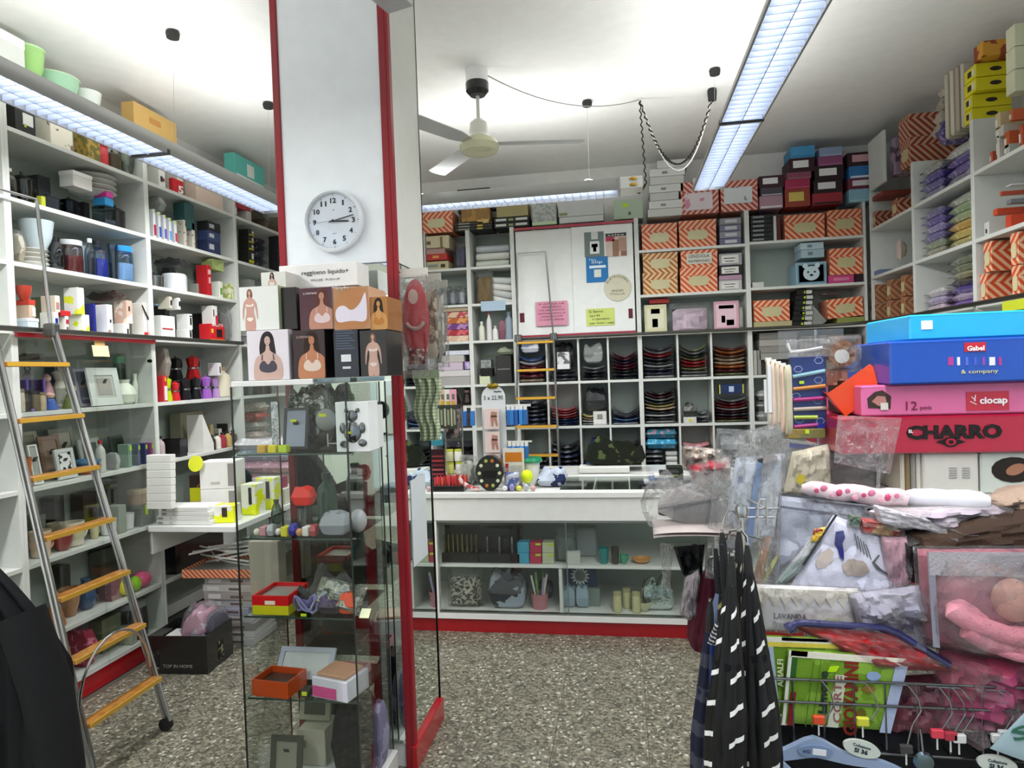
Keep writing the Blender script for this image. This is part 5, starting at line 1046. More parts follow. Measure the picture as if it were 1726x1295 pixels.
for k,(a,b,c_,l_) in enumerate(((468,486,'b8b6b4','white scribbled'),(460,468,'b08ea0','mauve'),(442,458,'26242a','black, blank white label'),(422,442,'9c9ca0','grey scribbled'))):
    I(1212,a,1251,b,'box','linen_box',l_ + ' linen box beside the striped boxes',c=c_,d=.22,z=2.20 + [0,.085,.125,.205][k],z1=2.20 + [.083,.122,.202,.30][k],tags=(('dad8d0',.1,.85,.15,.85),('55545a',.2,.7,.55,.62),('55545a',.25,.65,.3,.36)) if k != 1 else (),suf='',cat='linen box')
row('B','in the unit of the bear box')
for k in range(6):I(1265,397 - 6*k,1303,403 - 6*k,'box','slim_black_box',ORD[k] + ' slim black shirt box in the pile',c='1b1e1e',d=.22,z=2.58 + .036*k,z1=2.614 + .036*k,tags=(('8a9494',.1,.6,.3,.7),),cat='shirt box',grp='slim black shirt boxes')
I(1304,364,1309,402,'box','white_book','white book standing',c='cfd0cc',d=.2,z=2.58,cat='book')
I(1310,362,1316,402,'box','maroon_book','maroon book standing',c='5a2028',d=.2,z=2.58,cat='book')
I(1322,361,1391,399,'striped','striped_box','orange striped box, black slot over plate',d=.26,z=2.58,cat='striped box')
I(1394,353,1457,394,'striped','striped_box','orange striped box against the corner',d=.26,z=2.58,cat='striped box')
bo=I(1341,442,1394,478,'box','bear_box','pale blue box with a white bear face',c='8fb0be',d=.24,z=2.21,tags=(('6c94a6',.06,.94,.08,.9),('8fb0be',.1,.9,.12,.86)),cat='box')
w_,dd=.1,-.1255
def disc(x,z,rx,rz,m,y0,y1,nm):obj(nm,MB().prism([(x + rx*cos(R(a)),z + rz*sin(R(a))) for a in range(0,360,20)],y0,y1).mesh(nm,m),bo)
disc(0,.09,.062,.058,mt('c4d8de'),-.1275,-.1235,'bear_face'); disc(-.045,.15,.02,.02,mt('c4d8de'),-.127,-.1235,'bear_ear'); disc(.045,.15,.02,.02,mt('c4d8de'),-.127,-.1235,'bear_ear')
disc(-.025,.1,.008,.008,mt('22262a'),-.129,-.127,'bear_eye'); disc(.025,.1,.008,.008,mt('22262a'),-.129,-.127,'bear_eye'); disc(0,.075,.014,.009,mt('22262a'),-.129,-.127,'bear_nose')
I(1350,427,1390,441,'box','pale_blue_box','pale blue box directly on the bear box',c='a4bcc4',d=.2,z=2.425,z1=2.49,tags=(('6a8490',.3,.5,.3,.7),),cat='box')
I(1349,415,1389,427,'box','white_blue_box','white and blue box topping the bear box stack',c='b4c8d0',d=.2,z=2.492,z1=2.545,tags=(('6a8490',.3,.5,.3,.7),),cat='box')
I(1398,418,1459,462,'striped','striped_box','orange striped box raised on a pink box',d=.26,z=2.275,cat='striped box')
I(1396,462,1440,475,'box','pink_flat_box','flat hot pink box',c='c4447c',d=.24,z=2.21,z1=2.272,tags=(('d87aa0',.2,.8,.3,.7),),cat='box')
I(1441,461,1458,474,'box','dark_flat_box','small black flat box beside the pink one',c='2a1420',d=.24,z=2.21,z1=2.27,cat='box')
I(1268,476,1288,483,'box','white_slim_box','slim white box alone',c='c9ccc4',d=.15,z=2.21,cat='box')
I(1270,539,1336,550,'box','cream_flat_box','flat cream green box',c='b4ac80',d=.26,z=1.88,z1=1.93,cat='box')
I(1270,506,1332,539,'striped','striped_box','shiny windowed striped box',d=.24,z=1.932,cat='striped box')
for k in range(7):I(1334 + 1.5*k,540 - 8*k,1370 + (k % 3),548 - 8*k,'box','black_hosiery_box',ORD[k] + ' black box with white end label',c='181a18',d=.22,z=1.88 + .042*k,z1=1.92 + .042*k,tags=(('c4c8c0',.6,.95,.15,.85),('b8d020',.45,.55,.3,.7)),cat='hosiery box',grp='black hosiery boxes')
I(1371,510,1396,548,'card','leaning_sleeve','grey plastic sleeve leaning off the black boxes',c='8a8c86',z=1.88,off=.0,rot=(0,R(-38),0),fin='film',cat='sleeve',sup=False)
I(1412,540,1462,547,'box','lime_flat_box','flat lime box under a tilted striped box',c='8c9450',d=.24,z=1.88,z1=1.935,cat='box')
I(1395,500,1460,534,'striped','striped_box','tilted red striped box',d=.22,z=1.938,z1=2.09,cat='striped box',rot=(0,R(-4),0))
I(1385,492,1425,508,'heap','pink_clothes','crumpled pink and grey clothes behind the tilted box',c='b49a98',c2='6c6468',z=2.13,d=.1,off=.1,cat='clothes')
for k in range(4):I(1280,568 + 14*(3 - k),1345,580 + 14*(3 - k),'box','grey_flat_carton',ORD[k] + ' grey flat carton lower down',c=['98968e','8a8880','a4a098','7c7a74'][k],d=.2,z=1.62 + .055*k,z1=1.673 + .055*k,cat='carton',grp='grey flat cartons')
I(1280,600,1345,628,'box','dark_wide_carton','dark carton under the grey flat ones',c='3a3634',d=.2,z=1.50,z1=1.618,cat='carton',off=.04)
for k in range(2):I(1270 + 7*k,588,1276 + 7*k,629,'box','upright_book',['pale','grey'][k] + ' book upright by the post',c=['b4b2a8','8c8a84'][k],d=.035,z=1.50,z1=1.70,cat='book')
for k in range(3):I(1276,690 - 14*k,1330,704 - 14*k,'garment','grey_film_pack',ORD[k] + ' grey film pack next to the hanging laces',c=['8a8c88','6c6e6a','9a9c98'][k],z=1.12 + .085*k,z1=1.20 + .085*k,cat='pack')
I(1350,585,1455,645,'box','brown_case','dull brown wide carton behind the metallic rolls',c='8a8074',c2='6c645a',z=1.50,z1=1.80,d=.2,cat='carton')
# notices on the sliding doors
YD=5.592
def notice(x0,y0,x1,y1,name,label,c,pics=(),lines=(),rz=0,cat='notice'):
    a,b=atY(x0,(y0 + y1)/2,YD),atY(x1,(y0 + y1)/2,YD); t_,bt=atY((x0 + x1)/2,y0,YD).z,atY((x0 + x1)/2,y1,YD).z
    w,h=b.x - a.x,t_ - bt
    o=thing(name,label,cat,k_card(w,.002,h,c,'paper',pics,.002),((a.x + b.x)/2,YD,bt),(0,R(rz),0))
    for (s,x,z,lw,lh,col) in lines:letters(o,s,w*lw,h*lh,(w*x,-.0032,h*z),mt(col))
    return o
notice(985,391,1018,433,'grey_poster','grey poster with black briefs on the sliding door','6c7a78',(('cdd2cf',.36,.7,.7,1),('dfe2e0',.28,.76,.12,.62),('23262a',.36,.68,.38,.52),('6a6e70',.44,.6,.2,.38)),cat='poster')
notice(1021,393,1056,432,'stocking_poster','small poster of tan stockings with black banner','cdbcae',(('241c1c',0,1,.86,1),('b42c4c',0,.42,.66,.85),('94705c',.32,.62,.0,.72),('b08c78',.62,1,.2,.8),('8a6450',.72,1,0,.2)),(('calze',.0,.93,.8,.08,'e8e4e0'),),cat='poster')
notice(988,433,1025,476,'blue_poster','blue poster with white words below the grey one','2a74b0',(('d8dcd0',.36,.68,.2,.5),('e4ecf0',.15,.9,.56,.66)),(('Slip',0.0,.78,.5,.14,'e8f0f4'),('Mini',-.2,.9,.3,.08,'cfe0ec')),cat='poster')
notice(903,508,957,549,'pink_notice','pink notice with lines of purple writing','cf8ea2',(),tuple(('%s' % s,0,.9 - .13*k,[.8,.6,.8,.85,.7,.75][k],.07,'8a4460') for k,s in enumerate(('SI AVVISA LA','GENTILE CLIENTELA','CHE PER MOTIVI DI','IGIENE NON SI','CAMBIANO I CAPI','DI INTIMO GRAZIE'))))
notice(988,520,1036,549,'yellow_notice','lime yellow handwritten note on the sliding door','c4cf72',(),(('Si fanno',-.15,.84,.5,.16,'4a5030'),('orli',-.2,.6,.35,.14,'4a5030'),('e riparazioni',.02,.38,.6,.14,'4a5030'),('per tutti i capi',.05,.14,.85,.14,'4a5030')))
a=atY(1041,485,YD)
dc=thing('round_sign','round cream sign with stamped letters on the sliding door','sign',[('disc',MB().lathe([(.112,0),(.114,.003),(.112,.006),(0,.0062)],40).xf(Matrix.Translation((0,0,0)) @ Matrix.Rotation(R(90),4,'X')),mt('cbc7ae'))],(a.x,YD + .002,a.z))
for k,ch_ in enumerate('ELETRODOMESTICI'[:11]):
    t=R(150 - 12*k); letters(dc,ch_,.014,.018,(.095*cos(t),-.0075,.095*sin(t)),mt('6a6658'),ry=-(t - R(90)))
letters(dc,'SINGER',.10,.018,(0,-.0075,-.025),mt('7a7664')); letters(dc,'ITALIA',.12,.018,(0,-.0075,-.052),mt('7a7664')); letters(dc,'+',.012,.012,(0,-.0075,.035),mt('9a9684'))
# ================================================================== right-hand wall
row('R','piled on top near the corner',None)
RS=dict(c=('8c3028','b89a78'))
I(1500,225,1528,305,'box','dark_violet_carton','dark violet carton by the end board',c='4a3a48',c2='8a7a88',d=.2,z=2.90,cat='carton')
I(1516,236,1573,275,'striped','striped_box','brown striped box, lower of the two',d=.28,z=2.90,z1=3.083,cat='striped box',**RS)
I(1513,183,1570,232,'striped','striped_box','brown striped box, upper of the two',d=.28,z=3.085,cat='striped box',plate=False,lidf=.2,**RS)
I(1575,196,1598,240,'garment','violet_pack','violet folded pack next to striped boxes',c='5c5088',z=2.90,cat='pack',d=.2)
row('R','on top of the side shelving')
for k in range(4):I(1566 + 4*k,206 - 18*k,1608 + 2*k,224 - 18*k,'heap','beige_bag',['lowest','second','third','topmost'][k] + ' slumped beige bag',c=['a8a08c','b4ac98','9c9484','b0a898'][k],z=2.965 + .07*k,z1=3.035 + .07*k,d=.2,cat='bag',grp='slumped beige bags')
for k in range(4):I(1590 + 9*k,120 - 6*k,1601 + 9*k,215 - 7*k,'roll','fabric_roll',ORD[k] + ' upright cream fabric roll',c=['b8b09c','c4bca8','a89c88','bcb4a4'][k],z=2.90,d=.08,cat='fabric roll',grp='upright cream fabric rolls') if False else I(1590 + 9*k,120 - 6*k,1601 + 9*k,215 - 7*k,'box','upright_roll',ORD[k] + ' upright cream fabric roll',c=['b8b09c','c4bca8','a89c88','bcb4a4'][k],z=2.90,d=.10,ch=.03,cat='fabric roll',grp='upright cream fabric rolls')
for k in range(4):
    t=I(1624,165 - 22*k,1684,190 - 22*k,'box','yellow_slipper_box',ORD[k] + ' yellow box with a dark eye print',c='d8cc14',d=.2,z=2.90 + .075*k,z1=2.972 + .075*k,tags=(('28201c',.35,.62,.3,.7,'eye_print'),('d8d4c0',.72,.92,.2,.75)),cat='slipper box',grp='yellow boxes'); w2=max(v.co.x for v in t.children[0].data.vertices); obj('eye_print',MB().slab([(0,0)] and [(.03*cos(R(a)),.012*sin(R(a))) for a in range(0,360,30)],0,.0015).xf(Matrix.Translation((w2,.0,.036)) @ Matrix.Rotation(R(90),4,'Y') @ Matrix.Rotation(R(90),4,'Z')).mesh('eye_print',mt('28201c')),t)
I(1640,62,1686,96,'box','amber_box','amber and red box on the yellow boxes',c='8c3c20',c2='c8902c',d=.2,z=3.202,cat='box',sc=10)
for k in range(3):I(1694,96 - 34*k,1740,136 - 36*k,'box','cream_lampshade_box',ORD[k] + ' cream box by the yellow pile',c='cfd0b0',d=.24,z=2.90 + .11*k,z1=3.008 + .11*k,cat='box',grp='cream boxes by the yellow pile')
row('R','in the corner unit')
I(1463,352,1500,384,'striped','striped_box','brown striped box deep at the corner',d=.24,z=2.61,cat='striped box',**RS)
I(1502,330,1534,362,'striped','striped_box','brown striped box at the post',d=.24,z=2.61,cat='striped box',**RS)
I(1466,326,1532,345,'box','flat_red_box','flat dull red box across two striped boxes',c='8c3c30',d=.2,z=2.82,z1=2.855,cat='box')
I(1506,384,1536,444,'wreath','wreath','brown and cream ornamental wreath',z=2.24,z1=2.56,cat='wreath',off=.08)
I(1470,452,1505,466,'box','blue_grey_box','flat blue grey box',c='6a7a9c',d=.2,z=2.24,z1=2.28,cat='box')
for k,(x0,x1) in enumerate(((1466,1492),(1494,1516),(1518,1540))):
    for j in range(2):
        I(x0,520 - 30*j,x1,545 - 34*j,'striped','striped_box',['lower','upper'][j] + ' small brown striped box, ' + ['farthest','middle','nearest the post'][k],d=.22,z=1.88 + .15*j,z1=2.025 + .15*j,cat='striped box',lidf=.25,suf='below the wreath',grp='small brown striped boxes',c=('8a5438','a88060'))
row('R','in the unit of purple packs')
pk=[(2.61,1568,1598,['8f8ca8','6a629c','55489a','a4a6a0'],'hand towel pack','nearest the corner'),(2.61,1600,1632,['8c8a94','6e62a0','4c4090','c4c6c0'],'hand towel pack','middle'),
      (2.24,1568,1596,['a4a08c','8f9c80','7466a4','9a90b8','6a5ca0','7c74a0'],'cotton pack','nearest the corner'),(2.24,1598,1634,['b4ac70','c4b060','c09a50','9caa84','8ca07c','b0b4a8'],'linen pack','toward the viewer'),
      (1.88,1598,1636,['6c4c9c','b8a8b8','4c3c8c','3c3a34','9c9474','6e7a60','77806a'],'bath mat pack','toward the viewer'),(1.88,1566,1594,['c4b0bc','a89cc0','c8c4c4'],'bagged slip','nearest the corner')]
NM={'8f8ca8':'lilac grey','6a629c':'purple','55489a':'deep purple','a4a6a0':'grey','8c8a94':'grey violet','6e62a0':'purple','4c4090':'indigo','c4c6c0':'white','a4a08c':'stone','8f9c80':'sage','7466a4':'purple','9a90b8':'lilac','6a5ca0':'violet','7c74a0':'dull violet','b4ac70':'straw','c4b060':'mustard','c09a50':'ochre','9caa84':'pale green','8ca07c':'green','b0b4a8':'grey white','6c4c9c':'purple','b8a8b8':'pale mauve','4c3c8c':'indigo','3c3a34':'black','9c9474':'khaki','6e7a60':'moss','77806a':'grey green','c4b0bc':'rosy','a89cc0':'lavender','c8c4c4':'white'}
for (z,x0,x1,cs,nm,wh) in pk:
    hh=(.30 if z < 2.6 else .22)/len(cs)
    if nm == 'bagged slip':hh=.05
    for k,c_ in enumerate(cs):
        a,b=atX(x0,400,1.965).y,atX(x1,400,1.965).y
        yy0,yy1={1568:(4.60,4.80),1600:(4.30,4.58),1598:(4.09,4.44),1566:(4.60,4.80)}[x0] if x0 != 1600 else (4.09,4.44)
        if x0 in (1568,1566):yy0,yy1=4.46,4.77
        at('garment','linen_pack',f'{NM[c_]} {nm}, {ORD[k]} up, {wh}, ' + {2.61:'top shelf',2.24:'middle shelf',1.88:'shelf over the rail'}[z],'linen pack',1.98 + .11,(yy0 + yy1)/2 + jit(.008),z + hh*k,.22,yy1 - yy0,hh*.96,jit(1.5),nm + 's ' + wh,c=c_)
row('R','in the unit of small orange cartons')
oc=[(1677,186,1700,205,'c8b48c','f','sand carton',2.765),(1701,182,1716,196,'c45c30','f','orange carton',2.765),(1677,206,1716,216,'c8c4b4','f','long cream carton',2.722),(1692,218,1714,236,'c0562c','f','burnt orange carton',2.645),
      (1717,208,1732,228,'b84a28','f','rust orange carton',2.61),(1679,222,1691,252,'d0ccc0','f','pale carton',2.61),(1668,254,1678,268,'b8543c','f','small brick carton',2.61),(1692,240,1716,254,'b0b8b0','f','long grey carton',2.61)]
for (a,b,c,d_,co,_,wd,zz) in oc:I(a,b,c,d_,'box','small_carton',wd + ' up high',c=co,d=.16,z=zz,tags=(('e0dccc',.1,.5,.2,.6),),cat='carton')
oc=[(1658,372,1682,392,'d0cec8','white carton with a dark print',2.24),(1673,350,1694,368,'c84a2c','orange carton',2.33),(1694,360,1720,386,'c84428','red orange carton',2.24),(1695,334,1718,358,'77777a','grey carton',2.36),(1694,308,1722,336,'d4d4d2','white carton',2.45),(1684,322,1694,340,'b85038','brick carton',2.42)]
for (a,b,c,d_,co,wd,zz) in oc:I(a,b,c,d_,'box','small_carton',wd + ' lower',c=co,d=.16,z=zz,tags=(('2a2826',.4,.6,.2,.5),) if 'print' in wd else (),cat='carton')
for k,(x0,y0,x1,y1,q) in enumerate(((1650,466,1690,500,'lower one at the post'),(1657,425,1700,460,'upper one at the post'),(1704,450,1745,485,'lower one at the picture edge'),(1702,408,1745,446,'upper one at the picture edge'))):
    I(x0,y0,x1,y1,'striped','striped_box','orange striped box',d=.26,z=1.88 + .165*(k % 2),z1=2.04 + .165*(k % 2),suf=q + ' over the rail',cat='striped box',grp='orange striped boxes over the rail',pc='d8cca0')
thing('lime_notice','lime notice taped under the dark rail above the blue box','notice',[('card',MB().box(1.885,1.887,3.35,3.66,1.74,1.86),mt('c4cf30')),('writing',MB().box(1.8835,1.885,3.38,3.62,1.775,1.785),mt('4a5010')),('writing',MB().box(1.8835,1.885,3.38,3.6,1.80,1.81),mt('4a5010'))])
for k in range(3):at('box','side_carton',['sage','rosy','brown'][k] + ' carton standing below the curved rail','carton',2.07,[4.98,5.2,5.38][k],1.49,.2,.16,[.22,.28,.3][k],c=['7c8474','a88a88','6a5a50'][k])

# ================================================================== counter
CY0,CY1,CX0,CX1=3.925,4.56,-1.72,1.42
WG=mt('e9e9e3','gloss'); ALU=mt('a9aca8','dull')
gx0,gx1,gy0,gy1=-.40,.42,3.99,4.50
P=[('plinth',MB().box(CX0,CX1,CY0 + .015,CY0 + .03,0,.085),mt('a3131e','gloss')),('bottom_board',MB().box(CX0,CX1,CY0,CY1,.085,.118),WG),('back_board',MB().box(CX0,CX1,CY1 - .02,CY1,.118,.70),mt('b9c4bb','paint')),
     ('drawer_front',MB().box(CX0,CX1,CY0 - .005,CY0 + .02,.695,.835,0,.002),WG),('carcass',MB().box(CX0,CX1,CY0 + .02,CY1,.695,.72),WG),
     ('top_board',MB().box(CX0 - .02,CX1 + .02,CY0 - .02,gy0,.835,.87,0,.003),WG),('top_board',MB().box(CX0 - .02,CX1 + .02,gy1,CY1 + .02,.835,.87,0,.003),WG),('top_board',MB().box(CX0 - .02,gx0,gy0,gy1,.835,.87),WG),('top_board',MB().box(gx1,CX1 + .02,gy0,gy1,.835,.87),WG),
     ('glass_inset',MB().box(gx0 + .002,gx1 - .002,gy0 + .002,gy1 - .002,.862,.868),mt('d4e2da','pane')),('drawer_bottom',MB().box(gx0,gx1,gy0,gy1,.73,.74),mt('4a544c','paint')),
     ('drawer_divider',MB().box(-.20,-.192,gy0,gy1,.74,.858),WG),('drawer_divider',MB().box(.02,.028,gy0,gy1,.74,.858),WG),('drawer_divider',MB().box(.24,.248,gy0,gy1,.74,.858),WG),
     ('shelf',MB().box(CX0,CX1,CY0 + .05,CY1 - .02,.392,.41,0,.001),WG),('post',MB().box(-1.185,-1.165,CY0 + .0,CY0 + .05,.118,.695),WG),('divider',MB().box(-.42,-.40,CY0 + .06,CY1 - .02,.118,.392),WG),
     ('slide_rail',MB().box(-1.165,CX1,CY0 + .005,CY0 + .035,.118,.128),ALU),('slide_rail',MB().box(-1.165,CX1,CY0 + .005,CY0 + .035,.68,.695),ALU),('end_panel',MB().box(CX0,CX0 + .02,CY0,CY1,.118,.695),WG),('end_panel',MB().box(CX1 - .02,CX1,CY0,CY1,.118,.695),WG)]
for (a,b,y) in ((CX0 + .02,-1.19,.012),(-1.16,-.36,.012),(-.39,.42,.024),(.40,1.39,.012)):P.append(('glass_door',MB().box(a,b,CY0 + y,CY0 + y + .005,.128,.68),mt('edf6f1','pane')))
P.append(('door_edge',MB().box(-.365,-.36,CY0 + .008,CY0 + .02,.128,.68),ALU))
thing('shop_counter','white shop counter with glass front, red plinth and glass inset','counter',P)
support(CX0,CX1,CY0,gy0,.87); support(CX0,gx0,CY0,CY1,.87); support(CX0,CX1,CY0,CY1,.868); support(CX0,CX1,CY0 + .05,CY1,.41); support(CX0,CX1,CY0,CY1,.118)
row('B','inside the counter, upper shelf')
def rack(w,d,h):
    P=[('base',MB().box(-w/2,w/2,-d/2,d/2,0,h*.28,0,.003),mt('15130f','gloss')),('back_board',MB().box(-w/2,w/2,d/2 - .006,d/2,h*.28,h),mt('1c1a16','gloss'))]
    for k in range(8):P.append(('gold_stick',MB().lathe([(.006,h*.28),(.006,h*.8),(.004,h*.82)],8,-w/2 + w*(k + .5)/8,-d*.3),mt('a89a5c','metal')))
    return P
q=dict(plane=4.00)
I(743,892,806,950,'custom','lipstick_rack','black rack of eight gold sticks',d=.10,parts=rack,cat='rack',z=.41,**q)
I(806,896,876,956,'custom','cosmetic_display','black cosmetic display with silver tubes',d=.14,cat='display',z=.41,plane=4.0,parts=lambda w,d,h:[('base',MB().box(-w/2,w/2,-d/2,d/2,0,h*.3,0,.003),mt('101114','gloss')),('back_board',MB().box(-w/2,w/2,0,d/2,h*.3,h),mt('15161a','gloss'))] + [('tube',MB().lathe([(.008,h*.3),(.008,h*.75),(.003,h*.8)],8,-w*.3 + w*.3*k,-d*.3),mt('b4b8bc','metal')) for k in range(3)])
for k,(x,c_,l_) in enumerate(((872,'4aa0bc','turquoise'),(893,'b83450','crimson'),(914,'c0c4a4','cream and lime'))):
    for j in range(2):I(x,938 - 16*j,x + 20,955 - 16*j,'box','soap_box',['lower','upper'][j] + ' ' + l_ + ' soap box',c=c_,d=.08,z=.41 + .066*j,z1=.474 + .066*j,cat='soap box',tags=(('c8d040',.5,.95,.75,.95),) if k else (),**q)
I(934,890,972,954,'bag','heart_bag','clear bag with a glass heart',c='6c7a74',d=.08,z=.41,cat='bag',plane=4.02)
I(970,892,1006,953,'box','grey_appliance','pale grey upright box',c='98a09e',d=.10,z=.41,cat='box',plane=4.16,ch=.01)
I(954,932,978,956,'box','small_white_box','small white box with a sketch',c='c9ccc4',d=.05,z=.41,cat='box',plane=3.99)
I(1008,926,1027,957,'vase','teal_cup','teal tapered cup with a yellow sticker',c='18807c',z=.41,cat='cup',prof=[(.72,0),(1,1),(.92,1),(.66,.06),(0,.06)],fin='gloss',**q)
I(1030,925,1044,955,'vase','drinking_glass','pinkish clear glass',c='d8d0cc',fin='glass',z=.41,cat='glass',prof=[(.8,0),(1,1),(.94,1),(.76,.06),(0,.06)],**q)
I(1044,938,1060,956,'bowl','green_dish','tilted green dish',c='3c9c74',z=.41,cat='dish',**q)
I(1065,946,1098,958,'bowl','amber_dish','amber glass dish',c='d8984c',z=.41,cat='dish',**q)
row('B','inside the counter, bottom tier')
I(750,964,812,1022,'bag','patterned_cushion_bag','black and white patterned pack',c='2a2824',c2='b8b4a4',sc=60,fin='paper',d=.12,z=.118,cat='pack',**q)
I(822,974,886,1024,'heap','navy_foil_pack','navy pack in shiny film',c='1c2434',c2='9aa4b0',d=.14,z=.118,cat='pack',film='f4f4f4',**q)
I(888,968,926,1026,'brush','pink_brush_cup','pink patterned cup of striped handles',c='b87880',z=.118,cat='cup',plane=3.99)
I(905,985,932,1020,'heap','dark_film_pack','dark crinkled pack behind the brush cup',c='1c2228',d=.1,z=.118,cat='pack',plane=4.2)
t=I(950,962,1006,992,'box','daisy_canvas','navy picture of a white daisy',c='1c3454',d=.02,z=.235,z1=.375,cat='picture',plane=4.12)
for k in range(14):obj('petal',MB().prism([(0,0),(.012,.03),(0,.062),(-.012,.03)],-.0125,-.0105).xf(Matrix.Translation((.0,0,.065)) @ Matrix.Rotation(R(k*360/14),4,'Y')).mesh('petal',mt('c9d0cc')),t)
for k in range(2):I(947 + 23*k,992,970 + 23*k,1024,'heap','pale_blue_towel',['first','second'][k] + ' pale blue towel pack',c='8fa4b0',d=.12,z=.118,cat='towel',plane=4.05)
thing('picture_block','grey block propping the daisy picture','block',[('block',MB().box(-.36,-.18,4.1,4.16,.12,.232),mt('7c8a84'))])
for k in range(4):I(1033 + 16*k,1000 - 6*(k % 2),1048 + 16*k,1030,'jar','cream_pot',['first','second','third','fourth'][k] + ' small cream pot with black dots',c='cfcc98',lid='b4b080',fin='ceramic',z=.118,cat='pot',plane=3.99 + .07*(k % 2),grp='cream pots in the counter')
I(1072,1018,1100,1029,'bowl','cream_dish','low cream dish',c='cfcca4',z=.118,cat='dish',**q)
I(1082,984,1138,1028,'heap','glass_pebbles','heap of clear glass pebbles',c='a4b4ae',c2='c8d4d0',fin='foil',wr=1.2,d=.14,z=.118,cat='pebbles',plane=4.03)
row('B','on the counter')
q=dict(plane=4.0)
I(726,758,750,808,'custom','lipstick_board','dark red lipstick tester board',d=.012,z=.90,cat='board',plane=4.06,parts=lambda w,d,h:[('board',MB().box(-w/2,w/2,-d/2,d/2,-.028,h),mt('2a1014','gloss'))] + [('tester',MB().box(-w*.4,w*.4,-d/2 - .003,-d/2,h*(.12 + .13*k),h*(.17 + .13*k)),mt(['7c1c28','8c3440','a04a50','6a1a24','9c2c34','7a2c34'][k])) for k in range(6)])
def ltray(w,d,h):return [('tray',MB().box(-w/2,w/2,-d/2,d/2,0,h*.4,0,.003),mt('141012','gloss'))] + [('lipstick',MB().lathe([(.007,h*.4),(.007,h*.85),(.004,h)],8,-w/2 + w*(k % 9 + .5)/9,-d*.3 + d*.3*(k // 9)),mt(['c03038','b84038','d05a48','9c2430','c84848'][k % 5],'gloss')) for k in range(27)]
I(728,806,782,828,'custom','lipstick_tray','black tray bristling with red lipsticks',d=.16,z=.87,parts=ltray,cat='tray',plane=3.94)
I(770,800,808,830,'custom','red_fan_pack','red and white curved beaded pack',d=.03,z=.87,plane=3.93,cat='pack',parts=lambda w,d,h:[('curve',MB().tube([(-w*.45 + w*.9*s*s,-.0,.012 + h*(1 - s) ** 1.3*.85) for s in [i/10 for i in range(11)]],.013,8),mt('a82c30','film','d8c0b8',40))])
for k,(x,y,c_) in enumerate(((749,756,'d4d4a8'),(763,756,'e0e0d0'),(750,778,'d8d878'),(765,778,'dcdccc'),(753,800,'d4d4b4'))):I(x,y - 22,x + 13,y,'jar','cream_tub',['yellow rimmed','white','lime lidded','pale','ivory'][k] + ' tub, ' + ['upper','upper','middle','middle','lowest'][k] + ' tier',c=c_,lid='c8cc40',fin='ceramic',z=[1.03,1.03,.95,.95,.87][k],z1=[1.11,1.11,1.028,1.028,.948][k],plane=4.12,cat='tub')
at('box','tub_block','clear block under the tubs on the counter','block',-1.10,4.17,.87,.13,.1,.078,c='c4c4b4',fin='gloss')
thing('card_stand','chrome stand of carded packs at the counter end','stand',[('pole',MB().tube([(-1.16,4.2,.872),(-1.16,4.2,1.52)],.006,8),CHR),('base',MB().lathe([(.07,.872),(.07,.88),(.01,.885)],20,-1.16,4.2),CHR),('arm',MB().tube([(-1.25,4.14,1.47),(-1.06,4.14,1.47)],.004,6),CHR)])
for k in range(5):I(722 + 9*k,648 + 3*(k % 2),733 + 9*k,672 + 2*(k % 3),'card','carded_earrings',['red headed','white','orange headed','pale','pink headed'][k] + ' hanging jewellery card',c=['d8a098','d8d4cc','d8b090','cfd0c8','d89cac'][k],pics=(('b8a030',.2,.8,.0,.25),('6a6a5c',.3,.7,.35,.7)),z=1.40,z1=1.50,plane=4.12 - .01*k,cat='jewellery card',rot=(0,0,R(jit(12))),sup=False)
for k in range(4):I(724 + 11*k,672,737 + 11*k,712,'card','black_hair_card',ORD[k] + ' dark hanging card of pale beads',c='33362e',pics=(('a4a88c',.15,.4,.1,.85),('8c9078',.55,.85,.15,.8)),z=1.25,z1=1.40,plane=4.10 - .008*k,cat='bead card',rot=(0,0,R(jit(14))),sup=False)
I(724,714,746,740,'card','teal_card','teal and white wing-shaped card',c='2c7c8c',pics=(('dcdcd8',.3,.9,.5,.95),),z=1.14,z1=1.22,plane=4.1,cat='card',sup=False)
I(743,668,775,716,'bag','black_doll_pack','dark brown pack with a skin-tone figure',c='241a1a',c2='8a7068',d=.05,z=1.16,z1=1.36,plane=4.3,cat='pack',sup=False)
thing('pack_post','thin post carrying the dark brown pack','post',[('post',MB().tube([(-1.08,4.34,.872),(-1.08,4.34,1.37)],.006,6),CHR)])
for k in range(3):I(772 + 14*k,768 + 3*k,797 + 12*k,812,'bag','clear_sweet_bag',['first','second','third'][k] + ' small clear crinkled bag',c='b8bcb0',c2='6a7068',d=.06,z=.87,plane=4.12 + .05*k,cat='bag')
# rotating stand with photo cards
a=atY(829,655,4.12); sx,sw=a.x,.155
pts=[(sx - sw/2 + sw*.0,.95),(sx + sw/2,.95)] + [(sx + sw/2*cos(R(t)),1.44 + .075*sin(R(t))) for t in range(0,181,15)]
st=thing('pin_up_stand','white rotating stand with a rounded price board on the counter','stand',[('board',MB().prism(pts,4.155,4.163),mt('d8dcdc','gloss')),('pole',MB().tube([(sx,4.17,.872),(sx,4.17,1.5)],.009,8),CHR),('base',MB().lathe([(.09,.872),(.09,.885),(.02,.895)],24,sx,4.17),WG),
     ('side_fin',MB().box(sx - .012,sx + .012,4.18,4.32,.95,1.44,0,.002),mt('c4ccd0','gloss')),('cross_bar',MB().box(sx - .20,sx + .24,4.164,4.17,1.375,1.39),mt('d8d6cc')),('cross_bar',MB().box(sx,sx + .24,4.164,4.17,1.145,1.155),mt('d8d6cc'))])
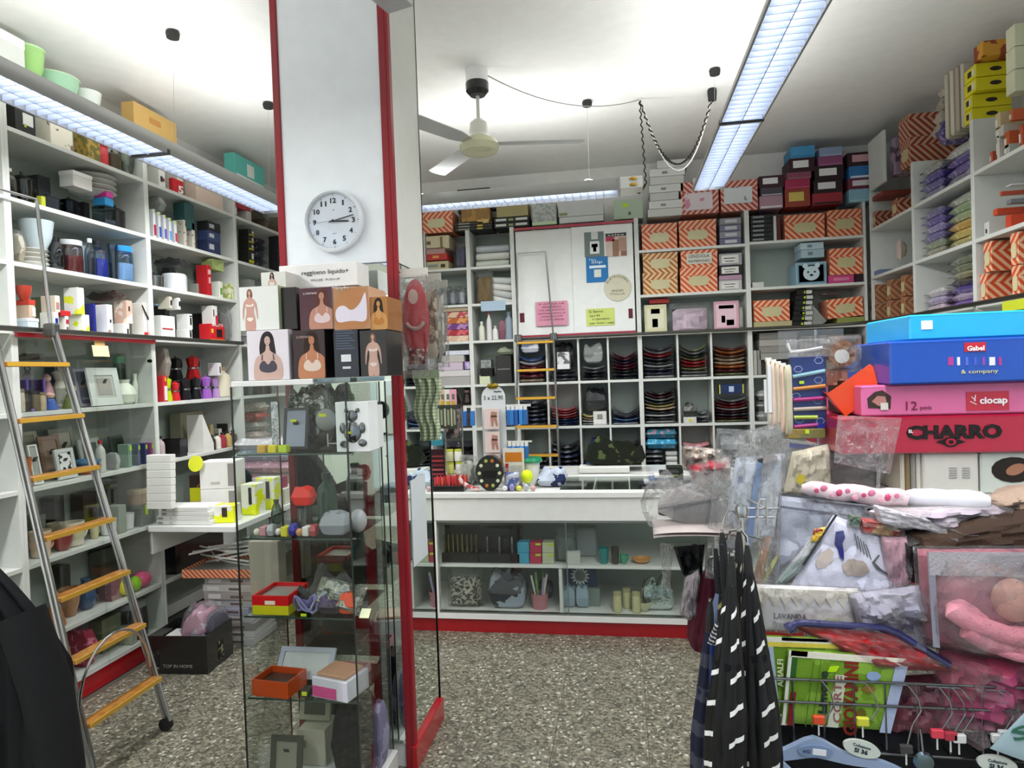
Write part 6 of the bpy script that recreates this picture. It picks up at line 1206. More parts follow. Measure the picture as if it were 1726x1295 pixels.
letters(st,'3 x 22,90',.125,.032,(sx + .0,4.1535,1.435),mt('2c3238')); letters(st,'~~',.05,.012,(sx + .03,4.1535,1.475),mt('2c3238'),bold=.02)
obj('gold_clip',MB().pillow(.075,.03,.03,8,4,0,.5,2,.5).xf(Matrix.Translation((sx,4.15,1.497))).mesh('gold_clip',mt('a89030','foil')),st)
def pin(k,z):
    return thing('photo_card',['uppermost','middle','lowest'][k] + ' photo card of legs hanging on the price stand','photo card',
                 [('card',MB().box(-.05,.05,-.006,.006,0,.135,0,.002),mt('d8c4bc')),('print',MB().prism([(.0,.02),(.012,.02),(.018,.06),(.03,.02),(.042,.02),(.034,.075),(.038,.11),(.0,.115),(-.006,.07)],-.0075,-.006),mt('a87c6c')),('print',MB().prism([(-.002,.078),(.038,.078),(.036,.088),(-.002,.09)],-.0085,-.0076),mt('4a2c28'))],(sx - .012,4.13 - .0,z),(R(-3),0,R(jit(4))))
for k,z in enumerate((1.235,1.085,.945)):pin(k,z)
def blues(n,x0,dx,z,lab):
    for k in range(n):thing('blue_pack',['nearest','second','third','fourth','farthest'][k] + ' ' + lab,'blue pack',[('box',MB().box(-.012,.012,-.03,.03,0,.095,0,.002),mt(['2464a8','2c78c0','2258a0','3484cc','2464a8'][k],'gloss')),('hanger_tab',MB().box(-.011,.011,-.002,.002,.095,.128),mt('e4e0d0'))],(x0 + dx*k,4.135,z),(0,0,R(jit(8))),lab + 's')
blues(5,sx + .10,.027,1.262,'bright blue pack on the upper arm of the price stand'); blues(2,sx - .185,.05,1.262,'deep blue pack on the short arm of the price stand'); blues(5,sx + .10,.027,1.03,'blue pack on the lower arm of the price stand')
I(801,768,849,828,'custom','floral_tin_display','round black display dotted with cream and orange flowers',d=.06,z=.87,plane=3.95,cat='display',parts=lambda w,d,h:[('body',MB().prism([(w*.5*cos(R(t))*(.9 if t > 180 else 1),h*.5 + h*.5*sin(R(t))) for t in range(0,360,15)],-d/2,d/2),mt('1a1c14','gloss'))] +
  [('flower',MB().prism([(w*.36*cos(R(a)) + .011*cos(R(b)),h*.5 + h*.36*sin(R(a)) + .011*sin(R(b))) for b in range(0,360,45)],-d/2 - .004,-d/2),mt(['c8cca0','d8dcc0','c0702c','a8b060','d0d4b0'][(a // 36) % 5])) for a in range(0,360,36)] + [('name_bar',MB().box(-w*.25,w*.25,-d/2 - .003,-d/2,h*.36,h*.56),mt('0c0c0c'))])
I(848,756,884,800,'card','orange_pack_card','white pack with orange band and red trim',c='d8d4c4',pics=(('c87820',.1,.9,.6,.88),('a82c2c',.1,.25,.2,.55),('b8b8a8',.35,.9,.1,.5)),z=.90,plane=4.1,cat='pack',t=.02,sup=False)
at('box','card_rest','low grey rest under the orange pack on the counter','rest',atY(866,800,4.1).x,4.10,.87,.1,.05,.028,c='8c8c88')
I(848,790,876,824,'bag','blue_doll_bag','blue and white doll in a clear bag',c='5068a8',c2='d0d4e0',d=.05,z=.87,plane=3.96,cat='doll',sc=25)
I(876,794,897,814,'ball','lime_flower_tag','bright lime tag flower',c='d4e818',z=.90,plane=4.0,cat='tag',sup=False)
for k in range(5):I(845 + 12*k,820 - (k % 2)*3,855 + 12*k,829,'ball','bead_trinket',['white','lilac','yellow','silver','rose'][k] + ' bead trinket at the front edge',c=['d8d8d8','8c84b0','d8d040','b0b4b8','c8a0a0'][k],z=.87,plane=3.93,cat='trinket')
I(880,774,909,812,'vase','white_green_cup','white paper cup with green lid rim',c='dcdcd4',prof=[(.72,0),(1,.9),(.9,.9),(0,.88)],z=.87,plane=4.1,cat='cup',fin='gloss')
obj('green_lid',MB().lathe([(.066,0),(.07,.012),(.06,.03),(0,.03)],20).xf(Matrix.Translation((0,0,.148))).mesh('green_lid',mt('1c8a5c','gloss')),bpy.data.objects['white_green_cup']) if bpy.data.objects.get('white_green_cup') else None
I(903,776,952,812,'heap','white_cloth_heap','crumpled white and navy cloth',c='a8b0bc',c2='20284c',th=.57,d=.22,z=.87,z1=.955,plane=4.05,cat='cloth',fin='cloth',wr=1.0)
I(975,788,1062,801,'box','white_bin_lid','low white box behind the glass inset',c='dcdcd4',d=.16,plane=4.60,z=.87,z1=.91,cat='box')
thing('back_table','low table behind the counter carrying dark clothes','table',[('top',MB().box(-.6,.75,4.62,5.0,.82,.868),WG),('leg',MB().box(-.58,-.54,4.64,4.98,0,.82),WG),('leg',MB().box(.69,.73,4.64,4.98,0,.82),WG)])
I(985,752,1090,790,'heap','dark_green_cloth_heap','heap of black and green cloth with orange spots',c='14180f',c2='44502c',th=.62,d=.22,plane=4.66,z=.912,z1=1.02,cat='cloth',wr=1.2,sc=14,fin='cloth')
I(1030,738,1085,770,'heap','white_lace_heap','small white crinkled bundle on dark cloth',c='c0c0b4',d=.08,plane=4.72,z=1.02,z1=1.06,cat='bundle') if False else None
for k in range(5):I(1076 + 9*k,806 - 5*(k % 3),1108 + 9*k,812 - 5*(k % 3),'box','tie_box',['black','silver','denim blue','white','dark'][k] + ' flat pack beside the red bags',c=['1c1c20','a8aab0','5c6c8c','d0d0cc','26282c'][k],d=.1,z=.87 + .018*k,z1=.887 + .018*k,plane=4.06,cat='flat pack')
I(1124,788,1152,806,'box','black_emblem_box','black box with a lime emblem near the red bags',c='20241c',d=.1,z=.87,plane=4.3,tags=(('8c9c4c',.3,.7,.3,.7),),cat='box')

# ================================================================== column: clock, boxes on the showcase, hanging bags
ck=atY(565,374,2.53)
T90=Matrix.Rotation(R(90),4,'X')
clk=thing('wall_clock','round white wall clock with black numerals on the column','clock',
            [('case',MB().lathe([(.121,0),(.127,.012),(.125,.03),(.117,.036),(.112,.03),(.111,.018)],48,cap=False).xf(T90),mt('dfe2e4','gloss')),('dial',MB().lathe([(.113,.012),(.113,.016)],48).xf(T90),mt('dde3ea')),
             ('hour_hand',MB().prism([(-.015,-.003),(.062,-.005),(.066,-.002),(.062,.001),(-.015,.003)],-.021,-.0195).xf(Matrix.Rotation(R(2),4,'Y')),mt('16181c')),('minute_hand',MB().prism([(-.02,-.002),(.088,-.002),(.09,0),(.088,.002),(-.02,.002)],-.024,-.0225).xf(Matrix.Rotation(R(-12),4,'Y')),mt('16181c')),
             ('second_hand',MB().prism([(-.09,-.0007),(.03,-.0007),(.03,.0007),(-.09,.0007)],-.027,-.0262).xf(Matrix.Rotation(R(-4),4,'Y')),mt('7c828a')),('hub',MB().lathe([(.005,.018),(.005,.029),(0,.03)],12).xf(T90),mt('16181c')),('glass_face',MB().lathe([(.112,.031),(.112,.0325)],48).xf(T90),mt('fdfeff','pane'))],(ck.x,2.534,ck.z))
for n in range(1,13):
    t=R(90 - 30*n); s=str(n); letters(clk,s,.0145*(1.75 if n > 9 else 1)*(.5 if n == 1 else 1),.021,(.083*cos(t),-.0165,.083*sin(t)),mt('1c2026'),bold=.035,name='numeral')
for n in range(60):
    t=R(6*n); r0=.102 if n % 5 else .100
    if n % 5 == 0:obj('minute_mark',MB().box(-.0008,.0008,-.0172,-.016,r0,.107).xf(Matrix.Rotation(t,4,'Y')).mesh('minute_mark',mt('1c2026')),clk)
letters(clk,'^',.008,.006,(0,-.0165,.045),mt('7c828a')); letters(clk,'QUARTZ',.016,.003,(0,-.0165,-.05),mt('7c828a'))
# glass showcase
SX0,SX1,SY0,SY1,ST=-1.395,-.958,2.18,2.505,1.60
G=mt('eef7f2','pane'); SEAL=mt('1f2422','gloss'); GS=mt('d0e4da','pane')
P=[('base',MB().box(SX0,SX1 + .02,SY0,SY1,0,.095,0,.003),mt('d9dad6','gloss')),('top_board',MB().box(SX0 - .0,SX1 - .12,SY0,SY1,ST - .02,ST,0,.002),mt('dcdcd8','gloss')),('top_glass',MB().box(SX1 - .119,SX1,SY0,SY1,ST - .012,ST),GS),
     ('front_glass',MB().box(SX0 + .004,SX1 - .004,SY0,SY0 + .005,.096,ST - .021),G),('back_glass',MB().box(SX0 + .004,SX1 - .004,SY1 - .005,SY1,.096,ST - .021),G),
     ('side_glass',MB().box(SX0,SX0 + .005,SY0 + .005,SY1 - .005,.096,ST - .021),G),('side_glass',MB().box(SX1 - .005,SX1,SY0 + .005,SY1 - .005,.096,ST - .021),G)]
for x,y in ((SX0,SY0),(SX1,SY0),(SX0,SY1),(SX1,SY1)):P.append(('corner_seal',MB().box(x - .0025,x + .0025,y - .0025,y + .0025,.096,ST - .02),SEAL))
SZ=[1.335,1.03,.745,.445]
for z in SZ:P.append(('glass_shelf',MB().box(SX0 + .008,SX1 - .008,SY0 + .008,SY1 - .008,z - .006,z),GS)); P.append(('shelf_edge',MB().box(SX0 + .008,SX1 - .008,SY0 + .0065,SY0 + .008,z - .006,z),mt('2c4038','gloss')))
for z in SZ[:2]:P.append(('shelf_pin',MB().box(SX0 + .005,SX0 + .02,SY0 + .05,SY0 + .06,z - .014,z - .007),CHR)); P.append(('shelf_pin',MB().box(SX1 - .02,SX1 - .005,SY0 + .05,SY0 + .06,z - .014,z - .007),CHR))
thing('glass_showcase','tall glass showcase with four glass shelves in front of the column','showcase',P)
for z in SZ + [.095,ST]:support(SX0,SX1,SY0,SY1,z)
def figure_box(x0,y0,x1,y1,label,c,side,skin,hair,cloth,Y,d,z,z1=None,fx=.5,fs=1.0,txt=None,tc='e8e0dc',kind='bust',rz=0):
    a,b=atY(x0,(y0 + y1)/2,Y),atY(x1,(y0 + y1)/2,Y); w=b.x - a.x; zt=z1 or atY((x0 + x1)/2,y0,Y).z; h=zt - z - .002
    P=[('body',MB().box(-w/2,w/2,-d/2,d/2,0,h,0,.0015),mt(side,'gloss')),('front_print',MB().box(-w/2 + .001,w/2 - .001,-d/2 - .0012,-d/2,.001,h - .001),mt(c,'gloss'))]
    y=-d/2 - .0012; f=-w/2 + w*fx; u=h*fs
    def ov(cx,cz,rx,rz_,m,k,nm='figure_print'):P.append((nm,MB().prism([(max(-w/2 + .002,min(w/2 - .002,f + cx*u + rx*u*cos(R(t)))),max(.001,min(h - .002,cz*h + rz_*u*sin(R(t))))) for t in range(0,360,20)],y - .0006*k,y - .0006*(k - 1)),mt(m)))
    def po(pts,m,k,sm=2):
        for _ in range(sm):pts=[(pts[i][0]*(1 - q_) + pts[(i + 1) % len(pts)][0]*q_,pts[i][1]*(1 - q_) + pts[(i + 1) % len(pts)][1]*q_) for i in range(len(pts)) for q_ in (.25,.75)]
        P.append(('figure_print',MB().prism([(max(-w/2 + .002,min(w/2 - .002,f + px*u)),max(.001,min(h - .002,pz*h))) for px,pz in pts],y - .0006*k,y - .0006*(k - 1)),mt(m)))
    if kind == 'bust':
        po([(-.2,.5),(-.2,.72),(-.12,.94),(.03,.99),(.14,.9),(.17,.7),(.2,.5),(.12,.4),(-.12,.4)],hair,1); po([(-.34,-.06),(-.36,.2),(-.3,.46),(-.1,.55),(-.045,.6),(-.045,.7),(.045,.7),(.045,.6),(.1,.55),(.3,.46),(.36,.2),(.3,-.06)],skin,2); ov(.0,.79,.07,.105,skin,3); po([(-.085,.78),(-.09,.9),(0,.95),(.085,.9),(.085,.78),(.05,.87),(-.04,.88)],hair,4); ov(-.025,.8,.009,.006,'3a2a28',4); ov(.025,.8,.009,.006,'3a2a28',4); ov(0,.735,.018,.007,'a04848',4); po([(-.155,.4),(-.14,.52),(-.12,.52),(-.13,.4)],cloth,4,0); po([(.155,.4),(.14,.52),(.12,.52),(.13,.4)],cloth,4,0)
        po([(-.2,.18),(-.22,.3),(-.1,.42),(0,.28),(.1,.42),(.22,.3),(.2,.18),(0,.14)],cloth,3)
    elif kind == 'full':
        po([(-.07,.72),(-.07,.9),(0,.96),(.07,.9),(.07,.72)],hair,1); po([(-.12,-.05),(-.13,.25),(-.08,.42),(-.1,.6),(-.14,.5),(-.17,.25),(-.19,.26),(-.17,.6),(-.1,.72),(-.025,.74),(-.02,.8),(.02,.8),(.025,.74),(.1,.72),(.17,.6),(.19,.26),(.17,.25),(.14,.5),(.1,.6),(.08,.42),(.13,.25),(.12,-.05),(.01,-.05),(0,.1),(-.01,-.05)],skin,2); ov(0,.85,.034,.05,skin,3)
        po([(-.1,.54),(-.1,.62),(0,.57),(.1,.62),(.1,.54)],cloth,3); po([(-.12,.3),(.12,.3),(0,.18)],cloth,3)
    elif kind == 'torso':
        po([(-.5,0),(-.5,.6),(-.3,.8),(-.1,.98),(.35,.98),(.5,.7),(.5,0)],skin,1); po([(-.42,.15),(-.44,.5),(-.2,.6),(0,.42),(.25,.58),(.38,.85),(.42,.85),(.44,.4),(.4,.15),(0,.22)],cloth,2)
    t=thing('lingerie_box',label,'lingerie box',P,((a.x + b.x)/2,Y + d/2,z + .001),(0,0,R(rz)))
    if txt:letters(t,txt,w*.42,h*.05,(-w*.15,-d/2 - .0035,h*.86),mt(tc))
    support((a.x + b.x)/2 - w/2,(a.x + b.x)/2 + w/2,Y,Y + d,z + h); return z + h + .001
q1=figure_box(417,556,487,632,'white box, woman in black lace, lower row on the showcase','dcd4da','c8c0c4','c8a89c','2a2224','4a4450',2.19,.16,ST,fs=.9)
q2=figure_box(494,556,548,632,'dark brown box, woman in cream bra, lower row','2a1418','120c0e','b87c5a','2c1612','d8c4b4',2.19,.16,ST,fs=.9,fx=.6,txt='LORMAR',tc='b89a94')
q3=figure_box(563,556,604,631,'dark navy box back with barcode, lower row','1b2230','141824','1b2230','1b2230','1b2230',2.19,.16,ST,kind='none')
bb=bpy.data.objects['lingerie_box.002']
for k in range(8):obj('printed_line',MB().box(-.035,.035 - .01*(k % 3),-.0825,-.0812,.10 + .009*k,.103 + .009*k).mesh('printed_line',mt('56627a')),bb)
obj('barcode',MB().box(-.018,.018,-.0832,-.0812,.055,.08).mesh('barcode',mt('d8dcdc')),bb); obj('barcode',MB().box(-.014,.016,-.0832,-.0812,.03,.038).mesh('barcode',mt('c8ccd0')),bb)
q4=figure_box(607,556,652,629,'black box with a pale standing figure, lower row by the column edge','1c1a1c','101012','c09c8c','6a4a38','d8c8c0',2.19,.16,ST,kind='full',fx=.5)
zt=ST + .165
q5=figure_box(404,482,470,554,'white box, woman in cream bikini, upper row','dfe0da','8a9474','c8988a','7c5a44','e8dcd0',2.20,.20,q1,kind='full',fx=.27,fs=1.0)
q6=figure_box(505,484,561,554,'plum box with a model in a cream bra, upper row','4a2430','c8bcc0','b88470','5a3028','d8c0c0',2.20,.17,q2,fs=.95,fx=.68,txt='LORMAR',tc='d8c8cc')
q7=figure_box(562,483,622,552,'tan box with a close white bra picture, upper row','b08058','c8a080','b47c50','6a4a30','dcd4e0',2.20,.17,q3,kind='torso',fs=.9)
letters(bpy.data.objects['lingerie_box.006'],'Style',.05,.016,(-.03,-.0885,.148),mt('dcd0c8'))
q8=figure_box(623,500,654,556,'amber brown box with a dark-haired face, upper row by the red edge','a86c28','8a5420','c89458','2a1a10','b87838',2.21,.15,q4,fs=.8)
for (x0,y0,x1,y1,z0,lab,c_) in ((470,484,500,554,q1,'dark carton wedged between the bikini box and the plum box','1c1618'),):
    figure_box(x0,y0,x1,y1,lab,c_,c_,c_,c_,c_,2.22,.14,z0,kind='none')
for k,(z0,z1_,x0,x1,yy,lab,c_) in enumerate(((q5,None,440,482,458,'white box with dark hair picture on the bikini box','d8d6ce'),)):figure_box(x0,yy,x1,482,lab,c_,'c8c4bc','c8a090','1e1a18',c_,2.27,.12,z0,fs=.8,fx=.45)
a,b=atY(468,458,2.36),atY(600,458,2.36); zz=atY(534,443,2.36).z
t=thing('white_header_box','long white box with thin lettering topping the lingerie boxes','box',[('body',MB().box(-(b.x - a.x)/2,(b.x - a.x)/2,-.06,.06,0,.09,0,.002),mt('e4e2de','gloss'))],((a.x + b.x)/2,2.43,zz - .092))
letters(t,'reggiseno liquido+',.19,.022,(.03,-.0612,.055),mt('5c5450')); letters(t,'SPACER  PUSH UP',.12,.008,(.03,-.0612,.028),mt('9a9490'))
figure_box(503,462,600,484,'beige box supporting the long white header box','cfc0ac','b8a890','b8a890','b8a890','b8a890',2.375,.11,q6 - .002 if q6 > q7 else q7,kind='none',z1=zz - .094)
figure_box(420,560,480,600,'grey box hidden behind the black lace box','a8a4a0','989490','a8a4a0','a8a4a0','a8a4a0',2.365,.12,ST,kind='none')
# showcase contents
row('B','on the top showcase shelf')
Y1=2.24
I(458,678,470,748,'card','silver_photo_frame','narrow crinkled silver frame',c='c0c4c8',fin='foil',plane=2.33,z=1.335,cat='frame',sup=False,t=.01)
I(470,690,512,745,'frame','blue_photo_frame','grey blue photo frame with lime sticker',c='2a2c34',inner='8c94a4',z=1.335,plane=2.27,cat='frame',bw=.10,sup=False)
obj('price_sticker',MB().box(-.012,.012,.0,.003,.105,.115).mesh('price_sticker',mt('c4d020')),bpy.data.objects['blue_photo_frame'])
def round_frame(w,d,h):return [('foot',MB().box(-w*.3,w*.3,-.02,.02,0,.012,0,.003),mt('2c2a28','gloss')),('stem',MB().tube([(0,0,.01),(0,0,h*.4)],.003,6),CHR),('disc',MB().lathe([(w/2,0),(w/2,.008),(w*.42,.011),(0,.011)],28).xf(Matrix.Translation((0,0,h - w/2)) @ T90),mt('9a9c9c','dull')),('price_sticker',MB().box(-w*.3,w*.05,-.013,-.0112,h - w*.35,h - w*.22),mt('c4d020')),('knob',MB().lathe([(.004,.011),(.004,.014)],8,w*.2,-(h - w*.7)).xf(T90),mt('202020'))]
I(530,690,566,748,'custom','round_photo_frame','round silver frame on a thin stem',parts=round_frame,d=.03,z=1.335,plane=2.25,cat='frame')
I(510,700,534,748,'custom','mirror_cluster','cluster of round silver mirrors',d=.03,z=1.335,plane=2.33,cat='mirror',parts=lambda w,d,h:[('mirror_disc',MB().lathe([(r,0),(r,.006),(0,.006)],20).xf(Matrix.Translation((x,0,z)) @ T90),mt('b8bcc0','metal')) for x,z,r in ((-w*.2,h*.75,w*.3),(w*.2,h*.5,w*.35),(-w*.15,h*.25,w*.3))])
I(480,646,548,700,'heap','crumpled_foil','crumpled silver tinsel bundle',c='a8aaa8',c2='50544c',fin='foil',wr=1.6,d=.1,z=1.335,z1=1.56,plane=2.38,cat='tinsel',sc=22)
t=I(565,678,622,756,'box','bear_plaque_box','white box with a silver teddy bear relief',c='e0e2e0',d=.09,z=1.335,plane=2.195,cat='plaque')
SV=mt('8e9294','metal','3c3e40',30,.58)
def blob(cx,cz,rx,rz_,rr=.008):obj('bear_relief',MB().surf(lambda u,v:(cx + rx*cos(2*pi*u)*sin(pi*v/2),-.046 - rr*cos(pi*v/2),cz + rz_*sin(2*pi*u)*sin(pi*v/2)),18,5).mesh('bear_relief',SV),t)
for q_ in ((0.0,.128,.022,.02),(-.02,.147,.008,.008),(.022,.147,.008,.008),(0,.07,.033,.038),(-.035,.085,.012,.02),(.037,.085,.012,.02),(-.032,.028,.016,.013),(.036,.032,.016,.013)):blob(*q_)
obj('price_sticker',MB().box(-.02,-.002,-.0575,-.054,.066,.074).mesh('price_sticker',mt('c4d020')),t)
I(624,684,636,748,'box','white_box_edge','white slab behind the bear box',c='d4d6d2',d=.06,z=1.335,plane=2.30,cat='box')
for k in range(3):I(432 + 18*k,752,446 + 18*k,760,'box','yellow_key_tag',['amber','yellow','lime'][k] + ' little tag at the shelf edge',c=['c8a040','d8c828','b8d030'][k],d=.03,z=1.335,plane=2.20,cat='tag')
row('B','on the second showcase shelf')
def glassflower(w,d,h):return [('stem',MB().tube([(0,0,.002),(.004,0,h*.5),(0,0,h*.75)],.002,6),mt('3c5040','gloss')),('flower',MB().pillow(w*.95,w*.6,h*.4,10,8,0,.7,4,.6,z=h*.6),mt('e0281c','gloss')),('glass_tube',MB().lathe([(w*.3,0),(w*.3,h*.55),(w*.28,h*.55),(w*.28,.004)],16,cap=False),mt('dfe8e6','glass'))]
I(489,824,526,902,'custom','red_glass_flower','bright red glass flower on a stem',parts=glassflower,d=.05,z=1.03,plane=2.24,cat='flower')
I(528,800,560,900,'bottle','dark_green_bottle','dark green bottle',c='2c4438',cap='24362c',fin='gloss',z=1.03,plane=2.36,cat='bottle')
I(452,845,470,895,'vase','clear_bud_vase','clear bud vase',c='c4d0c8',fin='glass',z=1.03,plane=2.38,cat='vase')
I(536,868,582,905,'heap','grey_shell','smooth grey shell bowl',c='8f9298',d=.09,wr=.3,z=1.03,plane=2.20,cat='shell',fin='ceramic')
I(584,862,612,902,'ball','striped_shell','grey striped shell with lime sticker',c='9c9e9e',z=1.03,plane=2.24,cat='shell')
I(500,880,532,902,'bowl','mint_glass_bowl','mint green glass bowl',c='a8d0bc',fin='glass',z=1.03,plane=2.34,cat='bowl')
for k in range(9):I(424 + 12*k,893 - (k % 3)*3,435 + 12*k,906,['ball','box','heap'][k % 3],'trinket',['cream','pink','silver','white','yellow','violet blue','amber','pearl','red'][k] + ' trinket at the front',c=['d8d0b8','c89098','a8aaac','e0dcd4','d0c840','3a34a8','c08850','d4d4cc','a84040'][k],d=.04,z=1.03,plane=2.20 + .01*(k % 2),cat='trinket')
row('B','on the third showcase shelf')
I(424,1006,486,1043,'custom','red_yellow_box','open red and yellow window box',d=.16,z=.745,plane=2.195,cat='box',parts=lambda w,d,h:[('body',MB().box(-w/2,w/2,-d/2,d/2,0,h*.5,0,.001),mt('c8c020','gloss')),('lid_wall',MB().box(-w/2,w/2,-d/2,-d/2 + .008,h*.5,h),mt('cc1c20','gloss')),('lid_wall',MB().box(-w/2,w/2,d/2 - .008,d/2,h*.5,h),mt('cc1c20','gloss')),('lid_wall',MB().box(-w/2,-w/2 + .008,-d/2 + .008,d/2 - .008,h*.5,h),mt('cc1c20','gloss')),('lid_wall',MB().box(w/2 - .008,w/2,-d/2 + .008,d/2 - .008,h*.5,h),mt('cc1c20','gloss')),('window',MB().box(-w/2 + .008,w/2 - .008,-d/2 + .008,d/2 - .008,h*.5,h*.8),mt('8c8c84','gloss')),('label_plate',MB().box(-.02,.02,-d/2 - .001,-d/2,h*.55,h*.75),mt('e8d8c0'))])
t=I(530,934,610,984,'custom','silver_purse','crinkled silver clutch purse',d=.03,z=.80,z1=.90,plane=2.24,cat='purse',sup=False,rot=(R(-30),R(12),0),parts=lambda w,d,h:[('purse_body',MB().pillow(w,h,d,14,10,0,.8,3,.35).xf(T90),mt('b4b6ac','foil')),('clasp',MB().lathe([(.008,0),(.008,.006)],12).xf(Matrix.Translation((w*.42,-.03,.0)) @ T90),CHR)])
at('heap','black_ribbon_heap','black shiny scarf heap under the silver purse in the showcase','scarf',-1.13,2.33,.745,.2,.14,.07,c='18181a',wr=1.4)
I(490,1004,532,1040,'custom','purple_rose_brooch','pale violet tulle rose with lime tag',d=.04,z=.745,plane=2.195,cat='brooch',parts=lambda w,d,h:[('petal_ring',MB().tube([(r*cos(t)*w/2,r*sin(t)*d*.4 - .0,h*.5 + .4*h*sin(t*2 + k)*r) for t in [R(24*i) for i in range(15)]],.006,5,closed=True),mt(['6a6690','807ca8','565080'][k % 3],'film')) for k,r in enumerate((.95,.75,.55,.3))] + [('price_sticker',MB().box(-.01,.012,-d*.6,-d*.6 + .001,0,.01),mt('c4e020'))])
I(534,1012,570,1036,'heap','violet_scarf','dark violet ruffled scarf',c='3c2450',c2='24182c',d=.08,wr=1.4,z=.745,plane=2.20,cat='scarf')
I(566,1008,596,1034,'heap','orange_scarf','orange ruffled scarf',c='d8481c',d=.06,wr=1.2,z=.745,plane=2.21,cat='scarf')
I(540,988,574,1004,'roll','tan_case','tan glasses case',c='a87c50',d=.04,z=.745,z1=.785,plane=2.34,cat='case',fin='gloss')
I(500,975,528,1006,'ball','silver_bag_charm','silver round charm',c='a0a0a0',fin='metal',z=.745,z1=.81,plane=2.28,cat='charm')
I(604,1026,620,1034,'card','cream_price_card','small cream price card',c='dce0b8',z=.745,plane=2.19,cat='price card',rot=(R(-50),0,0),sup=False)
I(420,930,470,1000,'box','beige_perfume_box','tall beige box',c='a8a090',d=.06,z=.745,z1=.96,plane=2.40,cat='box')
row('B','on the fourth showcase shelf')
I(457,1090,552,1136,'custom','mirror_tray_box','grey box lined with a mirror',d=.02,z=.46,z1=.575,plane=2.29,cat='box',sup=False,rot=(R(-35),0,0),parts=lambda w,d,h:k_frame(w,d,h,'a0a4b0','b4b6b4',tilt=0)[:2])
I(424,1150,490,1180,'open','orange_open_box','orange lined open brown box',c='c04a1c',inner='3a3028',d=.12,z=.445,plane=2.19,cat='box',turn=-6)
I(526,1142,596,1176,'custom','wallet_gift_box','white and pink box with a tan wallet',d=.13,z=.445,plane=2.19,cat='box',turn=-14,parts=lambda w,d,h:[('body',MB().box(-w/2,w/2,-d/2,d/2,0,h*.85,0,.002),mt('d4d2dc','gloss')),('wallet',MB().box(-w*.42,w*.42,-d*.42,d*.42,h*.85,h,0,.003),mt('b4886c','gloss')),('pink_print',MB().box(-w*.48,w*.2,-d/2 - .001,-d/2,h*.05,h*.5),mt('d04a88'))])
I(560,1118,612,1136,'open','pink_open_box','rose pink open box',c='b87480',inner='4a4442',d=.08,z=.445,z1=.475,plane=2.36,cat='box')
I(506,1165,520,1180,'box','lime_sticker_pack','small dark pack with lime sticker',c='2a2a28',d=.04,z=.445,plane=2.2,tags=(('c4d828',.2,.8,.3,.8),),cat='pack')
row('B','on the showcase floor')
I(500,1186,552,1222,'frame','cream_photo_frame','cream photo frame',c='a8a890',inner='5a5a4c',z=.24,z1=.36,plane=2.40,cat='frame',sup=False)
I(502,1236,548,1272,'box','cream_gift_box','cream box with a round seal',c='b4b09c',d=.12,z=.096,z1=.235,plane=2.36,cat='box',tags=(('8a8468',.1,.3,.5,.7),))
I(448,1245,502,1300,'frame','grey_wood_frame','grey wooden frame',c='4c4c42',inner='8a8878',z=.096,z1=.24,plane=2.26,cat='frame',sup=False)
I(556,1185,612,1300,'heap','black_satchel','black soft bag with red trim',c='151518',d=.18,z=.096,z1=.40,plane=2.24,cat='bag',fin='cloth')
I(614,1195,640,1262,'heap','lilac_crochet','lilac crochet bundle',c='6c6880',c2='8a86a0',d=.1,z=.096,z1=.34,plane=2.34,cat='bundle',fin='cloth')
for o in [o for o in COL.objects if o.get('label','').endswith('showcase floor')][:2]:pass
# bags hanging on pegs at the column side
def hung(name,label,cat,x0,x1,zt_,zb_,y,shape,c,hc,hole_c=None,rz=0):
    w=x1 - x0; h=zt_ - zb_; X=(x0 + x1)/2
    P=[('header_card',MB().box(-w/2,w/2,-.003,.003,-.035,.0),mt(hc)),('peg',MB().tube([(-w/2 - .06,.01,-.012),(w*.3,.0,-.012),(w*.34,0,-.002)],.0025,6),CHR)]
    if shape == 'oval':
        P.append(('pot_holder',MB().surf(lambda u,v:(w*.5*cos(2*pi*u)*sin(pi*v),-.009*cos(pi*v),-.035 - h*.43 + h*.41*sin(2*pi*u)*sin(pi*v)),32,8,closed_u=True),mt(c,'cloth')))
        P.append(('applique',MB().prism([(.02*cos(R(t)) - .005,-h*.28 + .03*sin(R(t))) for t in range(0,360,24)],-.012,-.008),mt(hole_c,'cloth')))
        P.append(('applique',MB().tube([(.035*cos(R(t)),-.012,-h*.52 + .03*sin(R(t))) for t in range(190,351,20)],.008,6),mt(hole_c,'cloth')))
        P.append(('bead_fringe',MB().pillow(w*.6,h*.16,.02,10,6,0,1.2,5,.6).xf(Matrix.Translation((.0,0,-h*.86)) @ T90),mt('c8b4b0','foil','a02028',60)))
    elif shape == 'mitt':
        P.append(('oven_mitt',MB().pillow(w*.7,h*.75,.025,10,10,0,.8,8,.6).xf(Matrix.Translation((0,.0,-.04 - h*.45)) @ T90),mt(c,'cloth',hole_c,30)))
    else:
        P.append(('cloth',MB().surf(lambda u,v:((u - .5)*w*(1 - .3*v) + .01*sin(9*v),.012*sin(u*20),-.035 - h*.9*v),20,12),checks('8a9878','c8ccb4','5c6c4c',.014)))
        P.append(('cloth_back',MB().surf(lambda u,v:((.5 - u)*w*(1 - .3*v) + .01*sin(9*v),.006 + .012*sin((1 - u)*20),-.035 - h*.9*v),20,12),checks('8a9878','c8ccb4','5c6c4c',.014)))
    if shape != 'check':P.append(('clear_bag',MB().pillow(w*1.06,h,.045,12,14,0,.6,6,.6).xf(Matrix.Translation((0,.0,-.03 - h/2)) @ T90),mt('f2f2f0','bag')))
    return thing(name,label,cat,P,(X,y,zt_),(0,0,R(rz)))
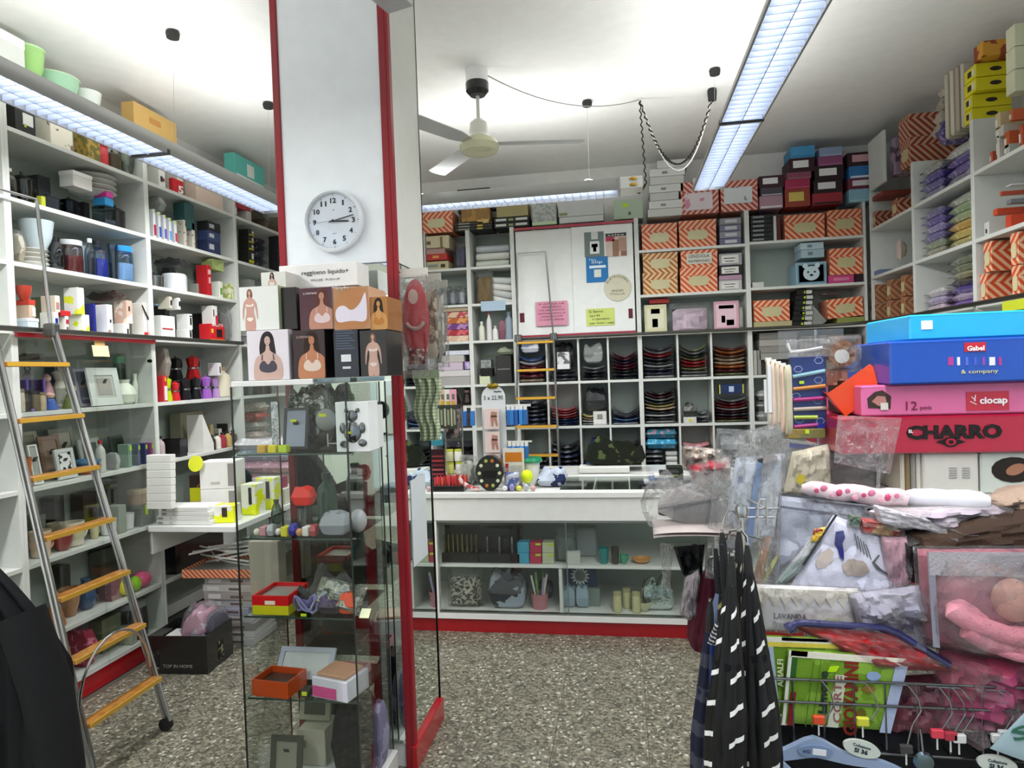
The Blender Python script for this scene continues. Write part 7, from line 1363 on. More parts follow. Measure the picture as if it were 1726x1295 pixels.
hung('pot_holder_bag','red oval pot holder in a clear bag hanging at the column edge','pot holder',-.868,-.755,2.03,1.62,2.56,'oval','a81c24','cfcac0','b8988c')
hung('oven_mitt_bag','beige patterned oven mitt in a clear bag behind the red pot holder','oven mitt',-.862,-.745,2.03,1.64,2.72,'mitt','a89c84','b8b4a8','6c5c48')
hung('oven_mitt_bag','grey oven mitt in a clear bag farthest along the column side','oven mitt',-.865,-.755,2.02,1.66,2.86,'mitt','8c8880','a8a498','b8b4a4')
hung('check_apron','green and cream checked apron hanging below the pot holder','apron',-.868,-.752,1.62,1.33,2.66,'check','8a9878','8a9878')
thing('paper_sheet','pale sheet imitating a reflection on the column mirror','sheet',[('sheet',MB().box(PX1 + .003,PX1 + .005,2.62,2.82,.80,1.16),mt('cfd4d6'))])  # flat pale sheet stands in for a reflection in the side mirror

# ================================================================== display stand near the viewer
PLF=lambda c='f6f6f4':mt(c,'bag')
def quad(name,label,cat,px,Y,t,m,bag=None,wr=.35,nu=18,nv=14,p=.35,pname='cloth',prints=(),grow=1.06,grp=None,sag=0.0):
    """soft slab whose four front corners are seen at px (tl, tr, br, bl); Y depth, one or per corner; t thickness"""
    Ys=Y if isinstance(Y,(list,tuple)) else [Y]*4
    q=[atY(a,b,y) for (a,b),y in zip(px,Ys)]; c=sum(q,Vector())/4; q=[v - c for v in q]
    nrm=(q[1] - q[0]).cross(q[3] - q[0]).normalized()
    if nrm.y > 0:nrm=-nrm                     # towards the viewer
    sd=rnd.random()*60
    def S(a,b,off,g=1.0):
        a2,b2=.5 + (a - .5)*g,.5 + (b - .5)*g
        top=q[0].lerp(q[1],a2); bot=q[3].lerp(q[2],a2); return top.lerp(bot,b2) + nrm*off
    def body(g,th,wrr,s2,pp):
        m_=MB()
        for side in (1,-1):
            vs=[]; 
            for j in range(nv + 1):
                for i in range(nu + 1):
                    u,v=i/nu,j/nv; a,b=2*u - 1,2*v - 1; e=max(0.,(1 - a ** 6)*(1 - b ** 6)) ** pp
                    n_=noise.noise(Vector((u*4 + s2,v*4,side*3.0))) + .5*noise.noise(Vector((u*11 + s2,v*11,side*5.0)))
                    o=side*th/2*e + n_*wrr*th*e*.8
                    vs.append(S(u,v,o,g) - Vector((0,0,sag*(1 - a*a)*(1 - v))))
            fs=[(j*(nu + 1) + i,j*(nu + 1) + i + 1,(j + 1)*(nu + 1) + i + 1,(j + 1)*(nu + 1) + i) for j in range(nv) for i in range(nu)]
            if side == 1:fs=[f[::-1] for f in fs]
            m_.add(vs,fs)
        return m_
    P=[(pname,body(1,t,wr,sd,p),m)]
    for (nm,poly,mm) in prints:                 # flat prints in u, v of the front face
        vs=[S(u,v,t*.5 + t*wr*.35 + .001) for u,v in poly]; n=len(vs); k=MB()
        k.add([x for x in vs] + [x - nrm*.0012 for x in vs],[tuple(range(n)),tuple(range(2*n - 1,n - 1,-1))] + [(i,n + i,n + (i + 1) % n,(i + 1) % n) for i in range(n)]); P.append((nm,k,mm))
    if bag:P.append(('clear_bag',body(grow,t*1.35 + .012,wr*1.1 + .3,sd + 7,.5),bag))
    o=thing(name,label,cat,P,c,0,grp)
    o_=dict(root=o,S=lambda u,v,off=0.0:S(u,v,t*.5 + t*wr*.35 + off),n=nrm,u=(q[1] - q[0]).normalized()); return o_
def qtext(Q,s,u,v,w,h,m,ang=0,bold=.02):
    """lettering lying on the front of a quad thing, rotated ang degrees in its plane"""
    me=text_mesh(s,m,bold).copy(); xs=[a.co.x for a in me.vertices]; zs=[a.co.z for a in me.vertices]
    cx,cz=(min(xs) + max(xs))/2,(min(zs) + max(zs))/2
    me.transform(Matrix.Diagonal((w/(max(xs) - min(xs)),.05,h/(max(zs) - min(zs)),1)) @ Matrix.Translation((-cx,0,-cz)))
    o=obj('lettering',me,Q['root'] if Q['root'].type == 'EMPTY' else Q['root']); x=Q['u']; y=-Q['n']; z=x.cross(y); B=Matrix((x,y,z)).transposed()
    o.matrix_local=Matrix.Translation(Q['S'](u,v,.0015)) @ (B @ Matrix.Rotation(R(-ang),3,'Y')).to_4x4(); return o
def rect(u0,v0,u1,v1):return [(u0,v0),(u1,v0),(u1,v1),(u0,v1)]
def oval(u,v,a,b,n=18,wob=0,s=0):return [(u + a*cos(2*pi*i/n)*(1 + wob*sin(3.1*i + s)),v + b*sin(2*pi*i/n)*(1 + wob*cos(2.3*i + s))) for i in range(n)]

# wire stand: two basket tiers and uprights
WY=1.45
a,b=atY(1286,1143,WY),atY(1286,1181,WY); xa=a.x; z1w,z2w=a.z,b.z - .0; X2=1.30
WR=mt('8e9298','metal')
P=[('rail',MB().tube([(xa,WY,z1w),(X2,WY,z1w)],.003,6),WR),('rail',MB().tube([(xa,WY,z2w),(X2,WY,z2w)],.003,6),WR),('rail',MB().tube([(xa,WY,z2w - .10),(X2,WY,z2w - .10)],.003,6),WR),
     ('side_rail',MB().tube([(xa,WY,z1w),(xa,2.05,z1w)],.003,6),WR),('side_rail',MB().tube([(X2,WY,z1w),(X2,2.05,z1w)],.003,6),WR)]
n=17
for k in range(n + 1):x=xa + (X2 - xa)*k/n; P.append(('wire',MB().tube([(x,WY + .004,z1w),(x,WY + .004,z2w - .10),(x,2.05,z2w - .10)],.0018,5),WR))
for x in (xa - .01,X2 + .01):
    for y in (WY + .02,2.05):P.append(('upright',MB().tube([(x,y,0),(x,y,1.05 if y < 2 else 1.2)],.008,8),CHR))
P.append(('shelf_board',MB().box(xa + .22,X2,1.80,2.20,1.235,1.25,0,.002),mt('e4e4de','gloss'))); P.append(('shelf_post',MB().box(xa + .25,xa + .27,2.1,2.12,0,1.235),CHR)); P.append(('shelf_post',MB().box(X2 - .03,X2 - .01,2.1,2.12,0,1.235),CHR)); P.append(('shelf_post',MB().box(X2 - .03,X2 - .01,1.84,1.86,0,1.235),CHR))
thing('wire_stand','chrome wire basket stand heaped with wrapped linens near the viewer','stand',P)
support(xa + .2,X2,1.78,2.22,1.25)
# small rack with prongs
r0=atY(1246,857,1.50); r1=atY(1312,857,1.50); r2=atY(1246,872,1.50)
hk_=[(atY(1281,905,1.5)),(atY(1281,845,1.5))]
thing('hook_rack','bright chrome hook rack on the upright beside the umbrellas','rack',
      [('bar',MB().tube([r0,r1],.0022,6),CHR),('bar',MB().tube([r2,atY(1306,872,1.50)],.0022,6),CHR),('prong',MB().tube([atY(1278,905,1.49),atY(1278,850,1.49),atY(1282,842,1.49),atY(1290,842,1.49),atY(1292,850,1.49),atY(1292,885,1.49)],.002,6),CHR),
       ('bar',MB().tube([atY(1262,903,1.5),atY(1284,910,1.5)],.002,6),CHR),('upright',MB().tube([atY(1247,850,1.5),atY(1262,1060,1.5)],.006,8),CHR),('collar',MB().lathe([(.012,-.012),(.014,0),(.012,.012)],12).xf(Matrix.Translation(atY(1250,862,1.5))),CHR),('hoop',MB().tube([atY(1232 + 16*cos(R(t)),905 + 45*sin(R(t)),1.50) for t in range(180,361,20)],.002,6),CHR)])

# boxes on the stand's shelf
def bigbox(name,label,cat,x0,y0,x1,y1,Y,d,c,z=None,fin='gloss',rz=0,z1=None):
    a,b=atY(x0,(y0 + y1)/2,Y),atY(x1,(y0 + y1)/2,Y); xm=min((x0 + x1)/2,1640); zt_,zb=atY(xm,y0,Y).z,atY(xm,y1,Y).z
    z=zb if z is None else z; w,h=b.x - a.x,(z1 or zt_) - z - .0015
    t=thing(name,label,cat,[('body',MB().box(-w/2,w/2,0,d,0,h,0,.004),mt(c,fin)),('lid_seam',MB().box(-w/2 - .0005,w/2 + .0005,-.0006,.01,h*.93,h*.94),mt(c,'paper'))],((a.x + b.x)/2,Y,z + .001),(0,0,R(rz)))
    def P_(px,py):v=atY(px,py,Y); return v.x - (a.x + b.x)/2,v.z - z - .001
    return t,P_,z + h + .0015,w,h
SY=1.80
t,F_,z_,w_,h_=bigbox('white_carton','white carton with two grey barcodes under the crimson box','carton',1556,763,1650,812,SY + .02,.22,'dcdad2',z=1.25)
zA=z_
for k in range(2):
    for j in range(5):x,z=F_(1606 + 22*k,789 + 4*j); obj('printed_line',MB().box(x - .009,x + .009,-.002,0,z - .0012,z + .0012).mesh('printed_line',mt('a4a6a4')),t)
t,F_,z_,w_,h_=bigbox('photo_carton','carton with a dark-haired face print at the picture edge','carton',1653,763,1790,812,SY + .02,.22,'cdd4cc',z=1.25,z1=zA)
x,z=F_(1708,792)
obj('face_print',MB().prism([(x + .05*cos(R(a)),z + .032*sin(R(a))) for a in range(0,360,24)],-.002,0).mesh('face_print',mt('1e1612')),t)
obj('face_print',MB().prism([(x + .004 + .022*cos(R(a)),z + .001 + .015*sin(R(a) + .4)) for a in range(0,360,24)],-.0032,-.002).mesh('face_print',mt('a8745c')),t)
for k in range(4):bigbox('slim_book',['cream','brown','grey','ivory'][k] + ' slim upright box beside the barcode carton','box',1518 + 9*k,763,1526 + 9*k,812,SY + .03,.2,['d4ccb8','8c7858','9a9a90','e0dcd0'][k],z=1.25,z1=zA)
tcr,F_,zB,w_,h_=bigbox('crimson_box','crimson box lettered in black with an emblem','box',1415,700,1800,760,SY,.32,'b0183c',z=zA)
x,z=F_(1607,728); letters(tcr,'CHARRO',.218,.036,(x,-.0025,z),mt('141010'),bold=.05)
x,z=F_(1534,727); letters(tcr,'EL',.010,.008,(x,-.0045,z),mt('e8e0dc'),bold=.03)
for k,(rx,rz_,c_) in enumerate(((.034,.007,'141010'),(.018,.013,'141010'),(.012,.009,'b0183c'),(.006,.005,'141010'))):
    x,z=F_(1602,745); obj('emblem',MB().prism([(x + rx*cos(R(a)),z + rz_*sin(R(a))) for a in range(0,360,30 if k else 60)],-.002 - .0007*k,-.0008).mesh('emblem',mt(c_)),tcr)
tp,F_,zC,w_,h_=bigbox('pink_box','pink box marked 12 pois with a torn open end','box',1452,645,1800,700,SY + .005,.32,'d6679a',z=zB)
x,z=F_(1536,684); letters(tp,'12',.026,.022,(x,-.003,z),mt('7a2440')); x,z=F_(1560,688); letters(tp,'pois',.026,.012,(x,-.003,z),mt('7a2440'))
x,z=F_(1664,676); obj('brand_patch',MB().box(x - .048,x + .048,-.002,0,z - .0235,z + .0235,0).mesh('brand_patch',mt('c02040','gloss')),tp)
letters(tp,'ciocap',.062,.022,(x + .012,-.0045,z - .001),mt('f4eef0'),bold=.03)
for a_,b_ in (((-.037,.012),(-.028,.002)),((-.028,.016),(-.03,.0)),((-.04,.0),(-.026,-.008))):obj('flower_mark',MB().tube([(x + a_[0],-.0035,z + a_[1]),(x + b_[0],-.0035,z + b_[1])],.0012,5).mesh('flower_mark',mt('f4eef0')),tp)
x,z=F_(1483,674); obj('torn_opening',MB().prism([(x - .028,z - .02),(x - .03,z + .004),(x - .012,z + .02),(x + .006,z + .024),(x + .026,z + .008),(x + .024,z - .024)],-.0018,0).mesh('torn_opening',mt('3a2c28')),tp)
obj('inner_picture',MB().prism([(x - .02,z - .004),(x - .006,z + .010),(x + .012,z + .008),(x + .016,z - .014),(x - .004,z - .016)],-.003,-.0018).mesh('inner_picture',mt('b07870')),tp)
obj('inner_card',MB().box(x + .0,x + .018,-.004,-.003,z - .026,z - .008).mesh('inner_card',mt('cfc8c0')),tp)
tb,F_,zD,w_,h_=bigbox('royal_blue_box','glossy royal blue box with a red label and yellow script','box',1500,570,1800,641,SY - .03,.34,'1450b4',z=zC)
x,z=F_(1643,585); obj('red_label',MB().box(x - .024,x + .024,-.002,0,z - .011,z + .011,0).mesh('red_label',mt('c42a38')),tb); letters(tb,'Gabel',.038,.012,(x,-.0045,z - .003),mt('f4f0f0'),bold=.03)
x,z=F_(1650,627); letters(tb,'& company',.082,.012,(x,-.003,z),mt('d8d08c'))
for k,c_ in enumerate(('b04090','e8e8f0','5a70d0','4a60c8','8a50b0','e8e8f0','b04090')):x,z=F_(1602 + 14*k,609); obj('coloured_bar',MB().box(x - (.004 if k % 5 else .006),x + (.002 if k % 5 else .006),-.002,0,z - .010,z + .010).mesh('coloured_bar',mt(c_)),tb)
tl,F_,zE,w_,h_=bigbox('sky_blue_box','bright sky blue box crowning the pile, white sticker','box',1533,526,1800,571,SY + .0,.30,'24b4e4',z=zD)
x,z=F_(1562,548); obj('sticker',MB().box(x - .013,x + .013,-.002,0,z - .011,z + .011).mesh('sticker',mt('e6eaec')),tl)
bigbox('grey_blue_tube','small rosy and grey box behind the royal blue one','box',1467,574,1500,640,SY + .12,.1,'a88a94',z=zC,z1=zC + .10)
# orange box tipped on its corner
oc_=atY(1440,662,1.86)
m=MB().box(-.052,.052,-.03,.03,-.045,.045,0,.001)
ob=thing('orange_box','bright orange folded carton tipped against the pink box','carton',[('body',MB().box(-.055,.055,-.001,.001,-.038,.038).box(-.055,-.053,.001,.06,-.038,.038),mt('e04a14','gloss')),('flap',MB().add([(.055,-.001,.038),(.055,-.001,-.03),(.085,.035,-.02),(.08,.035,.03),(.055,.001,.038),(.055,.001,-.03),(.085,.037,-.02),(.08,.037,.03)],[(0,1,2,3),(7,6,5,4),(0,4,5,1),(1,5,6,2),(2,6,7,3),(3,7,4,0)]),mt('e8521a','gloss'))],(oc_.x,oc_.y,oc_.z),(R(6),R(-36),R(-8)))
thing('dark_box','dark brown box propping the orange carton','box',[('body',MB().box(-.04,.04,0,.14,0,.09,0,.002),mt('2a1a18'))],(atY(1446,700,1.9).x,1.88,zB + .001))
# hanging haberdashery at the back of the stand
hx=atY(1366,560,1.95)
def hang(name,label,cat,x0,y0,x1,y1,Y,parts_fn,rz=0):
    a,b=atY(x0,(y0 + y1)/2,Y),atY(x1,(y0 + y1)/2,Y); zt_,zb=atY((x0 + x1)/2,y0,Y).z,atY((x0 + x1)/2,y1,Y).z
    return thing(name,label,cat,parts_fn(b.x - a.x,zt_ - zb),((a.x + b.x)/2,Y,zb),(0,0,R(rz)))
hang('peg_frame','clear plastic header rack above the blue sewing packs','rack',1312,556,1422,604,1.97,lambda w,h:[('back_sheet',MB().box(-w/2,w/2,0,.003,0,h),mt('c4c8c6','clear')),('post',MB().tube([(w*.1,.015,-.55),(w*.1,.015,h)],.004,6),CHR),('peg',MB().tube([(-w*.4,-.03,h*.3),(w*.4,-.03,h*.3)],.002,5),CHR)])
hang('clear_hook_bag','shiny clear bag tops hanging over the blue packs','bag',1322,572,1400,602,1.93,lambda w,h:[('clear_bag',MB().pillow(w,h,.04,14,10,0,1.2,3,.6).xf(Matrix.Translation((0,0,h/2)) @ T90),mt('f6f6f6','bag')),('white_hooks',MB().tube([(-w*.45,-.01,h*.8),(-w*.4,-.02,h*.3),(-w*.1,-.02,h*.35),(w*.3,-.01,h*.5)],.004,6),mt('dcdcd8','gloss'))])
def hexes(w,h):
    P=[('box',MB().box(-w/2,w/2,-.01,.03,0,h,0,.002),mt('2c3c78','gloss'))]
    for cx_,cz_ in ((-.3,.82),(.3,.93),(.28,.66),(-.38,.45),(.25,.38),(-.3,.12),(.3,.1)):
        P.append(('hexagon_print',MB().tube([(w*cx_ + .011*cos(R(60*k)),-.0105,h*cz_ + .009*sin(R(60*k))) for k in range(6)],.0012,4,closed=True),mt('a8b4d4')))
    for k,(z,c_,r_) in enumerate(((.72,'8ab8c4',10),(.55,'c88430',5),(.40,'a82474',3),(.27,'b8a898',2),(.16,'b4c850',0),(.03,'a83480',4))):P.append(('coloured_pen',MB().tube([(-w*.48,-.018,h*z),(w*(.45 if k < 4 else .2),-.02,h*z + w*.9*sin(R(r_)))],.0055,7),mt(c_,'gloss')))
    P.append(('blue_foot',MB().box(-w*.42,w*.4,-.014,-.01,-.004,h*.07),mt('1c2c9c','gloss'))); P.append(('lime_dot',MB().box(-w*.3,-w*.16,-.02,-.018,h*.62,h*.66),mt('b8e030'))); return P
hang('blue_sewing_pack','navy pack with hexagon pattern and coloured pens strapped across','sewing pack',1334,600,1391,722,1.93,hexes,-3)
for k in range(5):
    hang('shoelace_pack',ORD[k].replace('lowest','first').replace('topmost','fifth') + ' beige shoelace bundle in the hanging fan','shoelaces',1290 + 7*k,603 + 3*k,1303 + 8*k,722 + 3*k,1.91 - .01*k,(lambda kk:lambda w,h:[('laces',MB().pillow(w*.8,h*.95,.02,6,14,0,.5,kk*3,.5).xf(Matrix.Translation((0,0,h/2)) @ T90),mt(['cfc4b4','d4c0ac','c8b8a0','d8b8a4','bcb498'][kk],'film')),('top_card',MB().box(-w*.4,w*.4,-.003,.003,h*.94,h),mt('d8d8d4'))])(k),-4 + 3*k)
for k in range(2):hang('white_needle_card',['short','long'][k] + ' white card pack hanging at the fan edge','card',1288 + 6*k,640 - 25*k,1298 + 6*k,696,1.90 - .01*k,lambda w,h:[('card',MB().box(-w/2,w/2,-.003,.003,0,h,0,.001),mt('dcdcdc','film'))])
hang('copper_tape_roll','copper coloured tape rolls in film with a white disc','tape',1392,572,1440,622,1.94,lambda w,h:[('roll',MB().lathe([(w*.5,-.02),(w*.52,0),(w*.5,.02),(w*.2,.02),(w*.2,-.02),(w*.5,-.02)],22,cap=False).xf(Matrix.Translation((0,0,h*.5)) @ T90),mt('c08860','foil')),('disc',MB().lathe([(w*.26,.022),(w*.26,.028),(0,.028)],20).xf(Matrix.Translation((-w*.05,0,h*.42)) @ T90),mt('cfccc6','gloss')),('film',MB().pillow(w*1.2,h*1.2,.06,10,10,0,1.0,9,.6).xf(Matrix.Translation((0,0,h*.5)) @ T90),mt('f6f6f6','bag'))])
hang('brown_elastic_pack','brown and pink elastic pack under the copper rolls','pack',1390,622,1428,650,1.94,lambda w,h:[('pack',MB().box(-w/2,w/2,-.008,.008,0,h,0,.002),mt('9a6450','film','c89080',30))])
hang('olive_base_pack','olive ochre card at the foot of the blue packs','pack',1325,722,1388,738,1.92,lambda w,h:[('pack',MB().box(-w/2,w/2,-.02,.02,0,h,0,.002),mt('8a7428','film','6c6a34',30)),('lime_dot',MB().box(-.004,.006,-.022,-.02,h*.5,h*.9),mt('c4e030'))])

# wrapped linens, from the back of the basket to the front
quad('grey_linen_set','clear zip bag of pale grey linen with white piping at the back of the stand','linen set',[(1322,742),(1482,762),(1478,836),(1316,830)],1.96,.06,mt('a8a8ac','cloth','b8b6b4',8),PLF(),prints=[('white_piping',rect(.72,.25,.98,.32),mt('e4e4e4')),('white_piping',rect(.93,.3,.97,1),mt('e4e4e4')),('navy_writing',rect(.02,.02,.28,.10),mt('6a70a0'))])
quad('cream_sheet_set','cream sheet set with a yellow flower under clear film','sheet set',[(1335,762),(1398,748),(1402,838),(1320,832)],1.90,.05,mt('d4cbb4','cloth'),PLF(),prints=[('yellow_flower',oval(.25,.62,.10,.12,12,.3),mt('c8b83c'))])
quad('clear_bag','large empty clear bag drooping over the crimson box corner','bag',[(1412,700),(1520,705),(1500,800),(1405,780)],[1.78,1.76,1.70,1.74],.03,PLF('f8f0f2'),None,wr=1.2,pname='clear_film')
quad('red_lingerie_pack','red and pink packs under crinkled film beyond the counter end','pack',[(1158,785),(1232,770),(1222,862),(1178,832)],1.98,.07,mt('b02438','film','9a8478',9,.52),PLF(),wr=.8)
quad('brown_lingerie_pack','brown and silver crinkled packs above the red ones','pack',[(1150,752),(1215,758),(1212,800),(1152,792)],2.02,.06,mt('8c7868','film','c4b8ac',14),PLF(),wr=1.0)
quad('baby_shirt','white baby shirt with a pale blue stripe in a tall clear bag','shirt',[(1240,772),(1322,764),(1304,905),(1214,930)],1.62,.03,mt('d2d8e4','cloth'),None,prints=[('blue_stripe',[(.42,.02),(.54,.02),(.56,1),(.42,1)],mt('7c98c4','cloth')),('collar',oval(.62,.03,.2,.05,14),mt('c0b8b8','cloth')),('ink_mark',rect(.1,.2,.18,.26),mt('8c94b8'))])
quad('shirt_bag','tall clear bag loosely covering the baby shirt','bag',[(1208,722),(1322,728),(1312,990),(1188,975)],[1.60,1.58,1.56,1.56],.05,PLF(),None,wr=1.0,nu=24,nv=26,pname='clear_film')
quad('crumpled_bag','crumpled clear bag mouth above the baby shirt','bag',[(1250,728),(1316,712),(1320,800),(1232,812)],1.64,.08,PLF('f0f0ee'),None,wr=1.1,pname='clear_film')
# grey cap in film and dark things under it
cpx=atY(1165,870,1.66)
m=MB().surf(lambda u,v:(.088*cos(2*pi*u)*(1 - v ** 3) ** .5*(1 + .1*sin(9*u)),.06*sin(2*pi*u)*(1 - v ** 3) ** .5,.07*v + .012*sin(14*u + 5*v)),28,8,closed_u=True)
br=MB().surf(lambda u,v:(.095*cos(pi*u + pi)*(1 + .0*v),-.03 - (.035 + .05*sin(pi*u))*v,-.004 - .03*v + .02*sin(pi*u)*v - .006),20,6)
br.surf(lambda u,v:(.095*cos(-pi*u),-.03 - (.035 + .05*sin(pi*u))*v,-.0 - .03*v + .02*sin(pi*u)*v + .002 - .004),20,6)
thing('peaked_hat','grey peaked cap wrapped in clear film at the rack side','cap',[('crown',m,mt('8c8684','cloth','76716f',10)),('peak',br,mt('b4a8a4','cloth')),('fold',MB().tube([(-.08,-.045,.03),(-.02,-.062,.045),(.06,-.05,.055)],.006,6),mt('7c7674','cloth')),('clear_bag',MB().pillow(.24,.15,.11,16,12,0,1.2,4,.6,z=-.03),PLF()),('hook',MB().tube([(.08,0,.04),(.13,-.06,.05),(.16,-.12,.04)],.003,5),CHR)],tuple(cpx))
quad('black_glove_pack','black glove pack hanging below the grey cap','gloves',[(1135,922),(1188,918),(1180,1000),(1150,968)],1.66,.05,mt('141416','cloth'),None,wr=.9)
quad('silver_film_tail','thin clear film tail hanging beneath the cap','film',[(1112,915),(1136,918),(1128,1000),(1118,990)],1.67,.02,PLF(),None,wr=1.2,pname='clear_film')
quad('grey_sock_pack','mauve grey sock pack in film by the counter plinth','socks',[(1156,975),(1178,960),(1172,1048),(1146,1034)],1.60,.04,mt('9a8e94','cloth'),PLF(),wr=.5)
# umbrellas
def umbrella(label,top,bot,Y,r,c,dash=None,plaid=None,tip=True,handle='262626',pleats=8):
    A,B=atY(*top,Y),atY(*bot,Y); L=(A - B).length; nu,nv=48,22
    def fn(u,v):
        a=2*pi*u; rr=r*(.22 + .78*min(1,(v*1.6)) ** .8)*(1 - .35*max(0,v - .85)/.15); rr *= 1 + .22*abs(sin(pleats*a/2 + 2.2*v)) ** .6 - .14
        return (rr*cos(a),rr*sin(a),L*(1 - v))
    if plaid:mm=checks(*plaid)
    elif dash:
        key=('dash',c,dash); 
        if key not in MATS:
            m,nt,b_=newmat('dashed_cloth'); b_.inputs['Roughness'].default_value=.5; tc=nd(nt,'ShaderNodeTexCoord'); sp=nd(nt,'ShaderNodeSeparateXYZ'); nt.links.new(tc.outputs['Object'],sp.inputs[0])
            ang=math_n(nt,'ARCTAN2',sp.outputs[1],sp.outputs[0])
            s1=math_n(nt,'FRACT',math_n(nt,'ADD',math_n(nt,'MULTIPLY',ang,4/(2*pi)),10.0)); s2=math_n(nt,'FRACT',math_n(nt,'ADD',math_n(nt,'ADD',math_n(nt,'MULTIPLY',sp.outputs[2],17.0),math_n(nt,'MULTIPLY',s1,-.5)),10.0))
            k_=math_n(nt,'MULTIPLY',math_n(nt,'LESS_THAN',s1,.5),math_n(nt,'LESS_THAN',s2,.17))
            mx=nd(nt,'ShaderNodeMix',data_type='RGBA'); nt.links.new(k_,mx.inputs[0]); mx.inputs[6].default_value=lin(c); mx.inputs[7].default_value=lin(dash); nt.links.new(mx.outputs[2],b_.inputs['Base Color']); MATS[key]=m
        mm=MATS[key]
    else:mm=mt(c,'cloth')
    D=(A - B).normalized(); q=Vector((0,0,1)).rotation_difference(D)
    P=[('canopy',MB().surf(fn,nu,nv,closed_u=True),mm),('strap',MB().lathe([(r*.75,L*.62),(r*.77,L*.635),(r*.75,L*.65)],20,cap=False),mt(c,'cloth')),('shaft',MB().tube([(0,0,L*.9),(0,0,L + .06)],.004,6),CHR),
         ('handle',MB().tube([(0,0,L - .01),(0,0,L + .03),(0,0,L + .055)],[.009,.008,.004],8),mt(handle,'rubber')),('ferrule',MB().lathe([(.001,-.03),(.005,-.02),(.006,.01)],8),CHR)]
    return thing('umbrella',label,'umbrella',P,tuple(B),q.to_euler())
umbrella('black folded umbrella with white dashes nearest the viewer',(1232,985),(1220,1345),1.30,.037,'0b0b0d','e6e6e4')
umbrella('black folded umbrella with white dashes next to the wire basket',(1262,965),(1288,1340),1.36,.038,'0b0b0d','d8d8d4')
umbrella('navy plaid folded umbrella nearest the counter',(1196,1058),(1188,1345),1.40,.030,'1a2240',plaid=('161a30','2a4c9c','4a4c58',.07))
umbrella('burgundy folded umbrella hanging behind the plaid one',(1194,962),(1184,1095),1.60,.036,'4a1222')
umbrella('pale blue and grey folded umbrella beside the burgundy one',(1216,985),(1210,1075),1.55,.022,'6c7898')
umbrella('slim black folded umbrella with a grey band in the bundle middle',(1246,940),(1250,1200),1.42,.022,'101012','a8a890')
umbrella('small black folded umbrella with olive flecks in the bundle',(1220,940),(1232,1120),1.48,.022,'121210','8a8c50')
quad('white_strap_bundle','silvery ribbed strap over the plaid umbrella','strap',[(1206,1050),(1226,1045),(1212,1092),(1192,1085)],1.36,.02,stripes('20222c','b4b4b8',.2,1,.008,.4),None,wr=.3)
for k,(a_,b_,n_) in enumerate((((1206,925),(1212,1000),'farthest'),((1217,918),(1222,1000),'middle'),((1232,930),(1236,1010),'nearest'))):
    A,B=atY(*a_,1.44 - .04*k),atY(*b_,1.44 - .04*k); thing('umbrella_grip',n_ + ' of three black umbrella grips poking up','umbrella grip',[('grip',MB().tube([B,B.lerp(A,.5),A],[.007,.008,.004],8),mt('1c1e22','rubber'))])
thing('umbrella_bar','chrome bar carrying the umbrella bundle','bar',[('bar',MB().tube([atY(1196,940,1.5),atY(1262,925,1.5)],.004,6),CHR),('curve',MB().tube([atY(1225,910,1.47),atY(1232,895,1.46),atY(1248,892,1.46),atY(1258,905,1.46),atY(1262,940,1.46),atY(1266,1010,1.46)],.003,6),CHR)])

# left column of packs
quad('grey_zip_pouch','large clear zip pouch with black piping, grey bedding inside','bedding',[(1306,836),(1486,852),(1480,1000),(1296,992)],[1.72,1.70,1.62,1.64],.07,mt('a2a6b2','cloth','8a8c98',5),PLF('f4f4f8'),wr=.3,prints=[('zip',[(.03,.14),(.98,.20),(.98,.225),(.03,.165)],mt('5c5e68')),('piping',[(.0,.0),(.99,.03),(.99,.055),(.02,.03)],mt('3c3e44')),('piping',[(.0,.0),(.025,.03),(.02,1),(.0,1)],mt('3c3e44'))])
A,B=atY(1296,878,1.63),atY(1274,990,1.60)
thing('wooden_frame_edge','brown rounded frame strip beside the zip pouch','strip',[('strip',MB().tube([A,A.lerp(B,.5) + Vector((.003,0,0)),B],.011,10),mt('a8764c','film')),('lime_tape',MB().tube([A + Vector((.018,.0,-.08)),B + Vector((.012,0,0))],.005,6),mt('a4a45c','gloss'))])
q1_=quad('printed_tablecloth','white printed tablecloth pack with navy ink blot and tan fans','tablecloth',[(1404,868),(1520,912),(1512,1040),(1318,1010)],[1.60,1.58,1.54,1.56],.035,mt('cfcfe0','cloth'),PLF(),wr=.25,
      prints=[('navy_blot',[(.12,.17),(.2,.13),(.26,.2),(.26,.27),(.33,.38),(.36,.46),(.3,.42),(.24,.34),(.18,.30)],mt('1c2070')),('tan_fan',oval(.50,.50,.14,.10,16,.12,1),mt('a8988c')),('tan_fan',oval(.16,.48,.08,.12,14,.12,2),mt('b4a8a0'))] +
      [('ink_line',[(.34 + .045*k,.12 + .02*k),(.35 + .045*k,.12 + .02*k),(.46 + .045*k,.28 + .02*k),(.45 + .045*k,.28 + .02*k)],mt('2c2c34')) for k in range(5)] + [('ink_line',[(.70,.28),(.72,.28),(.68,.38),(.76,.44),(.86,.48),(.84,.50),(.72,.46),(.65,.39)],mt('26262e')),('black_border',[(.0,.0),(.03,.0),(-.0,.6),(-.03,.6)],mt('2a2a30'))])
quad('red_yellow_packet','small red and yellow printed corner beside the tablecloth','packet',[(1372,892),(1392,888),(1382,912),(1366,915)],1.575,.012,mt('8c2c24','film','d8b030',30),None)
quad('white_quilt_edge','white pack corner running under the tablecloth','linen',[(1370,905),(1392,915),(1325,985),(1305,985)],1.585,.02,mt('d4d4d8','cloth','a8b8b4',9),PLF(),wr=.4)
A,B=atY(1352,824,1.70),atY(1530,842,1.64)
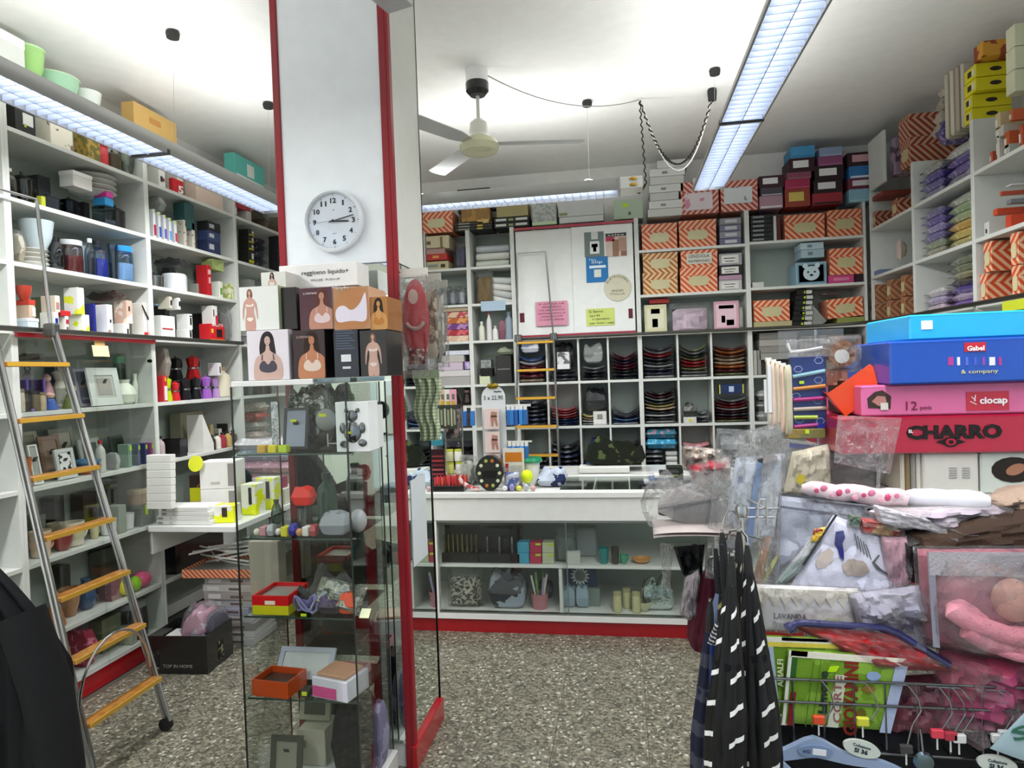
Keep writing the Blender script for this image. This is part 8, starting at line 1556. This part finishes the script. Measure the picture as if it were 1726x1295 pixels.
m=MB().tube([A + (B - A)*(k/12) + Vector((0,0,.003*sin(k*1.3))) for k in range(13)],[.010,.018,.021,.022,.021,.022,.021,.022,.022,.021,.022,.021,.018],16)
dots=[('pink_flower',MB().lathe([(.006 + .003*(k % 2),0),(.005,.003),(0,.0035)],8).xf(Matrix.Translation(A.lerp(B,.12 + .075*k) + Vector((0,-.0205,.002 + .008*sin(k*2.1)))) @ T90),mt(['c84870','d87898','e4a4b8'][k % 3],'gloss')) for k in range(11)]
thing('pink_flower_roll','pink and white roll with raised flowers in film on top of the basket','roll',[('roll',m,mt('dcc4c8','film','c8b0b4',16))] + dots)
A,B=atY(1528,838,1.66),atY(1668,846,1.62)
thing('white_roll','smooth white film-wrapped roll between flower roll and beige fur','roll',[('roll',MB().tube([A + (B - A)*(k/10) for k in range(11)],[.016,.021,.022,.024,.023,.022,.024,.025,.024,.022,.014],16),mt('dcdce2','film'))])
quad('beige_fur_pack','fluffy beige fur pack at the picture edge','fur',[(1660,838),(1800,800),(1800,880),(1664,886)],1.64,.10,mt('b49c8c','fleece','a08a7a',60),None,wr=.4,p=.5)
quad('layered_film_pack','pile of pink and white film-wrapped sets above the brown blanket','linen set',[(1462,858),(1696,850),(1700,905),(1478,912)],1.62,.07,mt('c8bcc0','film','b4a8b4',8),PLF(),wr=.9)
quad('white_pointed_pack','white tapering pack with a pink underside above the red food print','linen set',[(1470,850),(1560,872),(1600,900),(1480,882)],1.57,.03,mt('d8d4dc','film'),PLF(),wr=.4)
quad('red_food_print','red and orange food print towel under film','towel',[(1446,872),(1520,880),(1522,908),(1450,898)],1.58,.03,mt('b02c20','film','b88c54',16,.55),PLF(),wr=.4)
quad('green_ribbon_pack','grey green pack nudging the red food print','pack',[(1430,866),(1450,870),(1448,890),(1428,886)],1.575,.02,mt('5c7060','film'),None)
quad('brown_blanket','dark brown velvety blanket pack','blanket',[(1526,898),(1800,845),(1800,950),(1526,940)],1.58,.13,mt('5c4a3c','fleece','3c2e26',6),None,wr=.25,p=.4)
quad('dark_blanket_end','near-black folded end of the brown blanket pack','blanket',[(1518,905),(1550,935),(1548,985),(1520,975)],1.56,.05,mt('2a2020','cloth'),None,wr=.2)
quad('pink_strip_pack','tall pale pink pack between tablecloth and grey blanket','linen',[(1485,905),(1528,905),(1532,985),(1494,1000)],1.555,.03,mt('cc9cac','cloth'),PLF(),wr=.3)
quad('grey_pink_blanket','grey and dusty pink blanket in a large clear bag','blanket',[(1546,925),(1810,925),(1810,1130),(1556,1085)],[1.52,1.50,1.46,1.48],.10,mt('a05c68','cloth','8c4c5c',4),PLF('f4f2f4'),wr=.2,prints=[('grey_fleece_band',[(.01,.02),(.99,.02),(.99,.27),(.5,.24),(.01,.26)],mt('9c989c','fleece')),('grey_edge',rect(.0,.02,.045,.98),mt('7c7c88','cloth'))])
bc=atY(1706,1012,1.44); thing('beige_cup','round beige moulded cup resting on the pink blanket','cup',[('cup',MB().surf(lambda u,v:(.038*cos(2*pi*u)*sin(pi*v/2),-.034*cos(pi*v/2),.043*sin(2*pi*u)*sin(pi*v/2)),24,8,closed_u=True),mt('c49484','cloth')),('back',MB().prism([(.038*cos(R(a)),.043*sin(R(a))) for a in range(0,360,20)],0,.004),mt('b48474','cloth'))],tuple(bc))
quad('steel_grey_pack','silver grey film pack with bright creases in the basket middle','linen set',[(1432,1002),(1560,985),(1592,1092),(1450,1075)],1.51,.04,mt('a09cac','film','5c5868',7,.56),PLF(),wr=.8)
q2_=quad('lavender_panel','white lace-topped pack printed with lavender wording','pack',[(1274,985),(1446,992),(1446,1062),(1276,1064)],1.53,.03,mt('d8d4d4','film'),PLF(),wr=.15,
      prints=[('lace_band',rect(.0,.02,1,.2),mt('c8c0b4','cloth','e0dcd0',40))] + [('lace_point',[(k/9,.2),((k + .5)/9,.42),((k + 1)/9,.2)],mt('cfc8bc')) for k in range(9)] + [('lime_spot',oval(.74,.80,.1,.14,12,.2),mt('c0cc9c'))])
qtext(q2_,'LAVANDA',.32,.62,.068,.012,mt('7c7880')); qtext(q2_,'Profumo',.27,.78,.052,.010,mt('a8a4ac')); qtext(q2_,'di Provenza',.28,.92,.05,.010,mt('b4b0b8'))
quad('red_pouch','red pouch with navy piping sloping down into the basket','pouch',[(1332,1054),(1498,1066),(1618,1132),(1480,1128)],[1.50,1.50,1.46,1.46],.035,mt('b01418','film','8c0c14',6),PLF('fff6f6'),wr=.5)
A=[atY(1326,1062,1.475),atY(1345,1050,1.48),atY(1500,1060,1.475),atY(1600,1122,1.45)]
thing('navy_piping','navy rolled edge lying along the red pouch','piping',[('tube',MB().tube(dense(A,14),[.012]*3 + [.008]*12,10),mt('1c1c50','film'))])
GRN=lambda:mt('6a9026','cloth','80a63a',10)
q3_=quad('green_tea_towel','green tea towel with white border, farther of the two','tea towel',[(1276,1070),(1478,1078),(1470,1200),(1292,1205)],1.485,.016,GRN(),None,wr=.3,nu=14,
      prints=[('white_border',rect(.0,.0,1,.06),mt('dcdcd0','cloth')),('yellow_band',rect(.05,.06,.7,.12),mt('d8c850','cloth')),('pale_band',rect(.0,.12,.12,1),mt('a8b8d0','cloth')),('orange_band',rect(.2,.0,.6,.04),mt('d8642c','cloth')),('red_square',rect(.86,.16,.91,.26),mt('c02c18')),('white_side',rect(.93,.06,1,1),mt('dcdcd4','cloth'))])
qtext(q3_,'AMALFI',.16,.45,.06,.012,mt('dce4b8'),ang=90)
q4_=quad('green_tea_towel','green tea towel with dark red lettering, nearer of the two','tea towel',[(1328,1093),(1530,1108),(1498,1232),(1316,1218)],1.465,.016,GRN(),None,wr=.25,nu=14,
      prints=[('white_hem',rect(.0,.0,1,.085),mt('e0dccc','cloth')),('yellow_mark',rect(.02,.0,.16,.07),mt('d8a838','cloth')),('dark_green_band',rect(.03,.1,.08,.35),mt('2c5c24','cloth')),('red_band',rect(.05,.55,.1,1),mt('7c1c1c','cloth')),('white_edge',rect(.0,.08,.03,1),mt('d8d8d0','cloth')),('lime_leaf',[(.36,.18),(.44,.16),(.42,.24),(.35,.25)],mt('b4e010','cloth')),
              ('pale_panel',rect(.42,.28,.52,.98),mt('c8ccb8','cloth')),('blue_roundel',oval(.74,.26,.06,.06),mt('8ca4c8','cloth')),('blue_side',rect(.9,.09,1,1),mt('a4b0cc','cloth')),('olive_pot',oval(.70,.8,.05,.1,12),mt('6c6420','cloth')),('brown_pitcher',oval(.72,.44,.06,.05,12,.2),mt('8c6c2c','cloth')),('stripe',rect(.22,.1,.225,1),mt('5c8424')),('stripe',rect(.28,.1,.285,1),mt('5c8424'))])
qtext(q4_,'Limone',.335,.52,.09,.018,mt('1c3428'),ang=90,bold=.03); qtext(q4_,'CORTE',.47,.60,.10,.016,mt('8c5c54'),ang=90); qtext(q4_,'GIOVANNI',.585,.58,.155,.028,mt('7c1c14'),ang=90,bold=.03)
quad('maroon_towel_stack','dark maroon towels behind the wire rails','towels',[(1500,1140),(1600,1135),(1610,1238),(1492,1232)],1.50,.05,mt('4c1c2c','film','6c3040',5),None,wr=.5)
quad('pink_towel_mass','deep pink crumpled towels in film behind the wire rails','towels',[(1585,1088),(1810,1110),(1810,1245),(1560,1225)],1.50,.08,mt('c05070','film','9c3c64',4),PLF('fdeff4'),wr=.8)
A=[atY(1800,1078,1.42),atY(1700,1072,1.42),atY(1640,1052,1.42),atY(1608,1032,1.42),atY(1618,1026,1.44),atY(1660,1050,1.45),atY(1710,1062,1.45),atY(1800,1060,1.45)]
thing('pink_towel_fold','bright pink folded towel edge looping over the pink mass','towel',[('fold',MB().tube(dense(A,28),.019,14),mt('e07c94','fleece','e898a8',80)),('under_fold',MB().tube([p - Vector((-.02,.0,.036)) for p in dense(A[:4],14)],.016,12),mt('d8708c','fleece','e898a8',80)),('clear_bag',MB().pillow(.28,.1,.16,16,12,0,1.1,8,.6).xf(Matrix.Translation(atY(1705,1095,1.44))),PLF('fff4f6'))])
# hangers with hooks over the rail, dark garments under the basket
def hook(px,dz=.0,depth=1.43):v=atY(px,1143 + (px - 1286)*.057,WY); return v
def hanger_set(px,body,tagc,label,ty=1212):
    top=hook(px); ww=.030
    pts=[Vector((top.x - .01,WY - .006,top.z + .004)),Vector((top.x + .012,WY - .010,top.z + .006)),Vector((top.x + ww,WY - .012,top.z - .02)),Vector((top.x + ww + .004,WY - .014,top.z - .045)),Vector((top.x + .015,WY - .02,top.z - .07)),Vector((top.x - .0,WY - .025,atY(px,ty,WY - .02).z))]
    return top,pts
def hanger_thing(px,ty,label,size_c,body_c,parts=(),tagc='c84a28'):
    top,pts=hanger_set(px,None,tagc,label,ty)
    e=pts[-1]; P=[('hook',MB().tube(dense(pts,22),.0016,6),WR),('size_marker',MB().box(e.x - .012,e.x + .012,e.y - .006,e.y + .004,e.z - .006,e.z + .012,0,.002),mt(tagc,'gloss')),('stem',MB().tube([e,e - Vector((0,0,.03))],.0018,5),mt('d8d8d4','gloss'))]
    return P,e
P,e=hanger_thing(1372,1213,'','','',tagc='d04a28'); e=e - Vector((0,0,.03)); e.x=atY(1376,1258,1.42).x
def hshape(s,w0=.19):
    c=[]
    for k in range(21):
        a=k/20*2 - 1; c.append((a*w0,-.022*abs(a) ** 1.2*2.2 + .004*cos(a*9)))
    up=[(x,z + .009 + .012*math.exp(-(x/.05) ** 2)) for x,z in c]; dn=[(x,z - .007 - .012*math.exp(-(x/.05) ** 2)) for x,z in c]
    return up + dn[::-1]
hb=MB().prism(hshape(1),-.007,.007)
bz=atY(1372,1262,1.42)
P.append(('hanger_body',hb.xf(Matrix.Translation(bz)),mt('8a9cb8','gloss'))); P.append(('badge',MB().prism([(.034*cos(R(a)),.013*sin(R(a))) for a in range(0,360,20)],-.012,-.007).xf(Matrix.Translation(bz)),mt('7488a8','gloss'))); P.append(('white_sticker',MB().box(-.006,.020,-.0135,-.012,-.006,.006).xf(Matrix.Translation(bz) @ Matrix.Rotation(R(4),4,'Y')),mt('d8dae0')))
hg=thing('blue_hanger','pale blue plastic hanger with a white sticker below the towels','hanger',P)
letters(hg,'HO',.014,.007,(bz.x - .017,bz.y - .0128,bz.z),mt('34405c'))
bz2=atY(1300,1292,1.40); thing('blue_hanger','second pale blue hanger arm cut off by the lower picture edge','hanger',[('hanger_body',MB().prism(hshape(1,.14),-.006,.006).xf(Matrix.Translation(bz2) @ Matrix.Rotation(R(8),4,'Y')),mt('98a8c4','gloss')),('hook',MB().tube([bz2,bz2 + Vector((0,.01,.05))],.002,6),WR)])
for (px,tx,ty_,tc_,lab) in ((1445,1452,1262,'c8c83c','white oval size badge on a hook with a lime marker'),(1680,1680,1288,'c8ccd0','white oval size badge near the pale blue card')):
    P,e=hanger_thing(px,1216 if px < 1500 else 1238,'','','',tagc=tc_); o_=atY(tx,ty_,1.415)
    P.append(('oval_badge',MB().prism([(.036*cos(R(a)),.017*sin(R(a))) for a in range(0,360,15)],-.003,.003).xf(Matrix.Translation(o_) @ Matrix.Rotation(R(14 if px < 1500 else 8),4,'Y')),mt('c4ccc4','gloss')))
    bdg=thing('size_badge',lab,'size badge',P)
    letters(bdg,'Collezione',.034,.006,(o_.x,o_.y - .0035,o_.z + .006),mt('30384a'),ry=R(14 if px < 1500 else 8)); letters(bdg,'SI 36',.026,.009,(o_.x - .002,o_.y - .0035,o_.z - .004),mt('20242c'),ry=R(14 if px < 1500 else 8),bold=.03)
for k,(px,ty,c_,lab) in enumerate(((1568,1236,'d03c50','wire hanger hook with a pink marker'),(1590,1240,'a83040','wire hanger hook with a dark pink marker'),(1604,1244,'d0d0d0','wire hanger hook with a white marker'),(1668,1244,'d8dcdc','wire hanger hook near the blue card'),(1516,1262,'3a3a3a','thin wire hook hanging between the badges'))):
    P,e=hanger_thing(px,ty,'','','',tagc=c_); thing('wire_hook',lab,'hook',P)
rb=atY(1557,1284,1.42); thing('round_clip','small round silver blue clip between two badges','clip',[('clip',MB().lathe([(.017,-.006),(.02,0),(.017,.006),(.006,.008),(0,.008)],20).xf(Matrix.Translation(rb) @ T90),mt('8ca4b4','metal')),('stem',MB().tube([rb,rb + Vector((0,.012,.06))],.002,6),WR)])
for k in range(6):
    x=.42 + .15*k; thing('black_garment',['first','second','third','fourth','fifth','sixth'][k] + ' black garment hanging in the row below the wire basket','garment',[('cloth',MB().surf(lambda u,v:((.5 - abs(u - .5))*0 + .07*cos(2*pi*u)*(.5 + .5*v),.20*sin(2*pi*u)*(.4 + .6*min(1,3*v)) + .01*sin(20*u),-v*.62),24,8,closed_u=True),mt(['121215','17171b','0f0f12'][k % 3],'cloth')),('hook',MB().tube([(0,0,0),(0,0,.075),(0,.012,.09)],.002,5),WR)],(x,1.70,z2w - .19),0)
thing('garment_rail','rail under the basket holding the black garments','rail',[('rail',MB().tube([(xa,1.70,z2w - .105),(X2,1.70,z2w - .105)],.006,8),CHR)])
quad('dark_slip_front','black satin garment front behind the hanger badges','garment',[(1300,1222),(1800,1240),(1800,1420),(1290,1420)],1.50,.03,mt('0e0e12','cloth','17171e',4),None,wr=.5,nu=30)
q5_=quad('price_placard','pale blue handwritten price card slanting at the lower corner','price card',[(1728,1200),(1800,1180),(1800,1310),(1668,1262)],1.40,.004,mt('9cb4bc','paper'),None,wr=.0)
qtext(q5_,'S',.22,.50,.034,.026,mt('2c6450'),ang=0)
